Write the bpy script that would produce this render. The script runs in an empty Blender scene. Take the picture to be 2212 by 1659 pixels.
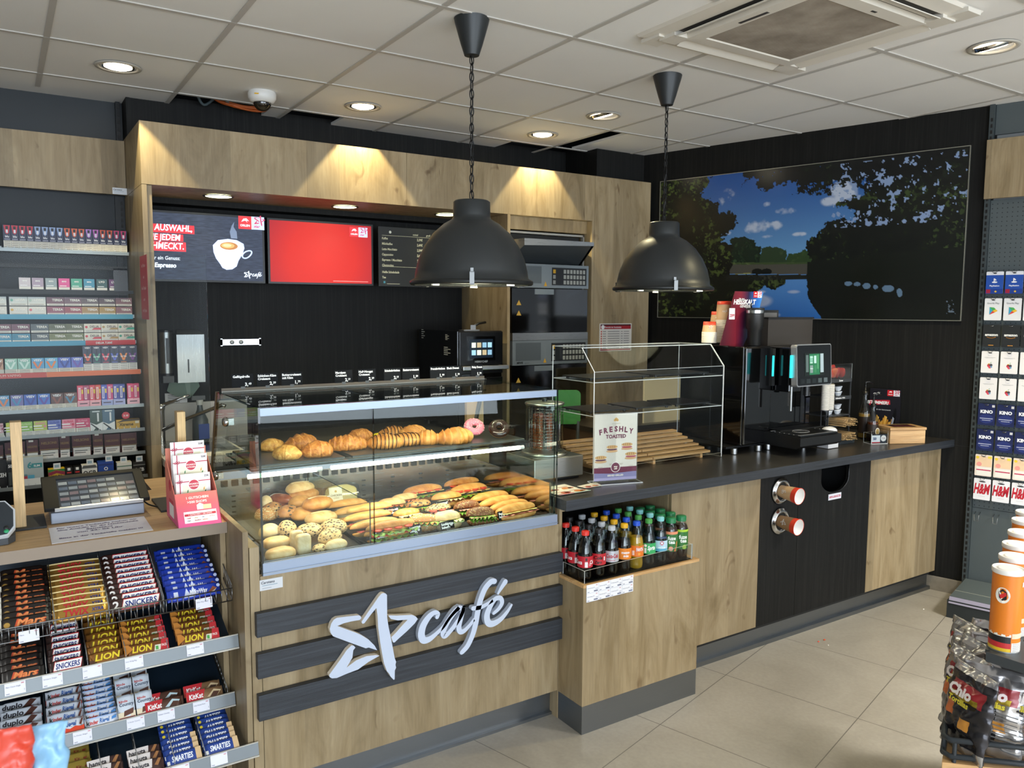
import bpy, math, random
import numpy as np
from mathutils import Vector, Matrix, noise
random.seed(7)
SC = bpy.context.scene
COL = SC.collection
PI = math.pi

# ---------------- camera ----------------
F = 1708.4
YAW, PITCH, ROLL = 0.575477, -0.09382, 0.005017
CAM = Vector((0.0, 0.0, 1.70))
_f = Vector((math.sin(YAW)*math.cos(PITCH), math.cos(YAW)*math.cos(PITCH), math.sin(PITCH)))
_r = Vector((math.cos(YAW), -math.sin(YAW), 0))
_u = _r.cross(_f)
RT = _r*math.cos(ROLL) + _u*math.sin(ROLL)
UP = -_r*math.sin(ROLL) + _u*math.cos(ROLL)
cd = bpy.data.cameras.new('camera')
cd.sensor_width = 36.0
cd.lens = F/2212*36.0
cd.clip_start = 0.05
cam = bpy.data.objects.new('camera', cd)
COL.objects.link(cam)
cam.matrix_world = Matrix(((RT.x, UP.x, -_f.x, CAM.x), (RT.y, UP.y, -_f.y, CAM.y), (RT.z, UP.z, -_f.z, CAM.z), (0, 0, 0, 1)))
SC.camera = cam
def ray(x, y): return _f*F + RT*(x-1106) + UP*(829.5-y)
def onz(x, y, z): d = ray(x, y); return CAM + d*((z-CAM.z)/d.z)
def ony(x, y, Y): d = ray(x, y); return CAM + d*((Y-CAM.y)/d.y)
def onx(x, y, X): d = ray(x, y); return CAM + d*((X-CAM.x)/d.x)
def dep(x, y, d): return CAM + ray(x, y)*(d/F)
def onp(x, y, p0, n): d = ray(x, y); return CAM + d*((Vector(p0)-CAM).dot(n)/d.dot(n))

# ---------------- world, exposure ----------------
SC.view_settings.view_transform = 'Standard'
SC.view_settings.look = 'None'
SC.view_settings.gamma = 1.0
SC.view_settings.use_curve_mapping = False
SC.view_settings.exposure = 0.17
W = bpy.data.worlds.new('world'); SC.world = W; W.use_nodes = True
bgn = W.node_tree.nodes['Background']
bgn.inputs[0].default_value = (0.62, 0.76, 1.0, 1); bgn.inputs[1].default_value = 1.0
def area(name, loc, target, sx, sy, power, col=(1, 1, 1)):
    l = bpy.data.lights.new(name, 'AREA'); l.shape = 'RECTANGLE'; l.size = sx; l.size_y = sy; l.energy = power; l.color = col
    o = bpy.data.objects.new(name, l); COL.objects.link(o); o.location = loc
    o.rotation_euler = (Vector(target)-Vector(loc)).to_track_quat('-Z', 'Y').to_euler()
    return o
def spot(name, loc, target, power, ang, blend, col=(1, .86, .68), r=.03):
    l = bpy.data.lights.new(name, 'SPOT'); l.energy = power; l.spot_size = math.radians(ang); l.spot_blend = blend; l.color = col; l.shadow_soft_size = r
    o = bpy.data.objects.new(name, l); COL.objects.link(o); o.location = loc
    o.rotation_euler = (Vector(target)-Vector(loc)).to_track_quat('-Z', 'Y').to_euler()
    return o
# daylight coming in through the shop front windows behind the photographer
area('daylight_window', (-1.2, -4.35, 1.45), (1.2, 3.0, 3.2), 5.5, 2.3, 285, (.80, .90, 1.0))
area('daylight_window', (3.9, -4.35, 1.45), (2.2, 3.0, 3.2), 3.4, 2.3, 140, (.80, .90, 1.0))
# added overhead fill lamps out of view, powered to balance the brightness
for _x, _y, _p in ((-2.2, .9, 45), (1.3, -1.3, 22), (3.9, -.2, 108), (-1.6, -2.4, 45), (4.2, -2.4, 65), (1.2, -3.2, 50)):
    area('added_ceiling_fill', (_x, _y, 2.83), (_x, _y, 0), .55, .55, _p, (1, .97, .91)).data.spread = math.radians(118)

# ---------------- materials ----------------
def lin(c):
    if isinstance(c, str):
        c = tuple(int(c[i:i+2], 16)/255 for i in (0, 2, 4))
    return tuple((v/12.92 if v <= .04045 else ((v+.055)/1.055)**2.4) for v in c[:3]) + (1,)
_M = {}
def mat(col, rough=.5, metal=0, emit=0, spec=.5, coat=0, trans=0, alpha=1, key=None):
    k = (col, rough, metal, emit, spec, coat, trans, alpha, key)
    if k in _M: return _M[k]
    m = bpy.data.materials.new('paint_%s' % (col if isinstance(col, str) else 'x')); m.use_nodes = True
    b = m.node_tree.nodes['Principled BSDF']
    b.inputs['Base Color'].default_value = lin(col); b.inputs['Roughness'].default_value = rough
    b.inputs['Metallic'].default_value = metal; b.inputs['Specular IOR Level'].default_value = spec
    if emit: b.inputs['Emission Color'].default_value = lin(col); b.inputs['Emission Strength'].default_value = emit
    if coat: b.inputs['Coat Weight'].default_value = coat; b.inputs['Coat Roughness'].default_value = .08
    if trans: b.inputs['Transmission Weight'].default_value = trans
    _M[k] = m
    return m
class NT:
    def __init__(s, name):
        s.m = bpy.data.materials.new(name); s.m.use_nodes = True
        s.t = s.m.node_tree; s.b = s.t.nodes['Principled BSDF']; s.out = s.t.nodes['Material Output']
    def n(s, typ, **kw):
        x = s.t.nodes.new(typ)
        for k, v in kw.items():
            if k.startswith('i_'):
                x.inputs[k[2:].replace('_', ' ')].default_value = v
            else: setattr(x, k, v)
        return x
    def l(s, a, b): s.t.links.new(a, b)
    def coord(s, scale, kind='Object', rot=(0, 0, 0)):
        tc = s.n('ShaderNodeTexCoord'); mp = s.n('ShaderNodeMapping'); mp.inputs['Scale'].default_value = scale; mp.inputs['Rotation'].default_value = rot
        s.l(tc.outputs[kind], mp.inputs['Vector']); return mp.outputs[0]
    def noise(s, vec, scale, detail=4, rough=.5, dist=0):
        x = s.n('ShaderNodeTexNoise'); x.inputs['Scale'].default_value = scale; x.inputs['Detail'].default_value = detail; x.inputs['Roughness'].default_value = rough; x.inputs['Distortion'].default_value = dist
        if vec is not None: s.l(vec, x.inputs['Vector'])
        return x
    def ramp(s, fac, stops, interp='LINEAR'):
        r = s.n('ShaderNodeValToRGB'); r.color_ramp.interpolation = interp
        e = r.color_ramp.elements
        while len(e) < len(stops): e.new(.5)
        for q, (p, c) in zip(e, stops): q.position = p; q.color = lin(c) if not (isinstance(c, tuple) and len(c) == 4) else c
        s.l(fac, r.inputs[0]); return r.outputs[0]
    def mix(s, fac, a, b, mode='MIX'):
        x = s.n('ShaderNodeMix', data_type='RGBA', blend_type=mode)
        for inp, v in ((x.inputs[0], fac), (x.inputs[6], a), (x.inputs[7], b)):
            if isinstance(v, (int, float)): inp.default_value = v
            elif isinstance(v, (str,)): inp.default_value = lin(v)
            elif isinstance(v, tuple): inp.default_value = v
            else: s.l(v, inp)
        return x.outputs[2]
    def math(s, op, a, b=None, c=None):
        x = s.n('ShaderNodeMath', operation=op)
        for i, v in enumerate((a, b, c)):
            if v is None: continue
            if isinstance(v, (int, float)): x.inputs[i].default_value = v
            else: s.l(v, x.inputs[i])
        return x.outputs[0]
    def bump(s, h, strength=.2, dist=.002):
        x = s.n('ShaderNodeBump'); x.inputs['Strength'].default_value = strength; x.inputs['Distance'].default_value = dist
        s.l(h, x.inputs['Height']); s.l(x.outputs[0], s.b.inputs['Normal'])
def wood(name, cols, sc=(5, 5, .55), rough=.45, plank=None, knots=True, bump=.05, fine=.45, dist=.6, spec=.5):
    t = NT(name); v = t.coord(sc)
    a = t.noise(v, 3.2, 6, .6, dist)
    c = t.ramp(a.outputs[0], [(.28, cols[0]), (.5, cols[1]), (.72, cols[2])])
    v2 = t.coord(tuple(q*9 if q > 2 else q*2.2 for q in sc)); f = t.noise(v2, 5, 3, .6)
    g = t.ramp(f.outputs[0], [(.35, (.72, .72, .72)), (.6, (1, 1, 1))])
    c = t.mix(fine, c, g, 'MULTIPLY')
    if plank:
        w = t.n('ShaderNodeTexVoronoi', voronoi_dimensions='1D'); vv = t.coord((1, 1, 1)); sp = t.n('ShaderNodeSeparateXYZ'); t.l(vv, sp.inputs[0])
        s_ = t.math('ADD', sp.outputs[0], sp.outputs[1]); w.inputs['Scale'].default_value = plank; t.l(s_, w.inputs['W'])
        hs = t.n('ShaderNodeSeparateColor'); t.l(w.outputs['Color'], hs.inputs[0])
        pl = t.ramp(hs.outputs[0], [(0, (.80, .80, .80)), (1, (1, 1, 1))])
        c = t.mix(.7, c, pl, 'MULTIPLY')
    if knots:
        k = t.noise(t.coord((5, 5, 2.6)), 2.3, 2, .5, .8); kk = t.ramp(k.outputs[0], [(.66, (1, 1, 1)), (.76, (.66, .58, .48))])
        c = t.mix(.8, c, kk, 'MULTIPLY')
    t.l(c, t.b.inputs['Base Color']); t.b.inputs['Roughness'].default_value = rough; t.b.inputs['Specular IOR Level'].default_value = spec
    if bump: t.bump(f.outputs[0], bump)
    return t.m
OAK = wood('oak', ('84704e', '9f8b69', 'b19e7c'), plank=4.5, sc=(2.4, 2.4, .42), fine=.22, dist=1.6)
OAKH = wood('oak_lengthwise', ('b08c60', 'c29f72', 'd0b084'), sc=(.6, 5, 5), knots=False)
PINE = wood('pine', ('c9a572', 'd8b683', 'e2c592'), sc=(6, 6, 1), knots=False)
PINEH = wood('pine_lengthwise', ('b98f5c', 'cba06b', 'dbb582'), sc=(1, 8, 8), knots=False)
BLKW = wood('black_wood', ('111111', '171716', '232321'), sc=(28, 28, .5), knots=False, rough=.55, bump=.25, spec=.2)
BLKH = wood('black_wood_lengthwise', ('202328', '2b2f35', '3b4047'), sc=(.7, 26, 26), knots=False, rough=.5, bump=.35)
TOPB = wood('worktop_black', ('2b2a29', '363432', '44413e'), sc=(.8, 24, 24), knots=False, rough=.30, bump=.08)
def brushed(name, col, rough=.3, sc=(2, 2, 90)):
    t = NT(name); n = t.noise(t.coord(sc), 4, 3)
    t.b.inputs['Base Color'].default_value = lin(col); t.b.inputs['Metallic'].default_value = 1
    r = t.math('MULTIPLY_ADD', n.outputs[0], .22, rough-.1); t.l(r, t.b.inputs['Roughness'])
    return t.m
STEEL = brushed('brushed_steel', 'b9bab8', .30)
STEELV = brushed('steel_grained', '8d8e8c', .30, (90, 90, 2))
KICK = brushed('kick_plate_steel', '868a8e', .38, (2, 2, 60))
CHROME = mat('b8b8b8', .16, 1)
WIRE = mat('8c8e90', .3, 1)
def glass(name, col='ffffff', refl=1.0, base=.04, rough=0.0, power=4.5):
    t = NT(name); tr = t.n('ShaderNodeBsdfTransparent'); tr.inputs[0].default_value = lin(col)
    gl = t.n('ShaderNodeBsdfGlossy'); gl.inputs['Roughness'].default_value = rough
    lw = t.n('ShaderNodeLayerWeight'); lw.inputs[0].default_value = .5
    p = t.math('POWER', lw.outputs['Facing'], power); f = t.math('MULTIPLY_ADD', p, .6*refl, base*.6*refl)
    mx = t.n('ShaderNodeMixShader'); t.l(f, mx.inputs[0]); t.l(tr.outputs[0], mx.inputs[1]); t.l(gl.outputs[0], mx.inputs[2]); t.l(mx.outputs[0], t.out.inputs[0])
    return t.m
GLASS = glass('clear_glass', 'f6fbf8')
GEDGE = glass('glass_edge', '2c4a43', 1, .12)
ACRY = glass('acrylic', 'f4f6f6', .7, .03)
AEDGE = mat('e4e6e4', .15, 0, 0, .8)
PLAST = glass('clear_plastic', 'e9eef0', 1, .05, .08)
SMOKE = glass('smoked_plastic', '4a4c50', 1, .06, .05)
BLACK = mat('101112', .35); BLACKG = mat('060607', .06, coat=.6); BLACKM = mat('1b1c1d', .6)
WHITE = mat('eeeeec', .5); PAPER = mat('e9e8ea', .7); GREY = mat('55595b', .5, .2); DGREY = mat('34393b', .55, .1)
RED = mat('d3202a', .45); NAVY = mat('1c2a52', .45)
SHELFG = mat('4a5254', .5, .15)

# ---------------- mesh builder ----------------
_TX = {}
def text_geo(s, bold=0, shear=0, res=2):
    k = (s, bold, shear, res)
    if k in _TX: return _TX[k]
    c = bpy.data.curves.new('t', 'FONT'); c.body = s; c.offset = bold; c.shear = shear; c.resolution_u = res; c.fill_mode = 'BOTH'
    o = bpy.data.objects.new('t', c)
    me = bpy.data.meshes.new_from_object(o)
    vs = [(v.co.x, v.co.y) for v in me.vertices]; fs = [tuple(p.vertices) for p in me.polygons]
    bpy.data.objects.remove(o); bpy.data.curves.remove(c); bpy.data.meshes.remove(me)
    if not vs: _TX[k] = ([], [], 0, 0, 0); return _TX[k]
    x0 = min(v[0] for v in vs); x1 = max(v[0] for v in vs)
    _TX[k] = (vs, fs, x0, x1, 0); return _TX[k]
def smooth_path(P, n=6):
    P = [Vector(p) for p in P]; out = []
    for i in range(len(P)-1):
        a = P[max(i-1, 0)]; b = P[i]; c = P[i+1]; d = P[min(i+2, len(P)-1)]
        for k in range(n):
            t = k/n; out.append(.5*((2*b) + (c-a)*t + (2*a-5*b+4*c-d)*t*t + (-a+3*b-3*c+d)*t*t*t))
    out.append(P[-1]); return out
class MB:
    def __init__(s, *mats):
        s.v = []; s.f = []; s.mi = []; s.sm = []; s.mats = []; s.M = Matrix(); s.col = None
        for m in mats: s.m(m)
    def m(s, m):
        if m not in s.mats: s.mats.append(m)
        return s.mats.index(m)
    def add(s, vs, fs, m, smooth=False):
        b = len(s.v); M = s.M; s.v += [tuple(M @ Vector(v)) for v in vs]
        i = s.m(m)
        for f in fs: s.f.append(tuple(b+q for q in f)); s.mi.append(i); s.sm.append(smooth)
        return s
    def box(s, a, b, m, side=None, rot=None):
        x0, y0, z0 = a; x1, y1, z1 = b
        vs = [(x0, y0, z0), (x1, y0, z0), (x1, y1, z0), (x0, y1, z0), (x0, y0, z1), (x1, y0, z1), (x1, y1, z1), (x0, y1, z1)]
        if rot is not None: vs = [tuple(rot @ Vector(v)) for v in vs]
        fs = [(0, 3, 2, 1), (4, 5, 6, 7), (0, 1, 5, 4), (2, 3, 7, 6), (1, 2, 6, 5), (3, 0, 4, 7)]
        if side:  # other material on the small faces
            d = [abs(x1-x0), abs(y1-y0), abs(z1-z0)]; t = d.index(min(d))
            big = {0: (4, 5), 1: (2, 3), 2: (0, 1)}[t]
            s.add(vs, [fs[i] for i in big], m); s.add(vs, [fs[i] for i in range(6) if i not in big], side)
        else: s.add(vs, fs, m)
        return s
    def cbox(s, c, d, m, side=None): return s.box([c[i]-d[i]/2 for i in range(3)], [c[i]+d[i]/2 for i in range(3)], m, side)
    def quad(s, a, b, c, d, m): return s.add([a, b, c, d], [(0, 1, 2, 3)], m)
    def prism(s, pts, o, ex, ey, n, depth, m, side=None):
        o, ex, ey, n = Vector(o), Vector(ex), Vector(ey), Vector(n)
        from mathutils.geometry import tessellate_polygon
        a = [o+ex*p[0]+ey*p[1]+n*depth for p in pts]; b = [o+ex*p[0]+ey*p[1] for p in pts]; k = len(pts)
        tri = tessellate_polygon([[Vector((p[0], p[1], 0)) for p in pts]])
        s.add(a+b, list(tri) + [(x+k, z+k, y+k) for x, y, z in tri], m)
        s.add(a+b, [(i, (i+1) % k, (i+1) % k+k, i+k) for i in range(k)], side or m)
        return s
    def lathe(s, prof, m, seg=24, o=(0, 0, 0), ax=None, smooth=True, cap=True):
        vs = []; fs = []; o = Vector(o)
        Q = Matrix() if ax is None else Vector((0, 0, 1)).rotation_difference(Vector(ax)).to_matrix().to_4x4()
        for r, z in prof:
            for i in range(seg):
                t = 2*PI*i/seg; vs.append(tuple(o + Q @ Vector((r*math.cos(t), r*math.sin(t), z))))
        for j in range(len(prof)-1):
            for i in range(seg):
                k = (i+1) % seg; fs.append((j*seg+i, j*seg+k, (j+1)*seg+k, (j+1)*seg+i))
        s.add(vs, fs, m, smooth)
        if cap:
            n = len(prof)
            if prof[0][0] > 1e-5: s.add(vs[:seg], [tuple(range(seg))[::-1]], m)
            if prof[-1][0] > 1e-5: s.add(vs[(n-1)*seg:], [tuple(range(seg))], m)
        return s
    def cyl(s, a, b, r, m, seg=16, r2=None):
        a = Vector(a); d = Vector(b)-a
        return s.lathe([(r, 0), (r if r2 is None else r2, d.length)], m, seg, a, d)
    def tube(s, pts, r, m, seg=8, closed=False):
        P = [Vector(p) for p in pts]; n = len(P); vs = []; fs = []
        if not hasattr(r, '__len__'): r = [r]*n
        up = None
        for i in range(n):
            a = P[(i-1) % n] if (closed or i > 0) else P[0]; b = P[(i+1) % n] if (closed or i < n-1) else P[-1]
            d = (b-a).normalized()
            if up is None:
                up = Vector((0, 0, 1)) if abs(d.z) < .9 else Vector((1, 0, 0))
            x = d.cross(up).normalized(); y = x.cross(d).normalized(); up = y
            for k in range(seg):
                t = 2*PI*k/seg; vs.append(tuple(P[i]+x*(r[i]*math.cos(t))+y*(r[i]*math.sin(t))))
        for i in range(n if closed else n-1):
            j = (i+1) % n
            for k in range(seg): fs.append((i*seg+k, i*seg+(k+1) % seg, j*seg+(k+1) % seg, j*seg+k))
        if not closed: fs += [tuple(range(seg))[::-1], tuple((n-1)*seg+k for k in range(seg))]
        return s.add(vs, fs, m, True)
    def blob(s, c, r, m, fn=None, nu=20, nv=12, p=1.0, rot=None):
        """closed rounded body; fn(u,v,point)->point reshapes it, p<1 gives boxier ends"""
        vs = []; fs = []; c = Vector(c)
        g = lambda q: math.copysign(abs(q)**p, q)
        for j in range(nv+1):
            ph = -PI/2 + PI*j/nv
            for i in range(nu):
                th = 2*PI*i/nu
                q = Vector((r[0]*g(math.cos(ph))*g(math.cos(th)), r[1]*g(math.cos(ph))*g(math.sin(th)), r[2]*g(math.sin(ph))))
                if fn: q = fn(q)
                if rot is not None: q = rot @ q
                vs.append(tuple(c+q))
        for j in range(nv):
            for i in range(nu):
                k = (i+1) % nu; fs.append((j*nu+i, j*nu+k, (j+1)*nu+k, (j+1)*nu+i))
        return s.add(vs, fs, m, True)
    def stroke(s, pts, w, o, ex, ey, n, depth, m, k=5):
        """a ribbon of varying width with round ends, extruded"""
        o, ex, ey, n = Vector(o), Vector(ex), Vector(ey), Vector(n)
        pw = [Vector((p[0], p[1], (w[i] if hasattr(w, '__len__') else w))) for i, p in enumerate(pts)]
        P = smooth_path(pw, k) if len(pw) > 2 else pw
        L = []; Rr = []
        for i, q in enumerate(P):
            a = P[max(i-1, 0)]; b = P[min(i+1, len(P)-1)]; d = Vector((b.x-a.x, b.y-a.y)); d.normalize()
            h = q.z/2; L.append((q.x-d.y*h, q.y+d.x*h)); Rr.append((q.x+d.y*h, q.y-d.x*h))
        vs = []; fs = []
        for i in range(len(P)):
            for pt in (L[i], Rr[i]):
                b = o+ex*pt[0]+ey*pt[1]; vs += [b+n*depth, b]
        for i in range(len(P)-1):
            q = i*4; fs += [(q, q+2, q+6, q+4), (q+1, q+5, q+7, q+3), (q, q+4, q+5, q+1), (q+2, q+3, q+7, q+6)]
        s.add(vs, fs, m)
        for q in (P[0], P[-1]):
            c = [(q.x+q.z/2*math.cos(2*PI*i/12), q.y+q.z/2*math.sin(2*PI*i/12)) for i in range(12)]
            s.prism(c, o, ex, ey, n, depth*.999, m)
        return s
    def text(s, t, o, ex, ey, h, m, bold=0.0, shear=0, al='L', wide=1.0, maxw=None, off=.0006, dep=0):
        o = Vector(o); ex = Vector(ex).normalized(); ey = Vector(ey).normalized(); n = ex.cross(ey)
        vs, fs, x0, x1, _ = text_geo(t, bold, shear)
        if not vs: return s
        k = h/.72; wd = (x1-x0)*k*wide
        if maxw and wd > maxw: wide *= maxw/wd; wd = maxw
        sx = {'L': 0, 'C': -wd/2, 'R': -wd}[al]
        b = o+n*off
        P = [b+ex*(sx+(v[0]-x0)*k*wide)+ey*(v[1]*k) for v in vs]
        s.add(P, fs, m)
        return s
    def rect(s, o, ex, ey, x0, y0, x1, y1, m, off=.0004):
        o = Vector(o); ex = Vector(ex).normalized(); ey = Vector(ey).normalized(); n = ex.cross(ey)*off
        P = [o+ex*x+ey*y+n for x, y in ((x0, y0), (x1, y0), (x1, y1), (x0, y1))]
        return s.add(P, [(0, 1, 2, 3)], m)
    def strips(s, x0, y0, x1, y1, m, n=16):
        for i in range(n): a = x0+(x1-x0)*i/n; s.rect((0, 0, 0), X, Z, a, y0, x0+(x1-x0)*(i+1)/n, y1, m, 0)
    def disc(s, o, ex, ey, x, y, r, m, off=.0004, ry=None, seg=20):
        o = Vector(o); ex = Vector(ex).normalized(); ey = Vector(ey).normalized(); n = ex.cross(ey)*off
        P = [o+ex*(x+r*math.cos(2*PI*i/seg))+ey*(y+(ry or r)*math.sin(2*PI*i/seg))+n for i in range(seg)]
        return s.add(P, [tuple(range(seg))], m)
    def poly(s, o, ex, ey, pts, m, off=.0004):
        from mathutils.geometry import tessellate_polygon
        o = Vector(o); ex = Vector(ex).normalized(); ey = Vector(ey).normalized(); n = ex.cross(ey)*off
        tri = tessellate_polygon([[Vector((p[0], p[1], 0)) for p in pts]])
        P = [o+ex*p[0]+ey*p[1]+n for p in pts]
        return s.add(P, [(a, b, c) if ((Vector(P[b])-Vector(P[a])).cross(Vector(P[c])-Vector(P[a]))).dot(n) > 0 else (a, c, b) for a, b, c in tri], m)
    def mesh(s, name):
        me = bpy.data.meshes.new(name); me.from_pydata(s.v, [], s.f)
        for m in s.mats: me.materials.append(m)
        me.polygons.foreach_set('material_index', s.mi); me.polygons.foreach_set('use_smooth', s.sm); me.update()
        return me
    def build(s, name, parent=None, loc=None, rz=0, bevel=0):
        o = bpy.data.objects.new(name, s.mesh(name)); COL.objects.link(o)
        if parent: o.parent = parent
        if loc is not None: o.location = loc
        if rz: o.rotation_euler = (0, 0, rz)
        if bevel:
            b = o.modifiers.new('bevel', 'BEVEL'); b.width = bevel; b.segments = 2; b.limit_method = 'ANGLE'; b.angle_limit = .6
        return o
def tag(o, label=None, cat=None, group=None, kind=None):
    if label: o['label'] = label
    if cat: o['category'] = cat
    if group: o['group'] = group
    if kind: o['kind'] = kind
    return o
def thing(name, label, cat, loc=(0, 0, 0), rz=0, group=None):
    o = bpy.data.objects.new(name, None); COL.objects.link(o); o.location = loc; o.rotation_euler = (0, 0, rz); o.empty_display_size = .05
    return tag(o, label, cat, group)
def struct(o): o['kind'] = 'structure'; return o
KIDS = {}
def copy_thing(root, label=None, loc=None, rot=None, group=None):
    """copy of a thing with copies of its parts and their parts"""
    kids = root.get('_k')
    c = root.copy(); COL.objects.link(c)
    if label: c['label'] = label
    if group: c['group'] = group
    if loc is not None: c.location = loc
    if rot is not None: c.rotation_euler = rot
    for ch in [o for o in TREE.get(root.name, [])]:
        k = ch.copy(); COL.objects.link(k); k.parent = c; TREE.setdefault(c.name, []).append(k)
        for g in TREE.get(ch.name, []):
            q = g.copy(); COL.objects.link(q); q.parent = k; TREE.setdefault(k.name, []).append(q)
    return c
TREE = {}
def fam(*objs):
    """remember parent -> children so copies can be made without scanning the file"""
    for o in objs:
        if o.parent: TREE.setdefault(o.parent.name, []).append(o)
X, Y, Z = Vector((1, 0, 0)), Vector((0, 1, 0)), Vector((0, 0, 1))
ORD = ['first', 'second', 'third', 'fourth', 'fifth', 'sixth', 'seventh', 'eighth', 'ninth', 'tenth', 'eleventh', 'twelfth', 'thirteenth', 'fourteenth', 'fifteenth', 'sixteenth', 'seventeenth', 'eighteenth']
# ================= the setting =================
ZC = 2.868
WO = Vector((4.75, 2.56, 0)); WD = Vector((.274, -.962, 0)).normalized(); WN = Vector((-WD.y, WD.x, 0)) * -1
WN = Vector((WD.y, -WD.x, 0))
if WN.x > 0: WN = -WN
def wp(t, z, off=0): return WO + WD*t + WN*off + Z*z
def onw(x, y, off=0):
    p = onp(x, y, WO+WN*off, WN); q = p-WO; return q.dot(WD), p.z
def tmat_floor():
    t = NT('floor_tiles'); v = t.coord((1, 1, 1)); sp = t.n('ShaderNodeSeparateXYZ'); t.l(v, sp.inputs[0])
    def line(o):
        a = t.math('DIVIDE', o, .595); a = t.math('FRACT', a); a = t.math('SUBTRACT', a, .5); a = t.math('ABSOLUTE', a); return t.math('GREATER_THAN', a, .4968)
    g = t.math('MAXIMUM', line(sp.outputs[0]), line(sp.outputs[1]))
    n = t.noise(v, 1.6, 6, .62, .7); c = t.ramp(n.outputs[0], [(.3, '8e887d'), (.55, '9b958a'), (.75, 'a49e93')])
    n2 = t.noise(v, 60, 2); c = t.mix(.12, c, n2.outputs[0], 'OVERLAY')
    c = t.mix(g, c, '625e57'); t.l(c, t.b.inputs['Base Color'])
    r = t.noise(v, 5, 3); t.l(t.math('MULTIPLY_ADD', r.outputs[0], .2, .30), t.b.inputs['Roughness'])
    return t.m
fc = onz(1568, 1458, 0)
m = MB(); m.box((-9, -9, -.1), (9, 9, 0), tmat_floor()); o = m.build('floor'); o.location = (fc.x, fc.y, 0); o.rotation_euler = (0, 0, math.atan2(WD.y, WD.x)); struct(o)

def tmat_ceil():
    t = NT('mineral_tile'); v = t.coord((1, 1, 1)); n = t.noise(v, 140, 2, .7); n2 = t.noise(v, 1.3, 3)
    c = t.ramp(n2.outputs[0], [(.3, 'e6e4e0'), (.7, 'ecebe7')]); t.l(c, t.b.inputs['Base Color']); t.b.inputs['Roughness'].default_value = .9; t.bump(n.outputs[0], .12, .002)
    return t.m
CT = tmat_ceil(); TB = mat('bdb9b2', .5)
gx = [.235+.634*k for k in range(-10, 11)]; gy = [4.09-.634*k for k in range(-2, 14)]
ACX, ACY = (gx[13]+gx[14])/2, None
holes = []
m = MB(CT, TB)
def tile(x0, y0, x1, y1):
    m.box((x0, y0, ZC), (x1, y1, ZC+.015), CT)
for i in range(len(gx)-1):
    for j in range(len(gy)-1):
        x0, x1, y1, y0 = gx[i], gx[i+1], gy[j], gy[j+1]
        if j == 0:      # cut strip along the fascia, y0=4.724
            y1 = 5.4
            if abs(x0-.869) < .01: tile(x1-.10, y0, x1, y1); continue
            if abs(x0-1.503) < .01: tile(x0+.34, y0, x1, y1); continue
            if abs(x0-2.771) < .01: tile(x0, y0, x0+.30, y1); continue
            if abs(x0-3.405) < .01: tile(x0+.32, y0, x1, y1); continue
        if j == 1 and abs(x0-3.405) < .01: tile(x0+.17, y0, x1, y1); continue
        tile(x0, y0, x1, y1)
for x in gx:
    m.box((x-.012, gy[-1], ZC-.004), (x+.012, 5.0 if abs(x-1.503) > .01 else 4.98, ZC+.001), TB)
for y in gy[1:]: m.box((gx[0], y-.012, ZC-.0045), (gx[-1], y+.012, ZC+.001), TB)
struct(m.build('ceiling'))
m = MB(); m.box((-1, 3.9, 3.30), (5, 5.5, 3.34), BLACKM); m.box((-1, 5.45, 2.9), (5, 5.5, 3.3), BLACKM); m.box((-1, 3.9, 2.9), (5, 3.93, 3.3), BLACKM)
m.box((-1, 3.9, 2.9), (-.97, 5.5, 3.3), BLACKM); m.box((4.97, 3.9, 2.9), (5, 5.5, 3.3), BLACKM)
struct(m.build('ceiling_void'))

m = MB(); m.box((.66, 5.12, 0), (4.3, 5.30, ZC), BLKW); struct(m.build('wall_back'))
m = MB(); m.box((-6, 5.15, 0), (.66, 5.30, ZC+.3), mat('2b2f32', .42, .3)); struct(m.build('wall_back_left'))
m = MB(); m.M = Matrix.Translation(WO) @ Matrix(((WD.x, -WN.x, 0, 0), (WD.y, -WN.y, 0, 0), (0, 0, 1, 0), (0, 0, 0, 1)))
# local x runs along the wall towards the camera, local +y is behind the wall
m.box((-2.9, 0, 0), (.20, .16, ZC+.3), BLKW); o = m.build('wall_right'); struct(o)
m = MB(); m.M = Matrix.Translation(WO) @ Matrix(((WD.x, -WN.x, 0, 0), (WD.y, -WN.y, 0, 0), (0, 0, 1, 0), (0, 0, 0, 1)))
m.box((.20, .02, 0), (8.5, .16, ZC+.3), mat('8d8f8e', .8)); struct(m.build('wall_right_front'))
m = MB(); m.M = Matrix.Translation(WO) @ Matrix(((WD.x, -WN.x, 0, 0), (WD.y, -WN.y, 0, 0), (0, 0, 1, 0), (0, 0, 0, 1)))
t = NT('stone_skirting'); n = t.noise(t.coord((1, 1, 1)), 9, 5); t.l(t.ramp(n.outputs[0], [(.35, '7d776c'), (.6, '938c80'), (.62, '80796e')]), t.b.inputs['Base Color']); SKIRT = t.m
m.box((-2.5, -.012, 0), (.20, 0, .085), SKIRT); struct(m.build('baseboard_right'))
m = MB(); m.M = Matrix.Translation(WO) @ Matrix(((WD.x, -WN.x, 0, 0), (WD.y, -WN.y, 0, 0), (0, 0, 1, 0), (0, 0, 0, 1)))
m.box((-.12, -.0015, .902), (.20, 0, .906), mat('0c0c0c', .8)); struct(m.build('trim_1'))
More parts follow.
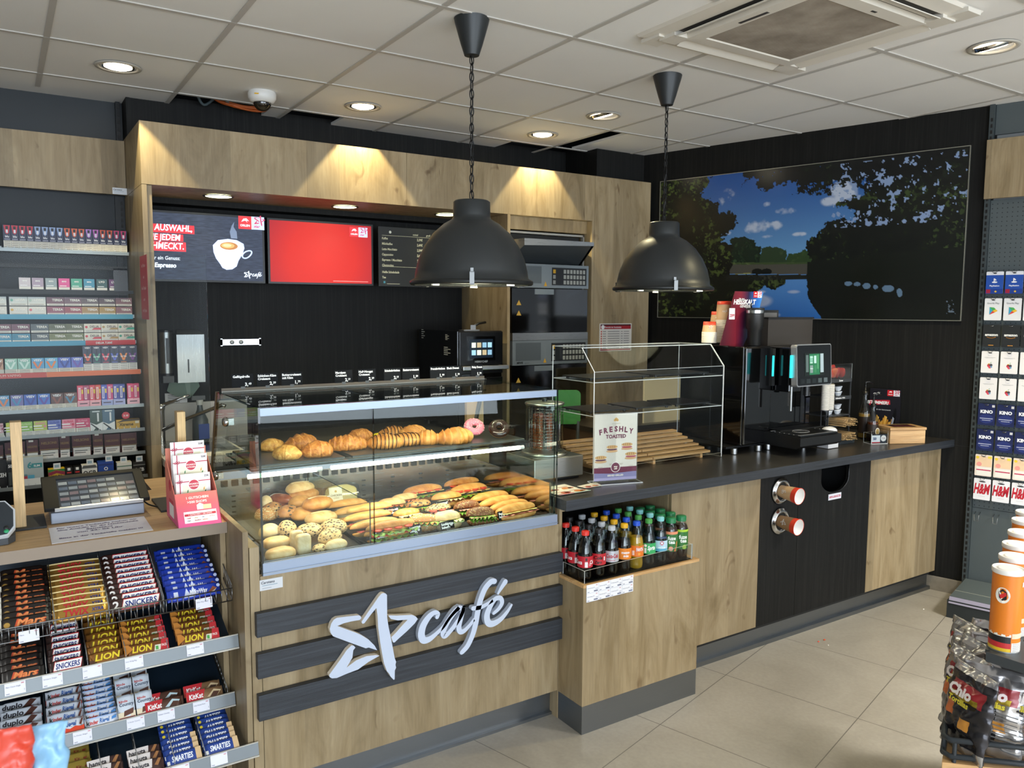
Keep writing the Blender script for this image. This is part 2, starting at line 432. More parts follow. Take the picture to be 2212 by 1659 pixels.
# shop front behind the photographer: piers, sill and lintel round two window openings
LW = mat('9a9a98', .8)
m = MB(); m.box((-6.1, -4.6, 0), (-6, 5.3, ZC+.3), LW); struct(m.build('wall_left'))
m = MB(); m.box((-6, -4.6, 0), (7.2, -4.42, .25), LW); m.box((-6, -4.6, 2.62), (7.2, -4.42, ZC+.3), LW)
for a, b in ((-6, -4), (1.6, 2.15), (5.65, 7.2)): m.box((a, -4.6, .25), (b, -4.42, 2.62), LW)
struct(m.build('wall_front'))

# black fascia over the niche and the boxed column on the right
m = MB(); m.box((.662, 4.98, 2.30), (3.71, 5.12, 2.90), BLKW); m.box((.655, 4.975, 2.30), (.675, 5.15, 2.90), BLKW); struct(m.build('trim_2'))
m = MB(); m.box((3.71, 4.60, 2.30), (4.26, 5.12, 2.90), BLKW); struct(m.build('trim_3'))

# ---------- oak niche surround ----------
NL, NR, NT_, NB = .650, 4.150, 2.650, 2.333
sr = thing('niche_surround', 'oak-faced portal around the dark café niche, with header, side panel and column', 'wall surround', (NL, 4.5, 0))
def wb(mb, name, par, **k):
    M = mb.M; L = par.matrix_world.translation if par.parent is None else Vector((0, 0, 0))
    L = Vector(par.location) if par.parent is None else Vector(par.parent.location)+Vector(par.location)
    mb.v = [(a-L.x, b-L.y, c-L.z) for a, b, c in mb.v]
    return mb.build(name, par, **k)
seam = ony(878.8, 400, 4.5).x; cs = ony(1285, 450, 4.5).x
m = MB(); m.box((NL, 4.5, NB), (seam-.001, 5.0, NT_), OAK); m.box((seam+.001, 4.5, NB), (cs-.001, 5.0, NT_), OAK); m.box((NL, 4.99, NB), (cs, 5.115, NT_), OAK)
m.box((NL+.01, 4.505, NB+.002), (cs, 4.98, NT_-.002), mat('4a3a28', .8)); wb(m, 'header_panel', sr)
m = MB(); m.box((NL, 4.5, 0), (NL+.024, 5.145, NB-.002), OAK); m.box((NL+.026, 4.515, 0), (NL+.05, 5.12, NB-.002), OAK); wb(m, 'side_panel', sr)
m = MB(); m.box((cs+.001, 4.5, 0), (NR, 4.60, NT_), OAK); wb(m, 'column_panel', sr)
TX0, TX1 = ony(1104, 600, 4.5).x, ony(1276, 500, 4.5).x
m = MB(); m.box((TX0-.03, 4.5, .0), (TX0-.008, 5.12, NB-.001), OAK); wb(m, 'tower_side_panel', sr)
m = MB(); m.box((TX1+.012, 4.5, .0), (cs-.001, 5.12, NB-.001), OAK); m.box((TX0-.008, 4.56, 2.245), (TX1+.012, 4.60, NB-.001), OAK); wb(m, 'tower_frame_panel', sr)

# ---------- downlights ----------
def downlight(px, py, label, tilt, grp, zz=ZC, r=.085, e=14, colr='fff1d6'):
    p = onz(px, py, zz)
    t = thing('downlight', label, 'ceiling light', (p.x, p.y, zz), 0, grp)
    m = MB(); m.lathe([(r+.02, -.004), (r+.018, -.008), (r, -.008), (r-.006, -.002), (r-.008, .012)], mat('b8b3a8', .4), 32, cap=False); m.build('ring', t)
    m = MB(); m.M = Matrix.Rotation(tilt, 4, 'Y')
    m.lathe([(r-.008, .012), (r-.012, -.006), (r-.03, .003)], mat('e8e8e6', .15, 1), 28, cap=False); m.build('reflector', t)
    m = MB(); m.M = Matrix.Rotation(tilt, 4, 'Y'); m.lathe([(.0001, -.011), (r-.035, -.010), (r-.022, -.005)], mat(colr, .4, 0, e), 28, cap=False); m.build('lamp', t)
    return p
d1 = downlight(255, 143, 'recessed ceiling light at the far left, above the cigarette shelves', .0, 'recessed ceiling lights')
d2 = downlight(784, 229, 'recessed ceiling light between the dome camera and the first pendant', .0, 'recessed ceiling lights')
d3 = downlight(1172, 290, 'recessed ceiling light closest to the oak header, between the pendants', .0, 'recessed ceiling lights')
d4 = downlight(1304, 249, 'recessed ceiling light left of the far pendant, one tile out from the header', -.3, 'recessed ceiling lights')
d5 = downlight(2146, 100, 'bright swivelled ceiling light right of the air conditioning cassette', -.35, 'recessed ceiling lights', e=16)
WARM = (1.0, .86, .50)
spot('downlight_beam', (d1.x, d1.y-.02, ZC-.015), (d1.x, d1.y, 0), 55, 80, .12, WARM, .02)
spot('downlight_beam', (d2.x, d2.y-.02, ZC-.015), (d2.x, d2.y, 0), 70, 79, .12, WARM, .02)
spot('downlight_beam', (d3.x, d3.y-.02, ZC-.015), (d3.x, d3.y, 0), 70, 79, .12, WARM, .02)
spot('downlight_beam', (d4.x, d4.y, ZC-.015), (d4.x-.5, d4.y-.4, 0), 60, 100, .4, WARM, .04)
spot('downlight_beam', (d5.x, d5.y, ZC-.015), (d5.x-.2, d5.y+.5, 0), 120, 100, .4, WARM, .04)
for px, py, lb in ((472, 423, 'round light in the niche soffit above the coffee cup screen'), (745, 446, 'round light in the niche soffit above the red screen'), (965, 463, 'round light in the niche soffit above the black menu board')):
    p = onz(px, py, NB); t = thing('soffit_light', lb, 'ceiling light', (p.x, p.y, NB), 0, 'lights in the niche soffit')
    m = MB(); m.lathe([(.085, -.003), (.083, -.006), (.072, -.006), (.07, .001)], mat('1d1a15', .3, .5), 28, cap=False); m.build('ring', t)
    m = MB(); m.lathe([(.0001, -.0045), (.071, -.0045), (.071, .001)], mat('f6f7c0', .4, 0, 5), 28); m.build('diffuser', t)
    spot('soffit_beam', (p.x, p.y, NB-.02), (p.x, p.y-.05, 0), 6, 130, .8, (1, .9, .62), .05)

# ---------- dome camera, cables ----------
p = onz(566, 199, ZC)
t = thing('dome_camera', 'white dome security camera under the ceiling beside the open tiles', 'security camera', (p.x, p.y, ZC))
m = MB(); m.lathe([(.07, 0), (.075, -.012), (.073, -.035), (.06, -.055), (.048, -.058)], mat('dddcd8', .4), 32); m.M = Matrix.Rotation(-.4, 4, 'Z'); m.rect((-.03, -.0735, -.03), X, Z, 0, 0, .022, .007, mat('d9a91c', .5), 0.001); m.build('housing', t)
m = MB(); m.blob((0, 0, -.056), (.047, .047, .045), mat('17130f', .05, 0, 0, .8, .5)); m.build('dome', t)
def cable(name, label, pts, r, col, n=5, jit=.0):
    m = MB()
    for i in range(n):
        random.seed(i*7+3); P = [Vector(q)+Vector((random.uniform(-jit, jit), random.uniform(-jit, jit), random.uniform(-jit, jit))) for q in pts]
        m.tube(smooth_path(P, 6), r, mat(col, .5), 6)
    return tag(m.build(name), label, 'cable')
cable('cable_bundle', 'orange cable bundle sagging inside the open ceiling behind the dome camera', [(1.02, 4.93, 3.05), (1.1, 4.88, 2.92), (1.22, 4.84, 2.875), (1.36, 4.84, 2.87), (1.46, 4.9, 2.93)], .006, 'b5571f', 7, .014)
cable('cable', 'grey cable hanging in the open ceiling left of the orange bundle', [(.93, 4.80, 3.0), (1.0, 4.85, 2.92), (1.06, 4.92, 2.87), (1.15, 4.97, 2.95)], .008, '59666a', 1)
cable('cable', 'grey cable crossing under the orange bundle in the open ceiling', [(1.08, 4.78, 2.98), (1.14, 4.82, 2.90), (1.25, 4.88, 2.872), (1.4, 4.92, 2.90)], .006, '6d7b7d', 1)

# ---------- air conditioning cassette ----------
ac = thing('air_conditioner', 'white ceiling air conditioning cassette with a dusty square grille', 'air conditioner', (2.81, 2.17, ZC))
AW = mat('d6d0c4', .45)
m = MB()
def ring(mb, a, b, z0, z1, M_):
    o_ = [(-a, -a), (a, -a), (a, a), (-a, a)]; i_ = [(-b, -b), (b, -b), (b, b), (-b, b)]
    vs = [(x, y, z0) for x, y in o_]+[(x, y, z1) for x, y in i_]
    mb.add(vs, [(k, (k+1) % 4, (k+1) % 4+4, k+4) for k in range(4)], M_)
ring(m, .475, .465, 0, -.012, AW); ring(m, .465, .40, -.012, -.020, AW); ring(m, .40, .40, -.020, -.012, AW); ring(m, .40, .33, -.010, -.014, mat('5a5650', .7)); ring(m, .335, .33, -.012, -.034, AW); ring(m, .33, .27, -.034, -.036, AW); ring(m, .27, .262, -.036, -.026, AW)
for a in range(4):
    c_, s_ = [(1, 0), (0, 1), (-1, 0), (0, -1)][a]
    m.M = Matrix.Rotation(a*PI/2, 4, 'Z'); m.cbox((.43, .39, -.018), (.11, .09, .016), AW); m.cbox((.36, .36, -.018), (.09, .09, .03), AW)
m.M = Matrix(); m.build('cover', ac)
for a in range(4):
    q = MB(); q.M = Matrix.Rotation(a*PI/2, 4, 'Z'); q.add([(.345, -.31, -.014), (.345, .31, -.014), (.398, .31, -.034), (.398, -.31, -.034), (.345, -.31, -.018), (.345, .31, -.018), (.398, .31, -.038), (.398, -.31, -.038)], [(0, 1, 2, 3), (4, 7, 6, 5), (0, 4, 5, 1), (3, 2, 6, 7), (0, 3, 7, 4), (1, 5, 6, 2)], AW); q.build('louver', ac)
t = NT('dusty_grille'); v = t.coord((1, 1, 1)); n = t.noise(v, 5.5, 5, .6); sp = t.n('ShaderNodeSeparateXYZ'); t.l(v, sp.inputs[0])
w = t.math('SINE', t.math('MULTIPLY', sp.outputs[1], 700)); w = t.math('GREATER_THAN', w, .2)
c = t.ramp(n.outputs[0], [(.35, '8b8174'), (.55, 'a49a8c'), (.7, 'b5ac9f')]); c = t.mix(t.math('MULTIPLY', w, .35), c, '3f3a34'); t.l(c, t.b.inputs['Base Color']); t.b.inputs['Roughness'].default_value = .8
m = MB(); m.box((-.262, -.262, -.032), (.262, .262, -.026), t.m); m.build('grille', ac)
m = MB(); m.box((-.30, -.07, -.0365), (-.285, .07, -.034), mat('3c3936', .6)); m.box((.02, -.30, -.0365), (.05, -.29, -.034), mat('3c3936', .6)); m.build('latch', ac)

# ---------- pendant lamps ----------
CLIPM = mat('7c7d7c', .42, 1)
def pendant(x, y, ztop, label, first=None):
    if first: return copy_thing(first, label, (x, y, ztop))
    t = thing('pendant_lamp', label, 'pendant lamp', (x, y, ztop), 0, 'black industrial pendant lamps')
    S = mat('2a2d2e', .42, .1)
    m = MB(); L = ZC-ztop
    m.lathe([(.03, L-.145), (.045, L-.10), (.068, L-.02), (.072, L-.002)], S, 28); fam(m.build('ceiling_cup', t))
    m = MB(); n = 17; z0 = .005; st = (L-.145-z0)/n
    for i in range(n):
        c = Vector((0, 0, z0+st*(i+.5))); e = X if i % 2 == 0 else Y
        P = [c+e*(.009*math.cos(a))+Z*(st*.62*math.sin(a)) for a in [2*PI*k/14 for k in range(14)]]
        m.tube(P, .0022, mat('141414', .4, .5), 5, True)
    m.tube([(.004*math.cos(i*.9), .004*math.sin(i*.9), z0+i*(L-.145-z0)/30) for i in range(31)], .003, mat('0e0e0e', .5), 6)
    fam(m.build('chain', t))
    m = MB(); pr = [(.0002, 0), (.070, 0), (.076, -.006), (.077, -.06), (.080, -.075), (.115, -.095), (.160, -.135), (.195, -.185), (.220, -.24), (.232, -.29), (.236, -.318), (.244, -.322), (.246, -.332)]
    m.lathe(pr, S, 56, cap=False); k = fam(m.build('shade', t))
    m = MB(); m.lathe([(.0001, -.10), (.1, -.11), (.16, -.17), (.2, -.22), (.226, -.30), (.236, -.332)], mat('f2efe8', .35), 48, cap=False); fam(m.build('reflector', t))
    m = MB(); m.lathe([(.250, -.326), (.256, -.331), (.256, -.341), (.250, -.346), (.236, -.346)], mat('232525', .35, .3), 56, cap=False); fam(m.build('rim', t))
    m = MB(); m.lathe([(.0001, -.3405), (.236, -.3405), (.236, -.3435), (.0001, -.3435)], GLASS, 48, cap=False); fam(m.build('glass_cover', t))
    m = MB(); m.blob((0, 0, -.19), (.035, .035, .05), mat('fff4dd', .4, 0, 22)); fam(m.build('bulb', t))
    for a in (-2.2, .0, 2.1):
        m = MB(); m.M = Matrix.Rotation(a-math.atan2(y, x)*0-PI/2-.52, 4, 'Z')
        m.box((.234, -.009, -.35), (.262, .009, -.347), CLIPM); m.box((.259, -.009, -.35), (.262, .009, -.30), CLIPM); m.box((.236, -.009, -.303), (.262, .009, -.300), CLIPM); m.box((.238, -.006, -.303), (.241, .006, -.285), CLIPM); fam(m.build('clip', t))
    for a in (-1.2, -2.9, 1.0):
        m = MB(); m.cbox((.20*math.cos(a), .20*math.sin(a), -.3475), (.03, .012, .007), mat('f4f4f4', .3)); fam(m.build('clip_pad', t))
    return t
pa = onz(1019, 40, ZC); pb = onz(1442, 163, ZC)
z1 = 1.70 + (ony(1018, 433, 2.87).z-1.70)
P1 = pendant(pa.x, pa.y, 2.145, 'black dome pendant lamp hanging over the bakery display case, the nearer one')
P2 = pendant(pb.x, pb.y, 2.145, 'black dome pendant lamp hanging over the worktop in front of the landscape picture', P1)
for q, e in ((pa, 9), (pb, 5)):
    l = bpy.data.lights.new('pendant_bulb', 'POINT'); l.energy = e; l.color = (1, .88, .7); l.shadow_soft_size = .04; o = bpy.data.objects.new('pendant_bulb', l); COL.objects.link(o); o.location = (q.x, q.y, 2.145-.26)
# ================= bakery counter with the raised white logo =================
YP = 2.547
bc = thing('bakery_counter', 'oak bakery counter with three black slats and a white café logo', 'counter', (1.27, 3.0, 0))
m = MB(); m.box((.678, YP, .122), (1.884, YP+.02, .83), OAK); m.box((.66, YP, .122), (.676, YP+.02, .83), OAK); wb(m, 'front_panel', bc)
m = MB(); m.box((.645, 2.545, 0), (.676, 3.42, .93), OAK); wb(m, 'side_panel', bc, bevel=.001)
m = MB(); m.box((1.886, YP, 0), (1.90, 3.40, .897), OAK); wb(m, 'end_panel', bc)
m = MB(); m.box((.68, 2.60, .0), (1.885, 2.612, .121), KICK); m.box((.68, 2.585, 0), (1.885, 2.60, .012), KICK); wb(m, 'kick_plate', bc)
m = MB(); m.box((.68, YP+.02, .79), (1.884, 3.38, .81), OAK); m.box((.68, 3.38, .02), (1.884, 3.40, .81), OAK); m.box((.68, 2.62, .12), (1.884, 3.38, .14), BLACKM); wb(m, 'carcass', bc)
for z0, z1 in ((.636, .716), (.496, .580), (.352, .440)):
    m = MB(); m.box((.656, 2.520, z0), (1.888, YP-.001, z1), BLKH); wb(m, 'slat', bc, bevel=.002)

# logo outlines, taken from the sign: units are metres on the counter front
def LG(x, y):  # sign drawing coordinates -> counter front metres
    p = ony(680+x/4.809, 1230+y/4.809, 2.50); return (p.x, p.z)
_A = [(485, 545), (495, 565), (515, 560), (545, 520), (590, 460), (640, 400), (652, 480), (658, 600), (680, 760), (700, 880), (720, 980), (750, 1060), (770, 1080), (785, 1110), (820, 1148), (830, 1140), (832, 1050), (845, 1020), (838, 990), (845, 960), (830, 920), (800, 760), (780, 660), (765, 590), (752, 500), (750, 265), (735, 250), (710, 245), (690, 255), (660, 290), (570, 420)]
_B = [(485, 505), (475, 485), (455, 477), (330, 490), (230, 503), (195, 525), (170, 565), (155, 620), (165, 660), (190, 695), (350, 755), (530, 820), (560, 812), (600, 825), (648, 840), (620, 790), (560, 730), (480, 680), (420, 655), (235, 588), (300, 560), (380, 540), (470, 525)]
_C = [(150, 1095), (155, 1120), (180, 1132), (230, 1128), (330, 1085), (450, 1040), (560, 960), (672, 897), (640, 890), (540, 900), (430, 945), (330, 1020), (390, 920), (400, 840), (422, 812), (405, 792), (380, 790), (330, 840), (270, 930)]
_D = [(765, 480), (790, 515), (860, 530), (965, 522), (920, 570), (840, 660), (795, 705), (800, 722), (815, 760), (830, 758), (870, 720), (960, 640), (1040, 560), (1070, 515), (1050, 490), (1010, 472), (850, 480), (790, 478)]
_S = [  # hand-lettered word: centre line and stroke width
 ([(1272, 495), (1278, 462), (1240, 450), (1180, 500), (1125, 590), (1108, 680), (1130, 735), (1190, 725), (1260, 670), (1340, 590), (1400, 500), (1470, 420), (1520, 400)], [44, 50, 50, 66, 76, 78, 74, 62, 46, 40, 42, 52, 48]),
 ([(1500, 395), (1430, 480), (1370, 570), (1335, 650), (1350, 690), (1400, 650), (1470, 560), (1530, 460), (1548, 395)], [44, 52, 60, 62, 62, 50, 50, 46, 44]),
 ([(1548, 395), (1525, 480), (1498, 590), (1510, 645), (1550, 640), (1610, 580), (1655, 520)], [44, 56, 60, 58, 50, 40, 36]),
 ([(1868, 125), (1830, 130), (1770, 200), (1725, 310), (1695, 430), (1672, 560), (1640, 680), (1590, 790), (1545, 845), (1528, 862)], [60, 64, 66, 66, 66, 66, 62, 60, 56, 50]),
 ([(1645, 405), (1720, 395), (1790, 360), (1850, 320)], [48, 46, 42, 40]),
 ([(1860, 455), (1910, 410), (1945, 350), (1930, 300), (1880, 305), (1830, 370), (1790, 470), (1800, 550), (1850, 565), (1930, 520), (2000, 440), (2045, 370)], [38, 46, 52, 52, 54, 62, 72, 74, 70, 56, 42, 26]),
 ([(1980, 130), (1940, 190), (1905, 250)], [60, 46, 26])]
_cx, _cz = LG(1100, 650)
STAR = [[(a-_cx, b-_cz) for a, b in [LG(*q) for q in P]] for P in (_A, _B, _C, _D)]
_k = abs(LG(1000, 600)[0]-LG(900, 600)[0])/100
WORD = []
for P, w in _S:
    WORD.append(([(LG(*q)[0]-_cx, LG(*q)[1]-_cz) for q in P], [q*_k*.93 for q in w]))
_sx = sum(a for P in STAR for a, b in P)/sum(len(P) for P in STAR); _wx = sum(a for P, w in WORD for a, b in P)/sum(len(P) for P, w in WORD)
def logo(mb, o, ex, ey, s, mm, depth=.0006, word=True, star=True):
    """the star-and-word emblem at scale s, centred on o"""
    n = Vector(ex).cross(Vector(ey)).normalized()
    o = Vector(o)-Vector(ex)*s*(0 if word and star else (_sx if star else _wx))
    if star:
        for P in STAR: mb.prism([(a*s, b*s) for a, b in P], o, ex, ey, n, depth, mm)
    if word:
        for P, w in WORD: mb.stroke([(a*s, b*s) for a, b in P], [q*s for q in w], o, ex, ey, n, depth, mm, 4 if s > .5 else 2)
    return mb
SIGN = mat('bcc5d6', .35); SIGNE = mat('e9ddca', .5)
lg = thing('logo_sign', 'white raised lettering with a brush-drawn star, mounted on the black slats', 'sign', (_cx, 2.50, _cz))
m = MB()
for P in STAR: m.prism(P, (0, .019, 0), X, Z, -Y, .019, SIGN, SIGNE)
m.build('star', lg, bevel=.0012)
m = MB()
for P, w in WORD: m.stroke(P, w, (0, .019, 0), X, Z, -Y, .019, SIGN, 6)
m.build('lettering', lg)
def sticker(x, z, y, lb):
    t = thing('maker_sticker', lb, 'sticker', (x, y, z)); m = MB(); w, h = .075, .036
    m.box((-w/2, -.001, -h/2), (w/2, 0, h/2), mat('c9ccd0', .35, .3)); m.text('Carstens', (-w/2+.004, -.001, .004), X, Z, .009, mat('4a4f58', .5), bold=.02, shear=.15, maxw=w-.01)
    m.rect((-.03, -.001, -.003), X, Z, 0, 0, .05, .0025, mat('8fa3b0', .5)); m.rect((-.03, -.001, -.012), X, Z, 0, 0, .03, .002, mat('9a9fa5', .5)); m.build('plate', t)
p = ony(586, 1261, YP-.001); sticker(p.x, p.z, YP-.001, 'silver maker sticker on the oak counter under the glass case, left corner')
p = ony(259, 413, 5.035); sticker(p.x, p.z, 5.038, 'small silver maker sticker on the oak strip over the cigarette shelves')

# ---------- glass display case ----------
gc = thing('display_case', 'glass bakery display case with lit shelf, steel well and open top rail', 'display case', (1.27, 2.9, .812))
RAILW = mat('98a6bc', .28, .35); BRZ = brushed('bronze_frame', '8f7a58', .35)
m = MB(); m.box((.685, 2.536, .832), (1.868, 2.562, .874), RAILW); m.box((.685, 2.532, .840), (1.868, 2.536, .843), mat('9aa4b0', .3, .5)); wb(m, 'bottom_rail', gc)
m = MB(); m.box((.689, 2.542, 1.356), (1.866, 2.562, 1.381), RAILW); wb(m, 'top_rail', gc)
m = MB(); m.box((.691, 2.550, .874), (1.079, 2.556, 1.356), GLASS, GEDGE); wb(m, 'front_pane', gc)
m = MB(); m.box((1.082, 2.550, .874), (1.862, 2.556, 1.356), GLASS, GEDGE); wb(m, 'front_pane', gc)
for xx in (.682, 1.862):
    m = MB(); m.prism([(2.54, .832), (2.54, 1.384), (3.10, 1.384), (3.25, .99), (3.25, .932), (2.57, .932)], (xx, 0, 0), Y, Z, X, .007, GLASS, GEDGE); wb(m, 'side_pane', gc)
m = MB(); m.prism([(3.10, 1.384), (3.12, 1.384), (3.27, .99), (3.27, .93), (3.25, .93), (3.25, .99)], (.680, 0, 0), Y, Z, X, .012, BRZ); wb(m, 'rear_post', gc); m = MB(); m.prism([(3.10, 1.384), (3.12, 1.384), (3.27, .99), (3.27, .93), (3.25, .93), (3.25, .99)], (1.86, 0, 0), Y, Z, X, .012, STEEL); wb(m, 'rear_post', gc)
m = MB(); m.box((.69, 2.563, 1.375), (1.14, 3.10, 1.381), GLASS, GEDGE); m.box((1.143, 2.563, 1.375), (1.862, 3.10, 1.381), GLASS, GEDGE); wb(m, 'top_pane', gc)
m = MB(); m.box((.70, 3.10, 1.376), (1.862, 3.115, 1.386), mat('6e6d6a', .45, .6)); m.box((.70, 3.104, 1.386), (1.862, 3.110, 1.396), mat('5f564c', .5, .3)); wb(m, 'rear_rail', gc)
for yy, zz in ((2.98, 1.285), (3.17, 1.05)):
    m = MB(); m.M = Matrix.Translation((.690, yy, zz)) ; m.lathe([(.0001, .0), (.016, 0), (.018, .004), (.018, .010), (.012, .018), (.0001, .02)], CHROME, 20, (0, 0, 0), (-1, 0, 0)); m.box((0, -.012, -.012), (.02, .012, .012), CHROME); wb(m, 'glass_clamp', gc)
m = MB(); m.box((.705, 2.72, 1.142), (1.855, 3.09, 1.149), GLASS, GEDGE); wb(m, 'shelf', gc)
for a, b in ((.725, 1.045), (1.075, 1.84)):
    m = MB(); m.box((a, 2.735, 1.151), (b, 3.07, 1.160), mat('252a2c', .35)); wb(m, 'slate_tray', gc, bevel=.002)
LED = mat('fff6e0', .4, 0, 9)
for a, b in ((.69, .93), (.985, 1.80)):
    m = MB(); m.cyl((a, 2.715, 1.128), (b, 2.715, 1.128), .008, LED, 12); m.cyl((b, 2.715, 1.128), (b+.02, 2.715, 1.128), .0085, mat('cfd2d2', .4), 12); wb(m, 'light_tube', gc)
m = MB(); m.box((.75, 2.585, 1.360), (1.78, 2.60, 1.372), LED); wb(m, 'top_light', gc)
WELL = brushed('well_steel', 'a6a8a6', .22)
m = MB(); m.box((.69, 2.565, .826), (1.856, 3.25, .838), mat('474c4e', .35, .3)); m.box((.69, 3.25, .826), (1.856, 3.262, 1.035), WELL); wb(m, 'well', gc)
m = MB(); m.box((1.848, 2.566, .838), (1.856, 3.25, 1.0), mat('b9b4a6', .10, 1)); wb(m, 'side_mirror', gc)
m = MB(); m.box((.69, 3.225, 1.036), (1.856, 3.27, 1.05), RAILW); m.box((.69, 3.22, 1.02), (1.856, 3.226, 1.05), RAILW); wb(m, 'rear_ledge', gc)
m = MB()
for i in range(27): m.box((.72+i*.042, 3.243, .985), (.745+i*.042, 3.2505, 1.010), mat('1a1c1d', .5)); 
for c_ in range(8):
    for j in range(4): m.box((.76+c_*.14, 3.247, .875+j*.022), (.775+c_*.14, 3.2503, .881+j*.022), mat('1a1c1d', .5))
wb(m, 'air_slots', gc)
m = MB(); m.box((1.068, 2.566, .84), (1.073, 3.235, 1.02), GLASS, GEDGE); wb(m, 'divider', gc)
for a, b, y0, y1 in ((.70, 1.06, 2.59, 2.88), (.70, 1.06, 2.90, 3.2), (1.08, 1.84, 2.59, 2.88), (1.08, 1.84, 2.90, 3.2)):
    m = MB(); m.box((a, y0, .84), (b, y1, .852), mat('2c3133', .35)); wb(m, 'product_tray', gc, bevel=.003)
area('case_light', (1.38, 2.74, 1.125), (1.38, 2.85, .8), .75, .02, 3.4, (1, .90, .70))
area('case_light', (.82, 2.74, 1.125), (.82, 2.85, .8), .24, .02, 1.3, (1, .90, .70))
area('case_light', (1.26, 2.62, 1.355), (1.26, 2.9, 1.1), 1.0, .02, 2.6, (1, .88, .66))

# ================= drinks and coffee counter =================
cc = thing('coffee_counter', 'long oak and black counter with bottle niche, cup holes and waste opening', 'counter', (3.3, 2.9, 0))
x1 = onz(1638, 1029, .89); S1 = ony(1638, 1200, YP).x; S2 = ony(1874, 1150, YP).x; NX1 = ony(1451, 1066, YP).x; RX = 4.75-.2848*(YP+.02-2.56)-.004
SD = ony(1727, 1015, YP).x
m = MB()
m.box((NX1, YP, .122), (S1-.0015, YP+.02, .896), OAK); m.box((1.90, YP, .878), (NX1, YP+.02, .896), OAK); m.box((1.90, YP, .122), (NX1, YP+.02, .60), OAK); wb(m, 'oak_front', cc)
m = MB(); m.box((S2+.0015, YP, .122), (RX, YP+.02, .896), OAK); wb(m, 'oak_front', cc)
m = MB(); m.box((S1, YP, .122), (SD-.0015, YP+.02, .896), BLKW); wb(m, 'black_front', cc)
a, b, zt, zb = ony(1775, 1008, YP).x, ony(1836, 998, YP).x, .896, .735
U = [(a, zt)] + [(a+(b-a)/2-(b-a)/2*math.cos(t), zb+.075-.075*math.sin(t)) for t in [PI*i/14 for i in range(0, 15)]] + [(b, zt)]
m = MB(); m.prism([(SD+.0015, .896), (SD+.0015, .122), (S2, .122), (S2, .896)]+U[::-1], (0, YP+.02, 0), X, Z, -Y, .02, BLKW); wb(m, 'waste_door', cc)
m = MB(); Ui = [(p[0], YP+.004, p[1]) for p in U]; m.tube(Ui, .004, mat('101113', .3), 6); wb(m, 'opening_trim', cc)
m = MB(); m.box((a-.06, YP+.25, .3), (b+.06, YP+.26, .89), BLACKM); m.box((a-.06, YP+.03, .5), (a-.05, YP+.25, .89), BLACKM); m.box((b+.05, YP+.03, .5), (b+.06, YP+.25, .89), BLACKM); wb(m, 'waste_chute', cc)
m = MB(); m.box((2.53, 2.585, .0), (RX+.01, 2.60, .121), KICK); m.box((2.53, 2.565, 0), (RX+.01, 2.60, .022), KICK); wb(m, 'kick_plate', cc)
m = MB(); m.prism([(1.90, YP+.02), (RX-.02, YP+.02), (4.53, 3.12), (1.90, 3.12)], (0, 0, .10), X, Y, Z, .02, BLACKM); m.prism([(RX-.03, YP+.02), (RX-.01, YP+.02), (4.54, 3.12), (4.52, 3.12)], (0, 0, .12), X, Y, Z, .775, OAK); m.box((NX1+.02, 3.10, .12), (4.5, 3.12, .895), OAK); wb(m, 'carcass', cc)
# niche
m = MB(); m.box((1.902, 3.02, .60), (NX1+.30, 3.03, .895), BLKW); m.box((1.902, YP+.02, .598), (NX1+.30, 3.02, .606), mat('191a1b', .4)); wb(m, 'niche_back', cc)
m = MB(); m.box((NX1-.003, YP+.02, .60), (NX1+.012, 3.02, .895), OAK); wb(m, 'niche_side', cc); m = MB(); m.box((1.90, YP+.02, .60), (1.903, 3.02, .895), BLACKM); wb(m, 'niche_side', cc)
# projecting box under the bottles
zk = ony(1257, 1528, 2.385).z; BX0, BX1 = 1.888, 2.530
m = MB(); m.box((BX0, 2.385, zk), (BX1, YP-.001, .606), OAK); wb(m, 'bottle_plinth', cc, bevel=.001)
m = MB(); m.box((BX0, 2.385, .606), (BX1, YP-.001, .618), PINEH); wb(m, 'plinth_rim', cc)
m = MB(); m.box((BX0+.001, 2.386, 0), (BX1-.001, YP+.06, zk), KICK); wb(m, 'plinth_kick', cc)
wt = thing('worktop', 'long black wood-grain worktop over the coffee counter, running to the dark wall', 'worktop', (3.3, 2.9, .897))
m = MB(); WP = lambda y: (WO + WD*((y-2.56)/WD.y) + WN*.003)
r0, r1 = WP(2.483), WP(3.20)
m.prism([(1.873, 2.483), (r0.x, 2.483), (r1.x, 3.20), (1.873, 3.20)], (0, 0, .8965), X, Y, Z, .0435, TOPB, BLKH); wb(m, 'worktop_slab', wt, bevel=.0015)
# acrylic guard round the bottles
ag = thing('bottle_guard', 'clear acrylic tray edge with sloping sides around the bottles', 'bottle tray', (2.2, 2.41, .618))
gx0, gx1 = 1.904, 2.500
m = MB(); m.prism([(gx0, 0), (gx1, 0), (gx1, .068), (gx0, .052)], (0, 2.398, .618), X, Z, Y, .004, ACRY, AEDGE)
m.box((gx0, 2.402, .618), (gx0+.004, 2.545, .668), ACRY, AEDGE); m.box((gx1-.004, 2.402, .618), (gx1, 2.545, .684), ACRY, AEDGE); wb(m, 'guard_sheet', ag)
m = MB(); m.box((gx0+.004, 2.402, .6185), (gx1-.004, YP+.44, .6205), mat('131415', .15)); wb(m, 'base_sheet', ag)
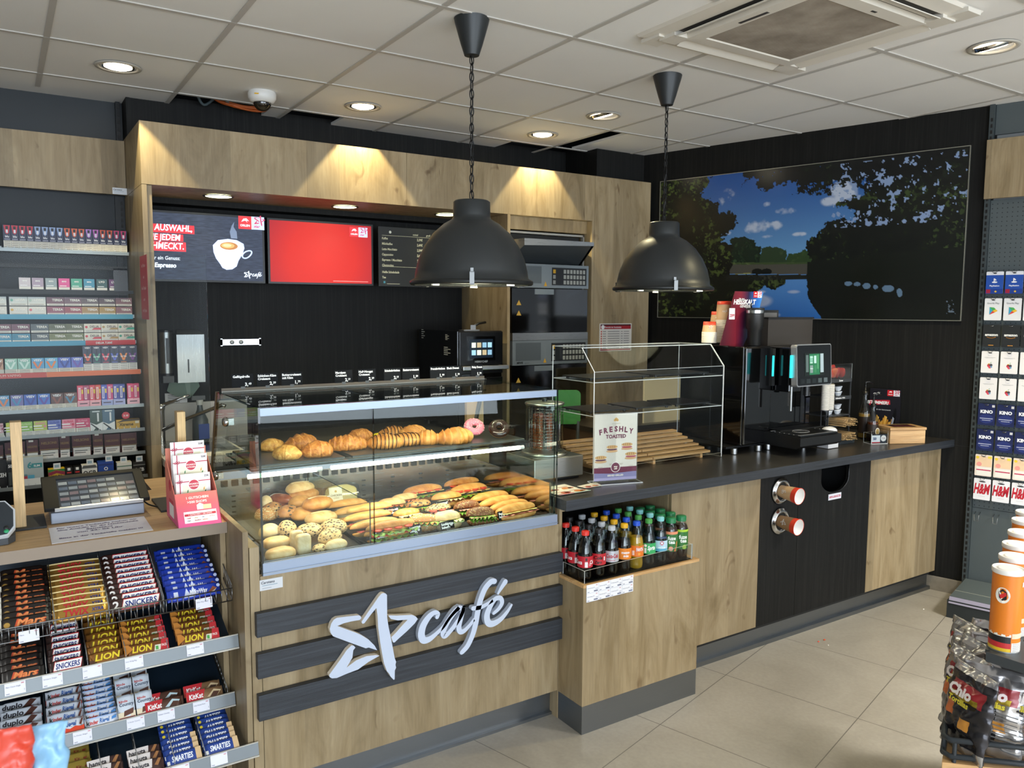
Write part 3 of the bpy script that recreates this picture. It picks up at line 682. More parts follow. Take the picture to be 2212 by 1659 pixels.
# price label sheet
p0 = ony(1267, 1265, 2.384); p1 = ony(1367, 1297, 2.384)
ps = thing('price_label_sheet', 'white sheet of eight drink price labels on the oak plinth', 'price labels', ((p0.x+p1.x)/2, 2.3845, .53))
m = MB(); w = p1.x-p0.x; h = ony(1267, 1265, 2.384).z-ony(1267, 1302, 2.384).z
m.box((-w/2, -.001, 0), (w/2, 0, h), PAPER); ink = mat('6a6f86', .7); rd = mat('c23a4c', .7)
for i in range(4):
    for j in range(2):
        x = -w/2+i*w/4; z = j*h/2
        m.rect((x, -.001, z), X, Z, 0, 0, .0012, h/2, mat('b4bac8', .7)); m.rect((x, -.001, z), X, Z, 0, 0, w/4, .001, mat('b4bac8', .7))
        m.text('Erfrischung 0,5l', (x+.005, -.001, z+h/2-.016), X, Z, .0042, ink, maxw=w/4-.012); m.text('star', (x+w/4-.014, -.001, z+h/2-.007), X, Z, .004, rd, bold=.02)
        m.text('%s,%s9' % (1+(i+j) % 3, 4+i), (x+w/4-.004, -.001, z+.012), X, Z, .005, ink, al='R'); m.rect((x+w/4-.024, -.001, z+.004), X, Z, 0, 0, .02, .005, ink); m.rect((x+.005, -.001, z+.004), X, Z, 0, 0, .01, .002, ink)
m.build('sheet', ps)
p0.z = 0; ps.location.z = ony(1267, 1302, 2.384).z
# cup dispensers
CUPB = mat('cba77c', .6); CUPD = mat('9c7a55', .6); CUPR = mat('dc4128', .5); CUPW = mat('f0eeea', .6)
def cup_holder(px, py, lb, dark):
    p = ony(px, py, YP-.001); t = thing('cup_dispenser', 'round steel cup dispenser ring %s' % lb, 'cup dispenser', (p.x, YP-.001, p.z), 0, 'cup dispensers in the black front')
    m = MB(); m.lathe([(.050, 0), (.067, 0), (.070, .004), (.066, .009), (.058, .013), (.054, .018), (.047, .018), (.044, .0)], CHROME, 36, (0, 0, 0), (0, -1, 0), cap=False); m.build('ring', t)
    m = MB(); m.lathe([(.046, .0), (.0001, .0005)], mat('0c0c0d', .5), 24, (0, 0, 0), (0, -1, 0), cap=False); m.build('socket', t)
    c = thing('paper_cup', 'paper coffee cup with red rim sticking out of the %s dispenser ring' % lb.split()[-1], 'paper cup', (p.x, YP-.003, p.z), 0, 'paper cups in the dispensers')
    body = CUPD if dark else CUPB
    ax = Vector((.03, -1, -.07))
    m = MB(); m.lathe([(.029, .0), (.0385, .082)], body, 32, (0, 0, 0), ax, cap=False); m.build('cup_wall', c)
    m = MB(); m.lathe([(.0386, .082), (.0412, .108)], CUPR, 32, (0, 0, 0), ax, cap=False); m.lathe([(.0414, .1075), (.0428, .109), (.0414, .111), (.0400, .109)], CUPR, 32, (0, 0, 0), ax, cap=False); m.build('red_band', c)
    m = MB(); m.lathe([(.0402, .110), (.032, .03), (.0001, .028)], CUPW, 32, (0, 0, 0), ax, cap=False); m.build('inner_wall', c)
    # emblem printed on the side, wrapped round the cone
    Q = Z.rotation_difference(ax); mm = MB(); logo(mm, (0, 0, 0), X, Y, .105, CUPW, .0002, word=not dark, star=dark)
    vs = []
    for v in mm.v:
        a_ = v[0]/.034; h_ = .045+v[1]; r_ = .0297+.115*h_
        a0 = 2.75
        vs.append(tuple(Q @ Vector((r_*math.cos(a0+v[1]/.034), r_*math.sin(a0+v[1]/.034), .045-v[0]))))
    mm.v = vs; mm.build('emblem', c)
cup_holder(1686, 1060, 'the upper', False); cup_holder(1684, 1125, 'the lower', True)
p = ony(1803, 1072, YP-.001)
t = thing('waste_sign', 'small white sign with red letters under the waste opening', 'sign', (p.x, YP-.001, p.z)); m = MB(); m.box((-.055, -.0015, -.016), (.055, 0, .016), mat('dcdce4', .4)); m.text('ABFALLBEHÄLTER', (0, -.0015, -.005), X, Z, .0105, mat('c04a60', .5), bold=.03, al='C', maxw=.1); m.build('plate', t, bevel=.0005)
# ================= tobacco wall on the left =================
INK = mat('3c3a38', .7); LBL = mat('d8d2c2', .6); WHT = mat('f1f1f1', .5)
tw = thing('tobacco_cabinet', 'dark wall shelving for cigarettes and vapes under an oak header strip', 'shelving unit', (-.4, 5.1, 0))
m = MB(); m.box((-2.4, 5.04, 2.337), (NL-.003, 5.07, 2.637), OAK); wb(m, 'header_panel', tw)
m = MB(); m.box((.595, 5.11, .35), (.640, 5.148, 2.335), mat('17191b', .4, .3)); m.box((.618, 5.11, 2.64), (.640, 5.148, 2.866), mat('17191b', .4, .3))
for i in range(60):
    z = .4+i*.032
    if z < 2.3: m.box((.624, 5.107, z), (.634, 5.111, z+.018), mat('050505', .6))
for i in range(5): m.box((.624, 5.107, 2.66+i*.042), (.636, 5.111, 2.68+i*.042), mat('050505', .6))
wb(m, 'slotted_upright', tw)
DK = mat('15181c', .5, .2)
m = MB(); m.box((-2.4, 5.12, .35), (.594, 5.148, 2.335), mat('1d2226', .45, .3)); wb(m, 'back_panel', tw)
RW = [(4.99, 2.008), (4.87, 1.790), (4.875, 1.657), (4.84, 1.516), (4.70, 1.362), (4.645, 1.182), (4.645, 1.051), (4.66, .922), (4.60, .803)]
SH = mat('8f9494', .35, .5); TRK = mat('c9cdd0', .3, .3)
for i, (yf, z) in enumerate(RW):
    m = MB(); m.box((-2.4, yf+.004, z-.012), (.640, 5.12, z), DK); m.box((-2.4, yf, z-.014), (.642, yf+.004, z+.004), SH if i != 1 else DK); wb(m, 'shelf', tw)
    if i in (0, 5, 6, 7, 8):
        m = MB()
        for k in range(46): x = -.75+k*.03; m.box((x, yf+.003, z), (x+.003, yf+.0045, z+.012), TRK)
        wb(m, 'divider_track', tw)
def strip(i, x0, x1, col, txt=None, h=.026):
    yf, z = RW[i]; m = MB(); m.box((x0, yf-.004, z-.020), (x1, yf-.0005, z+.006), mat(col, .4))
    if txt: m.text(txt, (x0+.05, yf-.004, z-.013), X, Z, .011, WHT, bold=.02)
    wb(m, 'price_strip', tw)
strip(2, -1.2, ony(287, 676, 4.87).x, '3f93b4'); strip(3, -1.2, ony(184, 735, 4.84).x, '3f93b4'); strip(3, ony(184, 735, 4.84).x+.001, ony(292, 732, 4.84).x, 'c9262c', 'DELIA 7,00€')
strip(4, -1.2, ony(100, 800, 4.69).x, 'c0392b', None); strip(4, ony(100, 800, 4.69).x+.001, ony(304, 800, 4.69).x, 'd9692e')
m = MB(); m.text('PREMIUM VAPING', (ony(45, 810, 4.69).x, 4.6955, 1.351), X, Z, .012, mat('e8c9c0', .6), al='R'); wb(m, 'strip_lettering', tw)
m = MB(); p = ony(293, 700, 4.74)
m.box((-1.0, 4.78, 1.79), (-.02, 4.80, 1.98), mat('1c1e20', .3)); wb(m, 'device_panel', tw)
m = MB(); q0 = ony(8, 625, 4.865); q1 = ony(296, 560, 4.865)
m.box((-.9, 4.868, 1.768), (.615, 4.90, 1.786), DK); m.box((.545, 4.868, 1.79), (.615, 4.90, 1.915), mat('202022', .25)); m.box((-.9, 4.868, 1.905), (.615, 4.90, 1.925), DK); wb(m, 'drawer_frame', tw)

PK = {}
def pack_mesh(key, w, h, d, body, prints):
    """front face at y=0, base at z=0, centred on x"""
    if key in PK: return PK[key]
    m = MB(); m.box((-w/2, 0, 0), (w/2, d, h), mat(body, .35, 0, 0, .5))
    lay = .0004
    for q in prints:
        lay += .00022
        if q[0] == 'r':
            _, x0, z0, x1, z1, c = q; m.rect((-w/2, 0, 0), X, Z, x0*w, z0*h, x1*w, z1*h, mat(c, .4), lay)
        elif q[0] == 'd':
            _, x0, z0, r, c = q; m.disc((-w/2, 0, 0), X, Z, x0*w, z0*h, r*w, mat(c, .4), lay)
        elif q[0] == 'p':
            _, pts, c = q; m.poly((-w/2, 0, 0), X, Z, [(a*w, b*h) for a, b in pts], mat(c, .4), lay)
        elif q[0] == 't':
            _, s, x0, z0, hh, c, mw = q; m.text(s, (-w/2+x0*w, 0, z0*h), X, Z, hh*h, mat(c, .5), bold=.025, al='C', maxw=mw*w, off=lay)
    PK[key] = m.mesh('package'); return PK[key]
def warn(z1=.36, c='d8d2c2'):
    return [('r', .03, .02, .97, z1, c)] + [('r', .12, .06+i*z1*.22, .88, .06+i*z1*.22+.02, '6f6a60') for i in range(4)]
def put(me, name, x, y, z, label, cat, group, rz=0, rx=0):
    o = bpy.data.objects.new(name, me); COL.objects.link(o); o.location = (x, y, z); o.rotation_euler = (rx, 0, rz)
    return tag(o, label, cat, group)
def V_(c, bg='e6e4dd'):  # big V packs
    return [('p', [(.12, .78), (.30, .78), (.5, .42), (.70, .78), (.88, .78), (.58, .33), (.42, .33)], c), ('t', 'VEEV', .5, .80, .15, 'f2f2f2', .86)]
def blu(i, c, c2):
    return pack_mesh('blu'+c, .036, .122, .06, '1c2547', warn(.34, 'd9d3c4')+[('p', [(.1, .99), (.9, .99), (.72, .66), (.5, .60), (.28, .66)], c), ('r', .34, .82, .66, .95, '0d0f18'), ('r', .38, .66, .62, .80, c2), ('t', 'blu', .5, .47, .09, 'f0f0f4', .7), ('r', .15, .385, .85, .405, 'cfcfe0')])
row = lambda n, i: '%s from the left' % ORD[i]
cols = ['c8283c']*4+['8fa6cf']*4+['e2602c']*3+['b57ad0', 'c86ac0']+['e2552c']*2+['d2306c']*2
x0, x1 = ony(8, 530, 4.995).x, ony(275, 540, 4.995).x
for i in range(17):
    x = x0+(x1-x0)*(i+.5)/17
    cn = {'c8283c': 'red', '8fa6cf': 'pale blue', 'e2602c': 'orange', 'b57ad0': 'lilac', 'c86ac0': 'violet', 'e2552c': 'orange-red', 'd2306c': 'pink'}[cols[i]]
    put(blu(i, cols[i], 'e8e8ee'), 'vape_box', x, 4.998, 2.009, 'slim navy vape box, %s top, on the top shelf, %s' % (cn, row(0, i)), 'vape box', 'slim navy boxes on the top shelf')
# flavour pouches in the black drawer unit
for i, (px, c, tx, cn) in enumerate([(41, 'c9bfc8', 'evo', 'pale mauve'), (69, 'a592a8', 'evo', 'mauve grey'), (98, '8d9aa0', 'evo', 'grey'), (126, 'd8468f', 'evo', 'pink'), (153, '3f9e84', 'evo', 'green'), (180, '2f86a8', 'evo', 'blue'), (207.5, '1e4a4a', 'LYO', 'dark teal'), (234.5, '5a1f5e', 'LYO', 'purple')]):
    x = ony(px+12, 600, 4.87).x
    put(pack_mesh('evo'+c, .052, .062, .02, c, [('r', .02, .02, .98, .25, 'd9d6d0'), ('t', tx, .5, .68, .17, 'f0f0f0', .7), ('r', .1, .33, .7, .38, 'ffffff')]), 'tobacco_stick_pack', x, 4.872, 1.7915, '%s %s pack in the black drawer unit' % (cn, 'tobacco stick'), 'tobacco pack', 'packs in the black drawer unit')
def lay_pack(c, c2, tx, swash=False):
    pr = [('r', .02, .03, .98, .26, 'd9d5cc'), ('r', .1, .10, .9, .13, '77726a'), ('r', .1, .18, .9, .2, '77726a')]
    if swash: pr += [('p', [(0, .3), (.35, .3), (.55, .6), (1, .62), (1, 1), (.35, 1), (.1, .98)], 'd8d3c6'), ('p', [(0, .3), (.45, .3), (.6, .52), (1, .54), (1, .3)], c2)]
    pr += [('d', .14, .62, .08, c2), ('t', tx, .62, .55, .26, 'e9e6e0' if not swash else '6a5a50', .6)]
    return pack_mesh('lay'+c+c2+tx, .081, .046, .03, c, pr)
R2 = [(-24, '7f88b0', 'pale blue'), (22, '6fa89a', 'green'), (62, 'a9bdb2', 'pale green'), (102, '6e4450', 'dark plum'), (140, '70505a', 'plum'), (177, '5c4a4c', 'brown grey'), (214, '4c3036', 'dark brown'), (250, '7a5058', 'rose brown')]
R2b = ['b9a7b0', 'd3a640', 'd8707a', '8c4a5c', '96454f', 'a58250', 'a68440', '8a5a60']
nb = ['lilac', 'yellow', 'coral', 'plum', 'red-brown', 'tan', 'golden', 'dusky rose']
for i, (px, c, cn) in enumerate(R2):
    x = ony(px+18, 660, 4.875).x
    tx = 'LEVIA' if i < 3 else 'TEREA'
    put(lay_pack('d6d2cc' if i < 3 else nb and R2b[i], R2b[i], tx), 'tobacco_stick_pack', x, 4.88, 1.6575, '%s pack, lower in the %s pair over the upper blue strip' % (nb[i], ORD[i]), 'tobacco pack', 'packs over the upper blue strip')
    put(lay_pack('cfd2ce' if i < 3 else c, c, tx), 'tobacco_stick_pack', x, 4.88, 1.7075, '%s pack, upper in the %s pair over the upper blue strip' % (cn, ORD[i]), 'tobacco pack', 'packs over the upper blue strip')
R3 = [(-14, '6a3440', 'wine'), (27, '6e3a4c', 'plum'), (68, '4d5458', 'slate grey'), (107, '55583a', 'olive'), (144, '5e6040', 'grey olive'), (182, 'c8303c', 'red'), (219, 'a88a50', 'golden'), (255, '2e9a80', 'green')]
R3b = [('2f86a8', 'blue'), ('2a7a98', 'sea blue'), ('4c5356', 'slate grey'), ('6a6c38', 'olive'), ('6a7040', 'moss'), ('c8303c', 'red'), ('b08a48', 'golden'), ('2e9a80', 'green')]
for i, (px, c, cn) in enumerate(R3):
    x = ony(px+18, 712, 4.84).x; d = i >= 5
    put(lay_pack('d8d3c6' if d else R3b[i][0], R3b[i][0], 'DELIA' if d else 'TEREA', d), 'tobacco_stick_pack', x, 4.845, 1.5165, '%s pack, lower in the %s pair over the blue and red strip' % (R3b[i][1], ORD[i]), 'tobacco pack', 'packs over the lower blue and red strip')
    put(lay_pack('d8d3c6' if d else c, c, 'DELIA' if d else 'TEREA', d), 'tobacco_stick_pack', x, 4.845, 1.566, '%s pack, upper in the %s pair over the blue and red strip' % (cn, ORD[i]), 'tobacco pack', 'packs over the lower blue and red strip')
def veev(c, c2): return pack_mesh('veev'+c+c2, .062, .078, .03, c, warn(.32)+V_(c2))
for i, (px, c, c2, cn) in enumerate([(-18, 'b98a6a', '8a5a40', 'brown'), (10, '8fc0ae', 'd6ece2', 'mint'), (40, '86b8a8', 'c6e2d8', 'pale mint'), (69, '4a9ac8', 'e07a3a', 'blue and orange'), (98, '58a8d0', 'e6813c', 'sky blue and orange'), (127, '3f5fc0', '2a3a90', 'deep blue'), (155, '5a68c0', '6a4aa8', 'blue and violet')]):
    x = ony(px+13, 790, 4.70).x; put(veev(c, c2), 'vape_pod_pack', x, 4.705, 1.3625, '%s vape pod pack over the orange strip' % cn, 'vape pack', 'vape packs over the orange strip')
for i, (c, cn) in enumerate([('e0603c', 'orange'), ('4f9a80', 'green'), ('d84058', 'red'), ('5a68c8', 'blue'), ('e88838', 'amber'), ('7a3a90', 'violet')]):
    x = ony(181+9+i*19.4, 780, 4.70).x
    put(pack_mesh('ult'+c, .045, .135, .03, '1d2340', warn(.31, 'e2dfd8')+[('t', 'VEEV', .5, .90, .06, 'f0f0f0', .8), ('r', .42, .66, .58, .86, '0c0e18'), ('p', [(.08, .70), (.26, .70), (.5, .50), (.74, .70), (.92, .70), (.60, .42), (.40, .42)], c), ('t', 'ULTRA', .5, .55, .05, 'f0f0f0', .7), ('r', .2, .345, .8, .365, c)]), 'vape_device_box', x, 4.705, 1.3625, 'tall navy vape box with %s letter V over the orange strip' % cn, 'vape box', 'tall navy boxes over the orange strip')
for i, (px, c, c2, cn) in enumerate([(-7, '4a90c0', 'd88050', 'blue and salmon'), (22, '6a68a8', '3a88b8', 'violet and blue'), (52, '2a58b8', '2a3a98', 'royal blue'), (81, '3a70c8', '5a48a8', 'blue and purple'), (109.5, '5a3428', '8a4a38', 'dark brown'), (138, '6a4030', '4a80a0', 'brown and blue')]):
    x = ony(px+14, 863, 4.645).x; put(veev(c, c2), 'vape_pod_pack', x, 4.65, 1.1825, '%s vape pod pack beside the tall pink vape boxes' % cn, 'vape pack', 'vape packs beside the pink boxes')
for i, (px, c, c2, cn) in enumerate([(168, 'd8385c', 'e88090', 'rose red, first'), (181, 'a83060', 'c87080', 'dark pink, second'), (194, 'd83a50', 'f06a50', 'red, third'), (206.5, 'd84838', 'f08a50', 'orange-red, fourth'), (219, '3a4ab0', '7a80d0', 'blue, fifth'), (232.5, 'c83a78', 'e080a0', 'magenta, sixth'), (245, '4448a0', '8080c8', 'indigo, seventh'), (258, '2a3a90', '6a78c0', 'dark blue, eighth'), (276, 'd83068', 'f07aa0', 'hot pink, ninth'), (289, 'c82860', 'e87090', 'crimson, tenth')]):
    x = ony(px+6, 845, 4.64).x
    put(pack_mesh('elux'+c, .029, .112, .028, c, [('r', .04, .02, .96, .30, 'e7b9c4' if i not in (4, 6, 7) else 'a9b2dc'), ('r', .2, .36, .55, .90, 'f2e4ea'), ('r', .66, .62, .92, .82, 'e8c83a'), ('r', .1, .90, .9, .93, c2), ('r', .30, .40, .46, .86, c2)]), 'disposable_vape_box', x, 4.65, 1.1825, 'tall vape box, %s from the left among the pink and blue ones' % cn, 'vape box', 'tall pink and blue vape boxes')
for i in range(5):
    px = [168, 194, 219, 245, 276][i]; x0 = ony(px-1, 860, 4.64).x; x1 = ony(px+26, 860, 4.64).x
    m = MB(); m.box((-(x1-x0)/2, 0, 0), ((x1-x0)/2, .003, .030), mat(['e2a0ae', 'e8a8b0', '9ea8d8', 'a8acd8', 'eeb4c0'][i], .4)); m.rect((0, 0, 0), X, Z, -.018, .016, .018, .021, mat('4a3a48', .6))
    o = m.build('cardboard_tray_front'); o.location = ((x0+x1)/2, 4.646, 1.1825); tag(o, '%s of the five low card trays holding pairs of tall vape boxes' % ORD[i], 'tray', 'card trays under the tall vape boxes')
for i, (px, c, c2, cn) in enumerate([(-20, 'cfa8b0', 'a05a6a', 'dusty pink'), (9, 'b8cc5a', 'e0d84a', 'lime and yellow'), (41, '8fbf5a', 'c8dca0', 'green'), (72, 'b9c860', 'e088a0', 'green and pink'), (103, '6a78c0', '4a58a8', 'lavender blue'), (133, 'e08aa0', 'd84868', 'pale pink'), (164, 'c84a70', 'e090a8', 'raspberry')]):
    x = ony(px+15, 915, 4.645).x
    put(pack_mesh('elf'+c, .067, .072, .03, c, warn(.34, 'd9d9d2')+[('r', .05, .62, .6, .70, 'f0f0f0'), ('t', 'ELFBAR', .52, .78, .13, c2, .85), ('d', .8, .62, .09, c2), ('r', .05, .45, .7, .5, 'f4f4f4')]), 'vape_pod_pack', x, 4.65, 1.0515, '%s square vape pack on the shelf with the yellow tobacco box' % cn, 'vape pack', 'square vape packs on the middle shelf')
for i, (px, c, cn) in enumerate([(196, '3a5048', 'dark green'), (223, '4a6a80', 'steel blue')]):
    x = ony(px+12, 905, 4.645).x; put(pack_mesh('xx'+c, .058, .112, .03, c, [('p', [(0, .42), (.5, .30), (1, .42), (1, .0), (.78, 0), (.5, .2), (.2, 0), (0, 0)], 'dfe3e4'), ('r', .2, .9, .8, .96, 'cfd6d4'), ('r', .58, .45, .72, .86, 'd8dcdc'), ('p', [(0, .36), (.1, .38), (.9, .02), (.75, 0)], '20282c')]), 'tobacco_pouch_box', x, 4.65, 1.0515, '%s box with a large white X left of the yellow tobacco box' % cn, 'tobacco box', 'boxes with a large white X')
x = ony(277, 912, 4.645).x
put(pack_mesh('xtr', .115, .052, .05, 'c9a040', [('p', [(0, .7), (.3, 1), (1, 1), (1, .85), (.3, .8)], '3a2c20'), ('t', 'Xtreme', .42, .35, .32, '2a2018', .6), ('r', .8, .55, .96, .8, 'e8e0c8')]), 'tobacco_box', x, 4.65, 1.0515, 'yellow flat tobacco box at the right end of the middle shelf', 'tobacco box', None)
m = MB(); m.lathe([(.019, 0), (.019, .002)], mat('c83a4a', .5), 24, (0, 0, 0), (0, -1, 0)); m.text('3.10', (0, -.0022, -.005), X, Z, .010, WHT, al='C', bold=.02); o = m.build('price_disc'); o.location = (x-.01, 4.649, 1.1255); tag(o, 'round red price disc over the yellow tobacco box', 'price tag', None)
# dark red cigarette packs
for i, (px0, px1, h, w_) in enumerate([(-38, 6, .09, 0), (10, 54, .10, 0), (57, 82, .105, 1), (85, 127, .125, 0), (129, 151, .115, 1), (156, 197, .13, 0), (201, 223, .115, 1), (226, 260, .105, 0), (262, 296, .105, 0)]):
    a = ony(px0, 960, 4.66).x; b = ony(px1, 960, 4.66).x; w = b-a
    put(pack_mesh('cig%d' % i, w, h, .03, '4a161c', [('r', .05, .02, .95, .36, 'dcd9d3'), ('r', .12, .22, .8, .25, '4a4844'), ('r', .12, .14, .7, .17, '4a4844'), ('r', .0, .39, 1, .41, 'a08a50'), ('t', 'NELSONS', .5, .62, .10, '8a6a3c', .8)]+([('r', .2, .90, .6, .99, 'dad8d0')] if w_ else [])), 'cigarette_pack', (a+b)/2, 4.665, .9225, '%s dark red cigarette pack on the second lowest shelf, %s' % ('narrow' if w_ else 'wide', row(0, i)), 'cigarette pack', 'dark red cigarette packs')
# smoking accessories on the lowest shelf
for nm, px0, px1, h, body, pr, lb in [
    ('filter_bag', -16, 15, .145, '141414', [('r', .2, .1, .8, .9, '1c1c1c'), ('t', 'GIZEH', .5, .4, .14, 'e8e8e8', .9)], 'black bag with white lettering at the picture edge, lowest shelf'),
    ('filter_bag', 16, 30, .130, '101214', [('t', '50', .5, .78, .12, 'e8e8e8', .6), ('r', .2, .1, .8, .6, '3a4040')], 'narrow black filter bag beside the white one, lowest shelf'),
    ('filter_bag', 44, 95, .145, 'a8b4b6', [('r', .05, .0, .95, .26, 'dfe2e2'), ('t', '6', .42, .62, .22, '3a8a90', .3), ('r', .5, .62, .95, .78, '3a8a90'), ('t', 'SLIM', .72, .66, .07, 'f0f0f0', .4), ('r', .1, .26, .3, .38, 'b83a4a'), ('r', .32, .26, .6, .38, '58a8c8'), ('t', 'mazon', .14, .35, .1, '2f8a98', .3)], 'white and teal filter bag on the lowest shelf behind the wooden post'),
    ('rolling_paper_box', 105, 141, .072, 'd9b832', [('p', [(0, 1), (1, 1), (1, .8), (.5, .95), (0, .8)], '2a7a3a'), ('p', [(0, .8), (.5, .93), (1, .8), (1, .55), (.5, .72), (0, .55)], '8a2840'), ('t', 'SAHUMA', .5, .5, .12, '5a3020', .8), ('d', .5, .25, .12, '2a7a78')], 'yellow and green rolling paper box on the lowest shelf'),
    ('rolling_paper_pack', 142, 158, .075, '17191b', [('d', .5, .3, .25, 'd8d8d8'), ('r', .2, .6, .8, .7, 'c03030'), ('r', .3, .8, .7, .98, 'e8e8e8')], 'small black paper pack beside the yellow box, left one'),
    ('rolling_paper_pack', 160, 176, .075, '17191b', [('d', .5, .3, .25, 'd8d8d8'), ('r', .2, .6, .8, .7, 'c03030'), ('r', .3, .8, .7, .98, 'e8e8e8')], 'small black paper pack right of its twin beside the yellow box'),
    ('rolling_paper_box', 178, 211, .078, 'e4e4e2', [('t', 'OCB', .5, .32, .32, '101010', .86), ('p', [(.1, 1), (.9, 1), (1, .8), (0, .8)], '55585a')], 'white rolling paper box with black letters'),
    ('rolling_paper_box', 213, 247, .088, '24489c', [('t', 'OCB', .5, .22, .22, 'f0f0f0', .7), ('p', [(.1, .9), (.9, .9), (1, .78), (0, .78)], '1a3478'), ('t', 'O', .5, .5, .2, 'f0f0f0', .3)], 'blue rolling paper box with white letters'),
    ('rolling_paper_box', 254, 286, .075, 'd5d6d2', [('r', .1, .1, .75, .28, 'c86a68'), ('r', .0, .72, 1, .78, '2a6a58'), ('r', .5, .3, .8, .5, '3aa0a0')], 'white paper box with green line between the blue and the black ones'),
    ('rolling_paper_box', 289, 315, .072, '1a1b1c', [('t', 'OCB', .5, .3, .26, 'e8e8e8', .8), ('r', 0, .74, 1, .8, '8a8a86')], 'black rolling paper box with white letters at the shelf end')]:
    a = ony(px0, 1030, 4.60).x; b = ony(px1, 1030, 4.60).x
    put(pack_mesh(lb, b-a, h, .06, body, pr), nm, (a+b)/2, 4.607, .8035, lb, 'rolling papers' if 'rolling' in nm else 'filter bag', 'smoking accessories on the lowest shelf')
for i, px in enumerate((123, 195, 236, 268, 302)):
    x = ony(px, 1000, 4.60).x; m = MB(); m.box((-.016, 0, 0), (.016, .0015, .03), mat('d8dadc', .4)); m.rect((-.011, 0, 0), X, Z, 0, .008, .02, .022, mat('8fa8b8', .5)); o = m.build('price_tag')
    hts = (.072, .078, .088, .075, .072)[i]; o.location = (x, 4.612, .804+hts); tag(o, 'small clear price tag standing behind the %s paper box' % ['yellow', 'white', 'blue', 'green-lined', 'black'][i], 'price tag', 'price tags on the lowest shelf')
# red notice on the oak side panel
p = onx(312, 660, NL-.001)
t = thing('age_notice', 'tall narrow red notice with white lettering on the oak side panel', 'notice', (NL-.001, 4.68, 1.64)); m = MB(); a = onx(302, 545, NL).y; b = onx(317, 545, NL).y
m.box((-.001, b-4.68, 0), (0, a-4.68, .33), mat('b42832', .5))
for i, s in enumerate(('Aus Pflanzen', 'und', 'kein Tabakkauf', 'unter', 'von 18 Jahren')): m.text(s, (-.0012, (a+b)/2-4.68, .27-i*.058), -Y, Z, .018, mat('e8c8c8', .6), al='C', maxw=(a-b)*.85)
m.build('plate', t)
# ================= cash desk =================
CZ = .975
cdk = thing('cash_desk', 'oak cash desk top with thick front edge at the left', 'counter', (-.3, 3.0, .937))
m = MB(); pts = [(-1.8, 2.742), (.624, 2.742), (.624, 3.62), (.485, 3.62), (.485, 3.392), (-1.8, 3.392)]
m.prism(pts, (0, 0, .937), X, Y, Z, .038, OAKH, mat('8f8070', .6)); wb(m, 'desk_top', cdk, bevel=.001)
m = MB(); m.box((-1.8, 3.40, .70), (.48, 3.42, .93), mat('2b3033', .4, .3)); m.box((-1.8, 3.60, .70), (.48, 3.62, .90), BLACKM); wb(m, 'cash_drawer_front', cdk)
m = MB(); m.box((.605, 2.77, 0), (.623, 3.60, .936), OAK); wb(m, 'desk_panel', cdk)
# acrylic screen on wooden posts
sc_ = thing('acrylic_screen', 'large clear acrylic screen held by two light wooden posts on the cash desk', 'screen', (.0, 3.02, CZ))
m = MB(); m.box((-1.5, 3.018, 1.215), (.640, 3.022, 1.892), glass('screen_acrylic', 'f4f6f6', .45, .02, .16), glass('screen_edge', 'd8dcda', 1, .3)); wb(m, 'sheet', sc_)
for a, b in ((.016, .048), (.520, .548)):
    m = MB(); m.box((a, 2.995, CZ+.008), (b, 3.045, 1.33), PINE); wb(m, 'post', sc_, bevel=.0015)
for a, b, c, d in ((.004, .104, 2.975, 3.16), (.455, .56, 2.99, 3.20)):
    m = MB(); m.box((a, c, CZ+.0005), (b, d, CZ+.008), mat('1b1c1c', .5)); wb(m, 'foot_plate', sc_, bevel=.001)
# glazed counter tray
tr = thing('counter_tray', 'grey counter tray with black-framed sloping glass over small packs', 'display tray', (.26, 3.1, CZ))
m = MB(); m.box((.118, 3.005, CZ+.002), (.404, 3.19, CZ+.040), mat('8c93a0', .4, .3)); wb(m, 'base', tr, bevel=.003)
ex = X; ey = Vector((0, .20, .070)).normalized(); nn = ex.cross(ey)
m = MB(); o_ = Vector((.100, 3.0, CZ+.046))
for a, b, c, d in ((0, 0, .045, .215), (.290, 0, .322, .215), (0, .19, .322, .215)): m.add([o_+ex*x+ey*y+nn*z for z in (0, .014) for x, y in ((a, b), (c, b), (c, d), (a, d))], [(0, 3, 2, 1), (4, 5, 6, 7), (0, 1, 5, 4), (1, 2, 6, 5), (2, 3, 7, 6), (3, 0, 4, 7)], mat('131313', .6, 0, 0, .3))
wb(m, 'frame', tr, bevel=.002)
m = MB(); m.add([o_+ex*x+ey*y+nn*z for z in (.0, .012) for x, y in ((.03, -.004), (.30, -.004), (.30, .004), (.03, .004))], [(0, 3, 2, 1), (4, 5, 6, 7), (0, 1, 5, 4), (1, 2, 6, 5), (2, 3, 7, 6), (3, 0, 4, 7)], mat('d8dce0', .3, .5)); wb(m, 'front_bar', tr)
m = MB(); m.add([o_+ex*x+ey*y+nn*.010 for x, y in ((.045, .004), (.290, .004), (.290, .19), (.045, .19))], [(0, 1, 2, 3)], mat('3b4450', .04, 0, 0, 1.0, .6))
for r in range(5):  # reflected packs, painted as flat patches on the glass
    for k in range(8 if r < 4 else 6):
        c = ['7a8490', '9aa2a8', 'b0b6b8', '8a7a80', '6a7688'][(r*3+k*2) % 5]
        m.add([o_+ex*(.05+k*.030+x)+ey*(.010+r*.035+y)+nn*.0105 for x, y in ((.0, 0), (.027, 0), (.027, .020), (0, .020))], [(0, 1, 2, 3)], mat(c, .08, 0, 0, .8))
wb(m, 'glass_lid', tr)
tag(MB().tube(smooth_path([(.41, 3.10, CZ+.03), (.43, 3.09, CZ+.012), (.455, 3.07, CZ+.005), (.49, 3.05, CZ+.004)], 6), .003, BLACK, 6).build('cable'), 'short black cable leaving the glazed counter tray', 'cable')
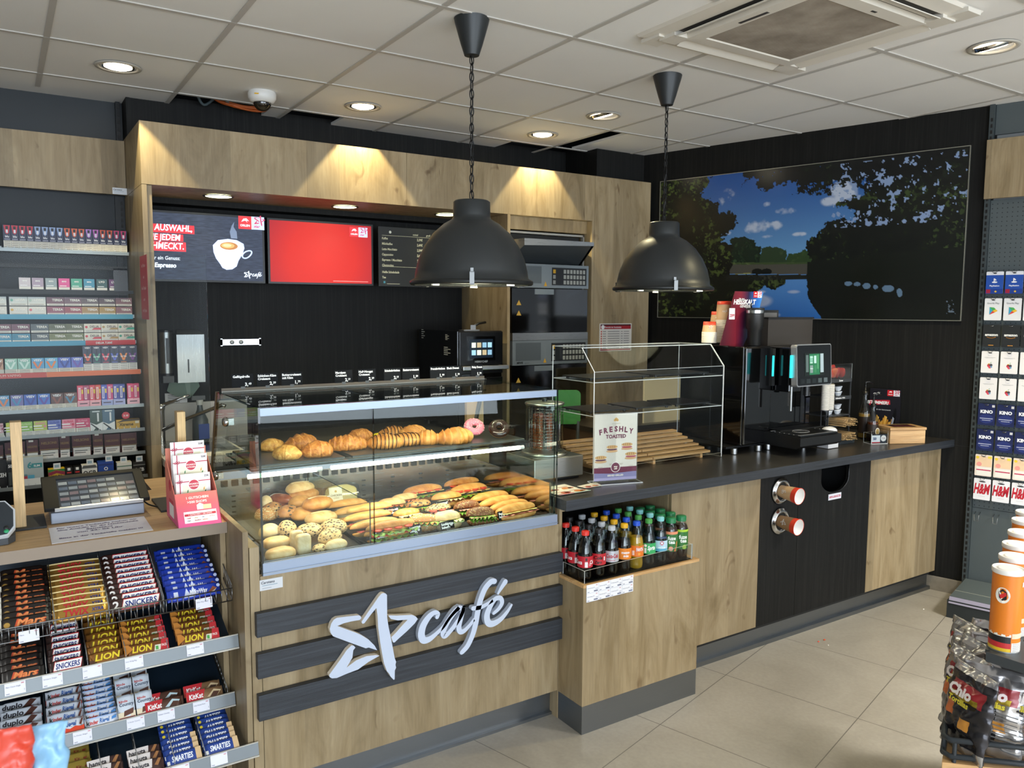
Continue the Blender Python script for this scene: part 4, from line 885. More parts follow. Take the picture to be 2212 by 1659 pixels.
# job notice
nt = thing('paper_notice', 'laminated white paper with purple job advert text lying on the cash desk', 'paper notice', (.25, 2.86, CZ+.0008))
a = [onz(*q, CZ) for q in ((112, 1176), (331, 1146), (311, 1116), (105, 1142))]
ctr = Vector((.25, 2.86, CZ)); m = MB(); V = [p-ctr for p in a]
m.add([tuple(p) for p in V]+[tuple(p+Z*.0009) for p in V], [(4, 5, 6, 7), (0, 3, 2, 1), (0, 1, 5, 4), (1, 2, 6, 5), (2, 3, 7, 6), (3, 0, 4, 7)], mat('dedce2', .35))
pk = mat('5a4a78', .6); w = (V[1]-V[0]).length
for i, s in enumerate(('Für unsere Tankstelle suchen wir', 'eine Aushilfe für die Nachtschicht', 'Samstags', 'von 22- 06 Uhr', '', 'Bitte in der Tankstelle melden !!!')):
    if s: m.text(s, (0.0, .070-i*.026, .001), X, Y, .013, pk, bold=.03, al='C', wide=1.2, maxw=.24)
m.build('sheet', nt)
# gift voucher display
gv = thing('voucher_display', 'pink cardboard display of gift vouchers on the cash desk corner', 'cardboard display', (.55, 2.85, CZ))
CX0, CX1 = .468, .606
t = NT('pink_fade'); v = t.coord((1, 1, 1)); sp = t.n('ShaderNodeSeparateXYZ'); t.l(v, sp.inputs[0]); t.l(t.ramp(t.math('MULTIPLY', sp.outputs[2], 7), [(0, 'd8568e'), (.5, 'e0686e'), (1, 'e88a72')]), t.b.inputs['Base Color']); t.b.inputs['Roughness'].default_value = .4; CARD = t.m
prof = [(2.738, 0), (2.948, 0), (2.955, .185), (2.93, .20), (2.80, .10)]
for xx in (CX0, CX1-.002):
    m = MB(); m.prism(prof, (xx, 0, CZ+.001), Y, Z, X, .002, CARD); 
    if xx == CX0:
        m.rect((CX0, 2.93, CZ), -Y, Z, .04, .015, .12, .075, mat('eee8e6', .5)); m.rect((CX0, 2.93, CZ), -Y, Z, .04, .060, .12, .075, mat('c83848', .5), .0006); m.disc((CX0, 2.93, CZ), -Y, Z, .06, .12, .02, mat('c83848', .5), .0006)
    wb(m, 'side_wall', gv)
m = MB(); f0 = Vector((CX0, 2.738, CZ+.001)); fy = Vector((0, .062, .10)).normalized(); L = .1177; w = CX1-CX0
m.add([f0, f0+X*w, f0+X*w+fy*L, f0+fy*L, f0+Y*.002, f0+X*w+Y*.002, f0+X*w+fy*L+Y*.002, f0+fy*L+Y*.002], [(0, 1, 2, 3), (4, 7, 6, 5), (0, 4, 5, 1), (2, 6, 7, 3), (1, 5, 6, 2), (0, 3, 7, 4)], CARD)
wm = mat('f4e6e2', .5)
m.text('1 GUTSCHEIN', (f0+X*w*.52+fy*.096), X, fy, .0085, wm, bold=.03, al='C', maxw=.10); m.text('>500 SHOPS', (f0+X*w*.5+fy*.081), X, fy, .0085, wm, bold=.03, al='C', maxw=.10)
m.rect(f0, X, fy, .066, .056, .088, .073, mat('efe8e4', .5)); m.rect(f0, X, fy, .086, .056, .112, .072, mat('e9d6a8', .5), .0006); m.poly(f0, X, fy, [(.066, .073), (.088, .073), (.077, .080)], mat('efe8e4', .5))
m.rect(f0, X, fy, .022, .012, .126, .052, mat('f2eeee', .5)); m.rect(f0, X, fy, .024, .036, .124, .044, mat('c83040', .5), .0006); m.text('1 GUTSCHEIN = 500 SHOPS', f0+X*.074+fy*.038, X, fy, .0045, wm, al='C', bold=.02, maxw=.09, off=.0009)
for i, (s, c) in enumerate((('H&M', 'c82030'), ('ebay', 'b89020'), ('dm', '304080'), ('OTTO', 'c82030'), ('C&A', '303030'), ('MediaMarkt', 'b03030'), ('zalando', 'd06020'))): m.text(s, f0+X*(.030+(i % 4)*.024)+fy*(.027-(i//4)*.009), X, fy, .0042, mat(c, .5), bold=.02, maxw=.02, off=.0009)
wb(m, 'front_wall', gv)
m = MB(); m.box((CX0+.002, 2.95, CZ+.001), (CX1-.002, 2.953, CZ+.235), CARD); wb(m, 'back_wall', gv)
for i, (yy, zt, s, n_) in enumerate(((2.825, 1.135, '25€', 'front'), (2.865, 1.195, '50€', 'middle'), (2.905, 1.235, '50€', 'rear'))):
    vt = thing('gift_voucher', 'white gift voucher with red ribbon and round badge, %s one of three' % n_, 'gift voucher', (.537, yy, zt-.15), 0, 'gift vouchers in the pink display')
    vt.rotation_euler = (-.10, 0, 0)
    m = MB(); w = .112; m.box((-w/2, 0, 0), (w/2, .003, .15), mat('ebe7e9', .45)); R_ = mat('b8284a', .5)
    m.rect((-w/2, 0, 0), X, Z, .012, 0, .015, .15, R_); m.rect((-w/2, 0, 0), X, Z, 0, .122, w, .125, R_)
    m.tube([(-w/2+.0135+.010*math.sin(a)*abs(math.cos(a/2)), -.001, .124+.010*math.cos(a)*math.sin(a)) for a in [2*PI*k/24 for k in range(24)]], .0008, R_, 5, True)
    m.rect((-w/2, 0, 0), X, Z, .022, .0, w-.014, .112, mat('e8e4cf', .5), .0006)
    m.disc((-w/2, 0, 0), X, Z, .058, .112, .019, mat('f4f0f0', .5), .0008); m.disc((-w/2, 0, 0), X, Z, .058, .112, .0165, mat('c42a44', .45), .001)
    m.text('WUNSCH', (-w/2+.058, 0, .112), X, Z, .0055, wm, bold=.03, al='C', off=.0013); m.text('GUTSCHEIN', (-w/2+.058, 0, .104), X, Z, .0045, wm, bold=.03, al='C', maxw=.028, off=.0013)
    m.text(s, (w/2-.004, 0, .136), X, Z, .007, mat('5a3a50', .6), bold=.02, al='R')
    for k, (x, z, c) in enumerate(((.035, .085, '4a8a5a'), (.045, .07, '6aa070'), (.088, .09, 'd89a3a'), (.092, .08, '3f7a4a'), (.078, .065, '5a4aa0'), (.055, .05, 'c88a6a'))):
        m.poly((-w/2, 0, 0), X, Z, [(x, z), (x+.004, z+.002), (x+.005, z+.012), (x+.001, z+.008)], mat(c, .5), .0009)
    m.build('card', vt)
# card terminal at the picture edge
ct = thing('card_terminal', 'grey card payment terminal with light rim at the left picture edge', 'payment terminal', (-.02, 2.86, CZ))
m = MB(); pr = [(-.055, -.035), (-.02, -.045), (.015, -.04), (.034, -.01), (.036, .06), (.012, .10), (-.055, .105)]
m.prism(pr, (0, 0, .002), X, Y, Z, .02, mat('3c4044', .4)); m.build('body', ct)
ey2 = Vector((0, .8, .6)).normalized()
m = MB(); m.prism([(x*1.05, y) for x, y in pr], (0, -.006, .045), X, ey2, X.cross(ey2), .014, mat('c9cdd2', .35)); m.build('rim', ct, bevel=.003)
m = MB(); m.prism([(x*.9, y*.92+.002) for x, y in pr], (0, -.0145, .0565), X, ey2, X.cross(ey2), .002, mat('30363c', .35)); m.build('face', ct)
m = MB()
for i in range(2): m.lathe([(.0001, .003), (.006, .003), (.007, 0)], mat(['1f2224', '2fa06a'][i], .4), 12, Vector((.012+i*0, -.0145, .0565))+ey2*(-.012-i*.014)+X.cross(ey2)*.002, X.cross(ey2))
m.build('key', ct)
m = MB(); m.prism([(-.02, -.03), (.02, -.03), (.02, .03), (-.02, .03)], (-.01, .035, .022), X, Y, Z, .05, mat('2c3033', .5)); m.build('stand', ct)
# ================= chocolate rack under the cash desk =================
NVY = mat('1d2c3a', .45, .2); LIP = mat('6d7274', .35, .4); EDG = mat('c9c6bc', .35, .4)
cr = thing('chocolate_rack', 'dark blue metal rack with wire basket and three sloping shelves of chocolate bars', 'rack', (0, 2.9, 0))
m = MB(); m.box((.625, 2.547, 0), (.643, 3.38, .985), OAK); wb(m, 'side_panel', cr, bevel=.001)
m = MB(); m.box((-1.6, 3.06, 0), (.60, 3.08, .936), NVY); wb(m, 'back_panel', cr)
m = MB()
for i in range(24):
    for zz in (.62, .36): m.box((.595-i*.05, 3.052, zz), (.600-i*.05, 3.060, zz+.20), mat('0f171f', .5))
wb(m, 'back_slots', cr)
SL = .33                                   # slope of the shelves
TI = [(2.655, .745, .30), (2.625, .602, .36), (2.695, .372, .30), (2.535, .259, .45)]
SLP = [.33, .33, .33, .25]
for k, (yf, zf, dp) in enumerate(TI):
    SL = SLP[k]
    if k == 0: continue
    m = MB(); m.add([(-1.6, yf, zf-.004), (.60, yf, zf-.004), (.60, yf+dp, zf-.004+SL*dp), (-1.6, yf+dp, zf-.004+SL*dp), (-1.6, yf, zf-.01), (.60, yf, zf-.01), (.60, yf+dp, zf-.01+SL*dp), (-1.6, yf+dp, zf-.01+SL*dp)], [(0, 1, 2, 3), (4, 7, 6, 5), (0, 4, 5, 1), (1, 5, 6, 2), (2, 6, 7, 3), (3, 7, 4, 0)], NVY); wb(m, 'shelf', cr)
    xr = .622 if k < 3 else .655
    m = MB(); m.add([(-1.6, yf-.008, zf-.022), (xr, yf-.008, zf-.022), (xr, yf+.002, zf+.018), (-1.6, yf+.002, zf+.018), (-1.6, yf-.004, zf-.022), (xr, yf-.004, zf-.022), (xr, yf+.006, zf+.018), (-1.6, yf+.006, zf+.018)], [(0, 1, 2, 3), (4, 7, 6, 5), (0, 4, 5, 1), (1, 5, 6, 2), (2, 6, 7, 3), (3, 7, 4, 0)], LIP)
    m.box((-1.6, yf-.011, zf-.026), (xr, yf-.006, zf-.021), EDG); m.box((-1.6, yf, zf+.017), (xr, yf+.004, zf+.020), EDG); wb(m, 'shelf_lip', cr)
    m = MB()
    for i in range(40): x = .595-i*.034; m.box((x, yf+.012, zf+SL*.012-.003), (x+.026, yf+.022, zf+.012), mat('2d3439', .5))
    wb(m, 'stop_strip', cr)
SL = .33
# wire basket of the top tier
def wirepanel(mb, P0, ex, L, up, H, n, r=.0016):
    mb.tube([P0, P0+ex*L], r*1.3, WIRE, 6); mb.tube([P0+up*H, P0+ex*L+up*H], r*1.3, WIRE, 6)
    for i in range(n+1): q = P0+ex*(L*i/n); mb.tube([q, q+up*H], r, WIRE, 5)
m = MB(); yf, zf, dp = TI[0]
wirepanel(m, Vector((-1.0, yf-.006, zf-.014)), X, 1.612, Z, .042, 95); wb(m, 'wire_front', cr)
m = MB()
for i in range(32): x = .60-i*.04; m.tube([(x, yf, zf-.012), (x, yf+.31, zf-.012+SL*.31)], .0015, WIRE, 5)
m.tube([(-1, yf+.15, zf-.014+SL*.15), (.61, yf+.15, zf-.014+SL*.15)], .002, WIRE, 5); wb(m, 'wire_bottom', cr)
for xx in (.100, .246, .402, .612):
    m = MB(); wirepanel(m, Vector((xx, yf-.004, zf-.012)), Vector((0, 1, SL)).normalized(), .31, Z, .05, 14, .0013); wb(m, 'wire_divider', cr)
for k, xs in ((1, (.072, .180, .285, .405)), (2, (.066, .173, .262, .60)), (3, (.20, .30, .40, .49))):
    yf, zf, dp = TI[k]
    for xx in xs:
        m = MB(); wirepanel(m, Vector((xx, yf+.008, zf)), Vector((0, 1, SL)).normalized(), dp-.03, Z, .035, 12, .0012); wb(m, 'wire_divider', cr)

def bar_mesh(key, L, H, T, body, prints, metal=0, rough=.3, crimp=.008):
    """wrapped bar: x along its length, front face towards -y, base at z=0"""
    m = MB(); B = mat(body, rough, metal, 0, .6); rnd = random.Random(key)
    xs = [(-L/2, .08, 1), (-L/2+crimp*.5, .12, .97), (-L/2+crimp, .25, .93), (-L/2+crimp+.006, .9, .96), (-L/2+crimp+.012, 1, 1)]
    xs = xs + [(-x, a, b) for x, a, b in xs[::-1]]
    vs = []; fs = []; n = 10
    pr = [(-.5, .12), (-.42, 0), (.42, 0), (.5, .12), (.5, .88), (.42, 1), (-.42, 1), (-.5, .88)]
    for x, a, b in xs:
        w = rnd.uniform(-.0008, .0008)
        for u, v in pr: vs.append((x, (u*a)*T+w, H/2+(v-.5)*H*b))
    k = len(pr)
    for i in range(len(xs)-1):
        for j in range(k): fs.append((i*k+j, i*k+(j+1) % k, (i+1)*k+(j+1) % k, (i+1)*k+j))
    fs += [tuple(range(k))[::-1], tuple((len(xs)-1)*k+j for j in range(k))]
    m.add(vs, fs, B); m.sm = [True]*len(m.sm)
    o = (-L/2, -T/2-.0003, 0); lay = 0
    for q in prints:
        lay += .0002
        if q[0] == 'r': _, a, b, c, d, col = q; m.rect(o, X, Z, a*L, b*H, c*L, d*H, mat(col, .35), lay)
        elif q[0] == 'p': m.poly(o, X, Z, [(a*L, b*H) for a, b in q[1]], mat(q[2], .35), lay)
        elif q[0] == 'd': _, a, b, r, col = q; m.disc(o, X, Z, a*L, b*H, r*H, mat(col, .35), lay)
        elif q[0] == 't': _, s, a, b, hh, col, mw, sh = q; m.text(s, (o[0]+a*L, o[1], b*H), X, Z, hh*H, mat(col, .4), bold=.03, shear=sh, al='C', maxw=mw*L, off=lay, wide=1.3)
        elif q[0] == 'b': m.rect((-L/2, T/2+.0003, 0), X, Z, 0, 0, .001, .001, B, 0)
    return m.mesh('bar')
BM = {
 'mars': bar_mesh('mars', .135, .040, .02, '161212', [('d', .16, .45, .30, '2a2018'), ('d', .16, .45, .2, 'b08a40'), ('t', 'Mars', .60, .26, .56, 'c8502a', .62, .25), ('t', 'Mars', .606, .28, .50, 'e08a50', .58, .25), ('r', .02, .1, .06, .9, 'c8c4b8')]),
 'twix': bar_mesh('twix', .150, .040, .02, 'b98f45', [('p', [(.12, .12), (.9, .12), (.97, .45), (.9, .3), (.4, .28), (.1, .22)], '8a5a28'), ('t', 'TWIX', .42, .30, .52, 'b8202c', .46, .15), ('t', 'XTRA', .80, .42, .26, '2a3a80', .22, .15), ('p', [(.0, .85), (.5, .9), (1, .8), (1, .92), (.5, 1), (0, .95)], 'e6cf92')], .75, .28),
 'snick2': bar_mesh('snick2', .150, .040, .02, '3a2420', [('t', '2', .13, .2, .62, 'e4e0dc', .12, 0), ('p', [(.22, .08), (.93, .08), (.99, .92), (.28, .92)], 'c03038'), ('p', [(.235, .15), (.925, .15), (.975, .85), (.285, .85)], 'ece8e4'), ('t', 'SNICKERS', .605, .26, .46, '22357c', .62, .15)]),
 'snick': bar_mesh('snick', .092, .038, .02, '34211d', [('p', [(.10, .10), (.90, .10), (.97, .90), (.17, .90)], 'c03038'), ('p', [(.115, .17), (.89, .17), (.955, .83), (.18, .83)], 'ece8e4'), ('t', 'SNICKERS', .535, .28, .42, '22357c', .70, .15)]),
 'milky': bar_mesh('milky', .165, .040, .02, '1c3cae', [('p', [(.30, .1), (.36, .9), (.42, .3), (.48, 1), (.54, .4), (.50, .1)], 'cfd8f0'), ('r', .12, .2, .2, .7, 'cdd4e8'), ('t', 'MilkyWay', .58, .30, .40, 'eef2fa', .34, .2), ('p', [(.76, .25), (.86, .7), (.93, .5), (.84, .15)], '8a4a2c'), ('p', [(.78, .22), (.85, .3), (.93, .5), (.85, .15)], 'e8dcc4'), ('d', .96, .7, .14, 'b8c4e8')], .15, .2),
 'mars1': bar_mesh('mars1', .110, .038, .02, '181413', [('t', 'Mars', .55, .26, .50, 'b8482a', .7, .25), ('t', 'Mars', .558, .28, .44, 'd88048', .64, .25)]),
 'lion': bar_mesh('lion', .095, .038, .02, '8a5a24', [('p', [(0, 0), (.3, .1), (1, 0), (1, .35), (.6, .2), (0, .4)], '4a2a14'), ('t', 'LION', .52, .25, .55, '6a5410', .78, .2), ('t', 'LION', .53, .28, .50, 'e0c62c', .74, .2)], .5, .3),
 'lionk': bar_mesh('lionk', .128, .038, .02, '7a4a20', [('p', [(0, .1), (.2, .6), (.1, 1), (0, 1)], 'b8762c'), ('t', 'LION', .40, .28, .52, 'e0c62c', .46, .2), ('p', [(.66, .1), (.80, .1), (.83, .6), (.69, .6)], 'd8d4c0'), ('r', .70, .2, .76, .5, '4aa048'), ('p', [(.80, 0), (1, 0), (1, 1), (.84, 1)], 'b8242c'), ('t', 'PACK', .9, .4, .2, 'e8d8d0', .12, 0)], .4, .3),
 'riegelr': bar_mesh('riegelr', .098, .044, .018, 'cfd3da', [('p', [(0, 0), (1, 0), (1, .42), (.9, .36), (.75, .45), (.6, .3), (.45, .42), (.3, .32), (.15, .42), (0, .34)], 'd4401f'), ('t', 'k', .12, .46, .30, '1a1a1a', .1, 0), ('t', 'inder', .29, .46, .28, 'c83428', .25, 0), ('t', 'Riegel', .62, .48, .34, '3a5f9c', .34, .2), ('p', [(.86, .5), (.94, .9), (.98, .86), (.92, .45)], '5a2a1c')]),
 'riegelb': bar_mesh('riegelb', .096, .030, .018, 'd9dde6', [('r', 0, .86, 1, 1, 'a8bce0'), ('t', 'k', .10, .3, .44, '1a1a1a', .1, 0), ('t', 'inder', .27, .3, .40, 'c83428', .25, 0), ('t', 'Riegel', .58, .32, .46, '3a6fb0', .3, .2), ('p', [(.78, .4), (.92, .5), (.94, .8), (.80, .7)], '4a88c8')]),
 'duplo': bar_mesh('duplo', .110, .036, .02, 'c8ccd2', [('p', [(.2, 0), (.7, .4), (1, .2), (1, 0)], 'b83428'), ('t', 'duplo', .30, .4, .42, '1e1a20', .5, .1), ('p', [(.5, .2), (.75, .95), (.9, .8), (.66, .1)], '4a2a20')]),
 'country': bar_mesh('country', .050, .075, .014, 'cfd6de', [('r', .0, 0, 1, .30, 'e4d4b4'), ('t', 'kinder', .4, .70, .10, 'b83a34', .6, 0), ('t', 'Country', .52, .55, .13, '3a4a60', .85, .1), ('p', [(.30, .12), (.86, .20), (.92, .42), (.36, .34)], '5a3020'), ('r', .05, .04, .95, .08, 'a8283c')], 0, .4, .004),
 'kitkat': bar_mesh('kitkat', .118, .036, .018, '5a3c30', [('p', [(0, 0), (.36, 0), (.46, 1), (0, 1)], 'b81e28'), ('t', 'KitKat', .24, .28, .46, 'f0ece8', .36, .1), ('p', [(.5, .2), (.7, .8), (.9, .6), (.75, .1)], 'b8cdd2'), ('p', [(.6, .15), (.72, .6), (.86, .5), (.78, .1)], '4a2a1c')], .3, .3),
 'kitkat2': bar_mesh('kitkat2', .118, .036, .018, '8a6a4a', [('p', [(0, 0), (.42, 0), (.52, 1), (0, 1)], 'b81e28'), ('t', 'KitKat', .26, .28, .46, 'f0ece8', .38, .1), ('p', [(.55, .2), (.75, .8), (.95, .6), (.8, .1)], 'c8b28a'), ('p', [(.62, .15), (.74, .6), (.9, .5), (.8, .1)], '4a2a1c')], .3, .3),
 'gold': bar_mesh('gold', .085, .050, .018, 'a08a3c', [('t', 'Kinder', .7, .45, .2, '7a2a20', .4, 0)], .4, .35),
 'hanuta': bar_mesh('hanuta', .096, .042, .018, '4a3430', [('p', [(0, .3), (.62, .35), (.66, 1), (0, 1)], 'd8d0cc'), ('t', 'hanuta', .30, .52, .34, '1c1a24', .5, .1), ('t', 'RIEGEL', .34, .10, .26, 'f0ece8', .42, .1), ('p', [(.70, .5), (.84, .95), (.92, .9), (.80, .4)], '9a6a40')], .2, .3),
 'smart': bar_mesh('smart', .100, .040, .022, '22408c', [('t', 'SMARTIES', .48, .28, .46, 'f0f2f6', .64, .12), ('r', .0, .0, 1, .12, '16286a'), ('d', .1, .7, .12, 'd8c030'), ('d', .9, .3, .14, '40a0c8')], 0, .4, .003),
 'smartw': bar_mesh('smartw', .105, .040, .022, '22408c', [('t', 'SMARTIES', .46, .28, .46, 'f0f2f6', .60, .12), ('r', .84, 0, 1, 1, 'd8b88c'), ('r', .02, .1, .10, .4, 'd8d8d0')], 0, .4, .003)}
def bars(kind, tier, xc, n, name, look, grp, pitch=.028, tilt=52, s0=.0, dx=.0, alt=None, zup=0, cat='chocolate bar'):
    yf, zf, dp = TI[tier]; T = math.radians(tilt); SL = SLP[tier]
    for i in range(n):
        rr = random.Random(kind+str(i)+str(tier)); s = .014+s0+i*pitch
        me = BM[alt if (alt and i >= 4) else kind]
        o = bpy.data.objects.new(name, me); COL.objects.link(o)
        o.location = (xc+rr.uniform(-.002, .002)+dx*i, yf+s, zf+SL*s+.004+zup)
        o.rotation_euler = (-(PI/2-T), 0, rr.uniform(-.02, .02))
        lb = '%s, %s' % (look, 'frontmost' if i == 0 else ('%s from the front' % ORD[i] if i < n-1 else 'rearmost'))
        tag(o, lb, cat, grp)
bars('mars', 0, .028, 10, 'chocolate_bar', 'black bar with red script in the wire basket', 'black bars in the wire basket', pitch=.0265)
bars('twix', 0, .172, 9, 'caramel_bar', 'gold bar with red letters in the wire basket', 'gold bars in the wire basket', pitch=.029)
bars('snick2', 0, .322, 10, 'nut_bar', 'brown double bar with blue-on-white lettering in the basket', 'brown double bars in the wire basket', pitch=.0265)
bars('milky', 0, .500, 9, 'milk_bar', 'shiny blue bar in the wire basket', 'blue bars in the wire basket', pitch=.028)
bars('mars1', 1, .012, 9, 'chocolate_bar', 'black single bar with red script on the first shelf', 'black bars on the first shelf')
bars('snick', 1, .124, 10, 'nut_bar', 'brown single bar with blue-on-white letters, first shelf', 'brown single bars on the first shelf')
bars('lion', 1, .232, 8, 'wafer_bar', 'short brown and gold bar with yellow letters, first shelf', 'short yellow-lettered bars on the first shelf', pitch=.030)
bars('lionk', 1, .345, 5, 'wafer_bar', 'long brown bar with red end, middle stack, first shelf', 'long red-ended bars, middle stack', pitch=.030)
bars('lionk', 1, .500, 5, 'wafer_bar', 'long brown bar with red end, right stack, first shelf', 'long red-ended bars, right stack', pitch=.030)
bars('duplo', 2, .004, 5, 'wafer_bar', 'white and brown bar at the left of the second shelf', 'white and brown bars on the second shelf', pitch=.034)
bars('riegelr', 2, .120, 5, 'milk_bar', 'white bar with red lower edge on the second shelf', 'white and red bars on the second shelf', pitch=.034)
bars('riegelb', 2, .217, 8, 'milk_bar', 'slim white bar with pale blue edge on the second shelf', 'slim white and blue bars on the second shelf', pitch=.024)
for c in range(2):
    for i in range(3):
        o = bpy.data.objects.new('cereal_bar', BM['country']); COL.objects.link(o); s = .016+i*.075; yf, zf, dp = TI[2]
        o.location = (.290+c*.054+.002*i, yf+s, zf+SL*s+.004); o.rotation_euler = (-math.radians(32), 0, .04*(c-i)*.5)
        tag(o, 'small grey-white cereal bar, %s column, %s' % (('left', 'right')[c], ('front', 'middle', 'rear')[i]), 'chocolate bar', 'cereal bars on the second shelf')
bars('kitkat', 2, .402, 2, 'wafer_bar', 'red and brown wafer bar, left pair on the second shelf', 'left pair of red wafer bars', pitch=.03)
bars('kitkat2', 2, .528, 2, 'wafer_bar', 'red and tan wafer bar, right pair on the second shelf', 'right pair of red wafer bars', pitch=.03)
bars('gold', 3, .135, 5, 'milk_bar', 'gold packet seen behind the blue sweet bags', 'gold packets on the bottom shelf', pitch=.034, tilt=35)
bars('hanuta', 3, .215, 3, 'hazelnut_bar', 'dark bar with white lettering, left stack, bottom shelf', 'dark hazelnut bars, left stack', pitch=.03, tilt=38)
bars('hanuta', 3, .325, 3, 'hazelnut_bar', 'dark bar with white lettering, right stack, bottom shelf', 'dark hazelnut bars, right stack', pitch=.03, tilt=38)
bars('smartw', 3, .428, 7, 'sweets_tube', 'blue sweets box, left stack, bottom shelf', 'blue sweets boxes, left stack', pitch=.0235, tilt=38, alt='smart', cat='sweets box')
bars('smartw', 3, .543, 7, 'sweets_tube', 'blue sweets box, right stack, bottom shelf', 'blue sweets boxes, right stack', pitch=.0235, tilt=38, alt='smart', cat='sweets box')
# shelf labels
inkp = mat('7a7f92', .6); redp = mat('c84858', .6)
def shelf_label(tier, px, txt, pr, lb, curl=False):
    yf, zf, dp = TI[tier]; x = ony(px, 1400, yf).x
    m = MB(); w, h = .052, .034
    m.box((-w/2, -.0012, 0), (w/2, 0, h), mat('dcdce4', .5)); m.text(txt, (-w/2+.003, -.0012, h*.62), X, Z, .0042, inkp, maxw=w*.7); m.text('star', (w/2-.003, -.0012, h-.006), X, Z, .0038, redp, al='R', bold=.02); m.text(pr, (w/2-.003, -.0012, .007), X, Z, .006, inkp, al='R'); m.rect((-w/2, -.0012, 0), X, Z, .003, .003, .012, .005, inkp)
    o = m.build('shelf_label'); o.location = (x, yf-.0085, zf-.016 if tier else zf-.022); o.rotation_euler = (-.24 if tier else -.1, 0, .05 if curl else 0)
    tag(o, lb, 'price label', 'price labels on the chocolate rack')
for px, tx, pr, lb in ((28, 'Mars Classic Single', '1', 'price label at the far left of the first shelf edge'), (110, 'Snickers Single', '1', 'price label under the brown single bars, first shelf edge'), (197, 'Lion', '1', 'price label under the short yellow-lettered bars, first shelf edge'), (288, 'Lion King Big', '1', 'price label under the middle long wafer bars, first shelf edge'), (421, 'Lion King White', '1', 'price label at the right of the first shelf edge')): shelf_label(1, px, tx, pr, lb)
for px, tx, pr, lb in ((78, 'Fe Kinder Riegel', '0', 'price label half hidden by the blue sweet bag, second shelf edge'), (169, 'Fe Kinder Riegel', '0', 'price label under the slim white bars, second shelf edge'), (286, 'Fe Kinder Country', '0', 'price label under the cereal bars, second shelf edge'), (353, 'Kitkat Chunky', '1', 'price label under the left wafer pair, second shelf edge'), (430, 'Kitkat Chunky Peanut', '1', 'price label at the right of the second shelf edge')): shelf_label(2, px, tx, pr, lb)
shelf_label(3, 380, 'Smarties', '1', 'price label on the bottom shelf edge, left one'); shelf_label(3, 465, '', '', 'blank white label on the bottom shelf edge, right one')
shelf_label(0, 64, 'Mars', '', 'curled white label on the wire basket under the black bars', True); shelf_label(0, 443, 'Milky Way Riegel', '', 'white label on the wire basket under the blue bars', True)
# ================= baked goods in the display case =================
def crust(name, a, b, c, seeds=None, seedcol='2a2420', flour=None, rough=.5, sc=18):
    t = NT(name); v = t.coord((1, 1, 1)); n = t.noise(v, sc, 5, .6, .4); col = t.ramp(n.outputs[0], [(.3, a), (.52, b), (.72, c)])
    if flour: n2 = t.noise(v, sc*2.2, 4); col = t.mix(t.ramp(n2.outputs[0], [(.5, (0, 0, 0)), (.62, (1, 1, 1))]), col, flour)
    h = n.outputs[0]
    if seeds:
        w = t.n('ShaderNodeTexVoronoi'); w.inputs['Scale'].default_value = seeds; t.l(t.coord((1, 1, 1.6)), w.inputs['Vector'])
        k = t.ramp(w.outputs['Distance'], [(.30, (1, 1, 1)), (.40, (0, 0, 0))]); col = t.mix(k, col, seedcol); h = k
    t.l(col, t.b.inputs['Base Color']); t.b.inputs['Roughness'].default_value = rough; t.bump(h, .9, .004)
    t.b.inputs['Subsurface Weight'].default_value = 0
    return t.m
C_GOLD = crust('crust_golden', '96541f', 'c4853f', 'dba75f'); C_PALE = crust('crust_pale', 'b58648', 'd4b078', 'e4cda0', sc=14); C_FLAKE = crust('crust_flaky', '8a4a1c', 'b97634', 'd89e58', sc=70, rough=.4)
C_FLAKE2 = crust('crust_flaky_light', 'a0642a', 'cc9546', 'e2b86e', sc=70, rough=.45); C_LYE = crust('crust_lye', '6a321c', '8a4526', 'a05a34', rough=.25); C_SEED = crust('crust_seeded', 'a98a5e', 'c4a676', 'd6bd92', 95, '4a4038'); C_SEED2 = crust('crust_seeded_light', 'b8935c', 'd8ba84', 'e6cf9f', 95, '6a5640')
C_PUMP = crust('crust_pumpkin', '8a5428', 'b98048', 'e0cc90', 70, '33382c'); C_RYE = crust('crust_rye', '5a3520', '7c4d2e', '95653e', 120, 'b89a68'); C_WHITE = crust('crust_floured', 'b99a68', 'd6bf94', 'e8dabb', sc=14); C_SES = crust('crust_sesame', 'a8743c', 'c48f52', 'd5a668', 110, 'e8d8a8'); C_BAG = crust('crust_baguette', 'b0722e', 'd09750', 'e2b676', sc=14)
HAM = mat('d88f86', .4); CHEESE = mat('ead27c', .45); TOM = mat('c8402a', .3); SALAMI = mat('9a3a34', .4); SALM = mat('e07a48', .35); CUC = mat('b8c88a', .4); CHOC = mat('2a1710', .2, 0, 0, .6)
_t = NT('lettuce'); _n = _t.noise(_t.coord((1, 1, 1)), 40, 3); _t.l(_t.ramp(_n.outputs[0], [(.35, '3f6a22'), (.6, '79a53a'), (.75, 'a9c866')]), _t.b.inputs['Base Color']); LET = _t.m
def lumpy(s, amp, fr=30):
    def f(q):
        d = noise.noise(q*fr+Vector((s, s*.7, 0))); return q*(1+amp*d)
    return f
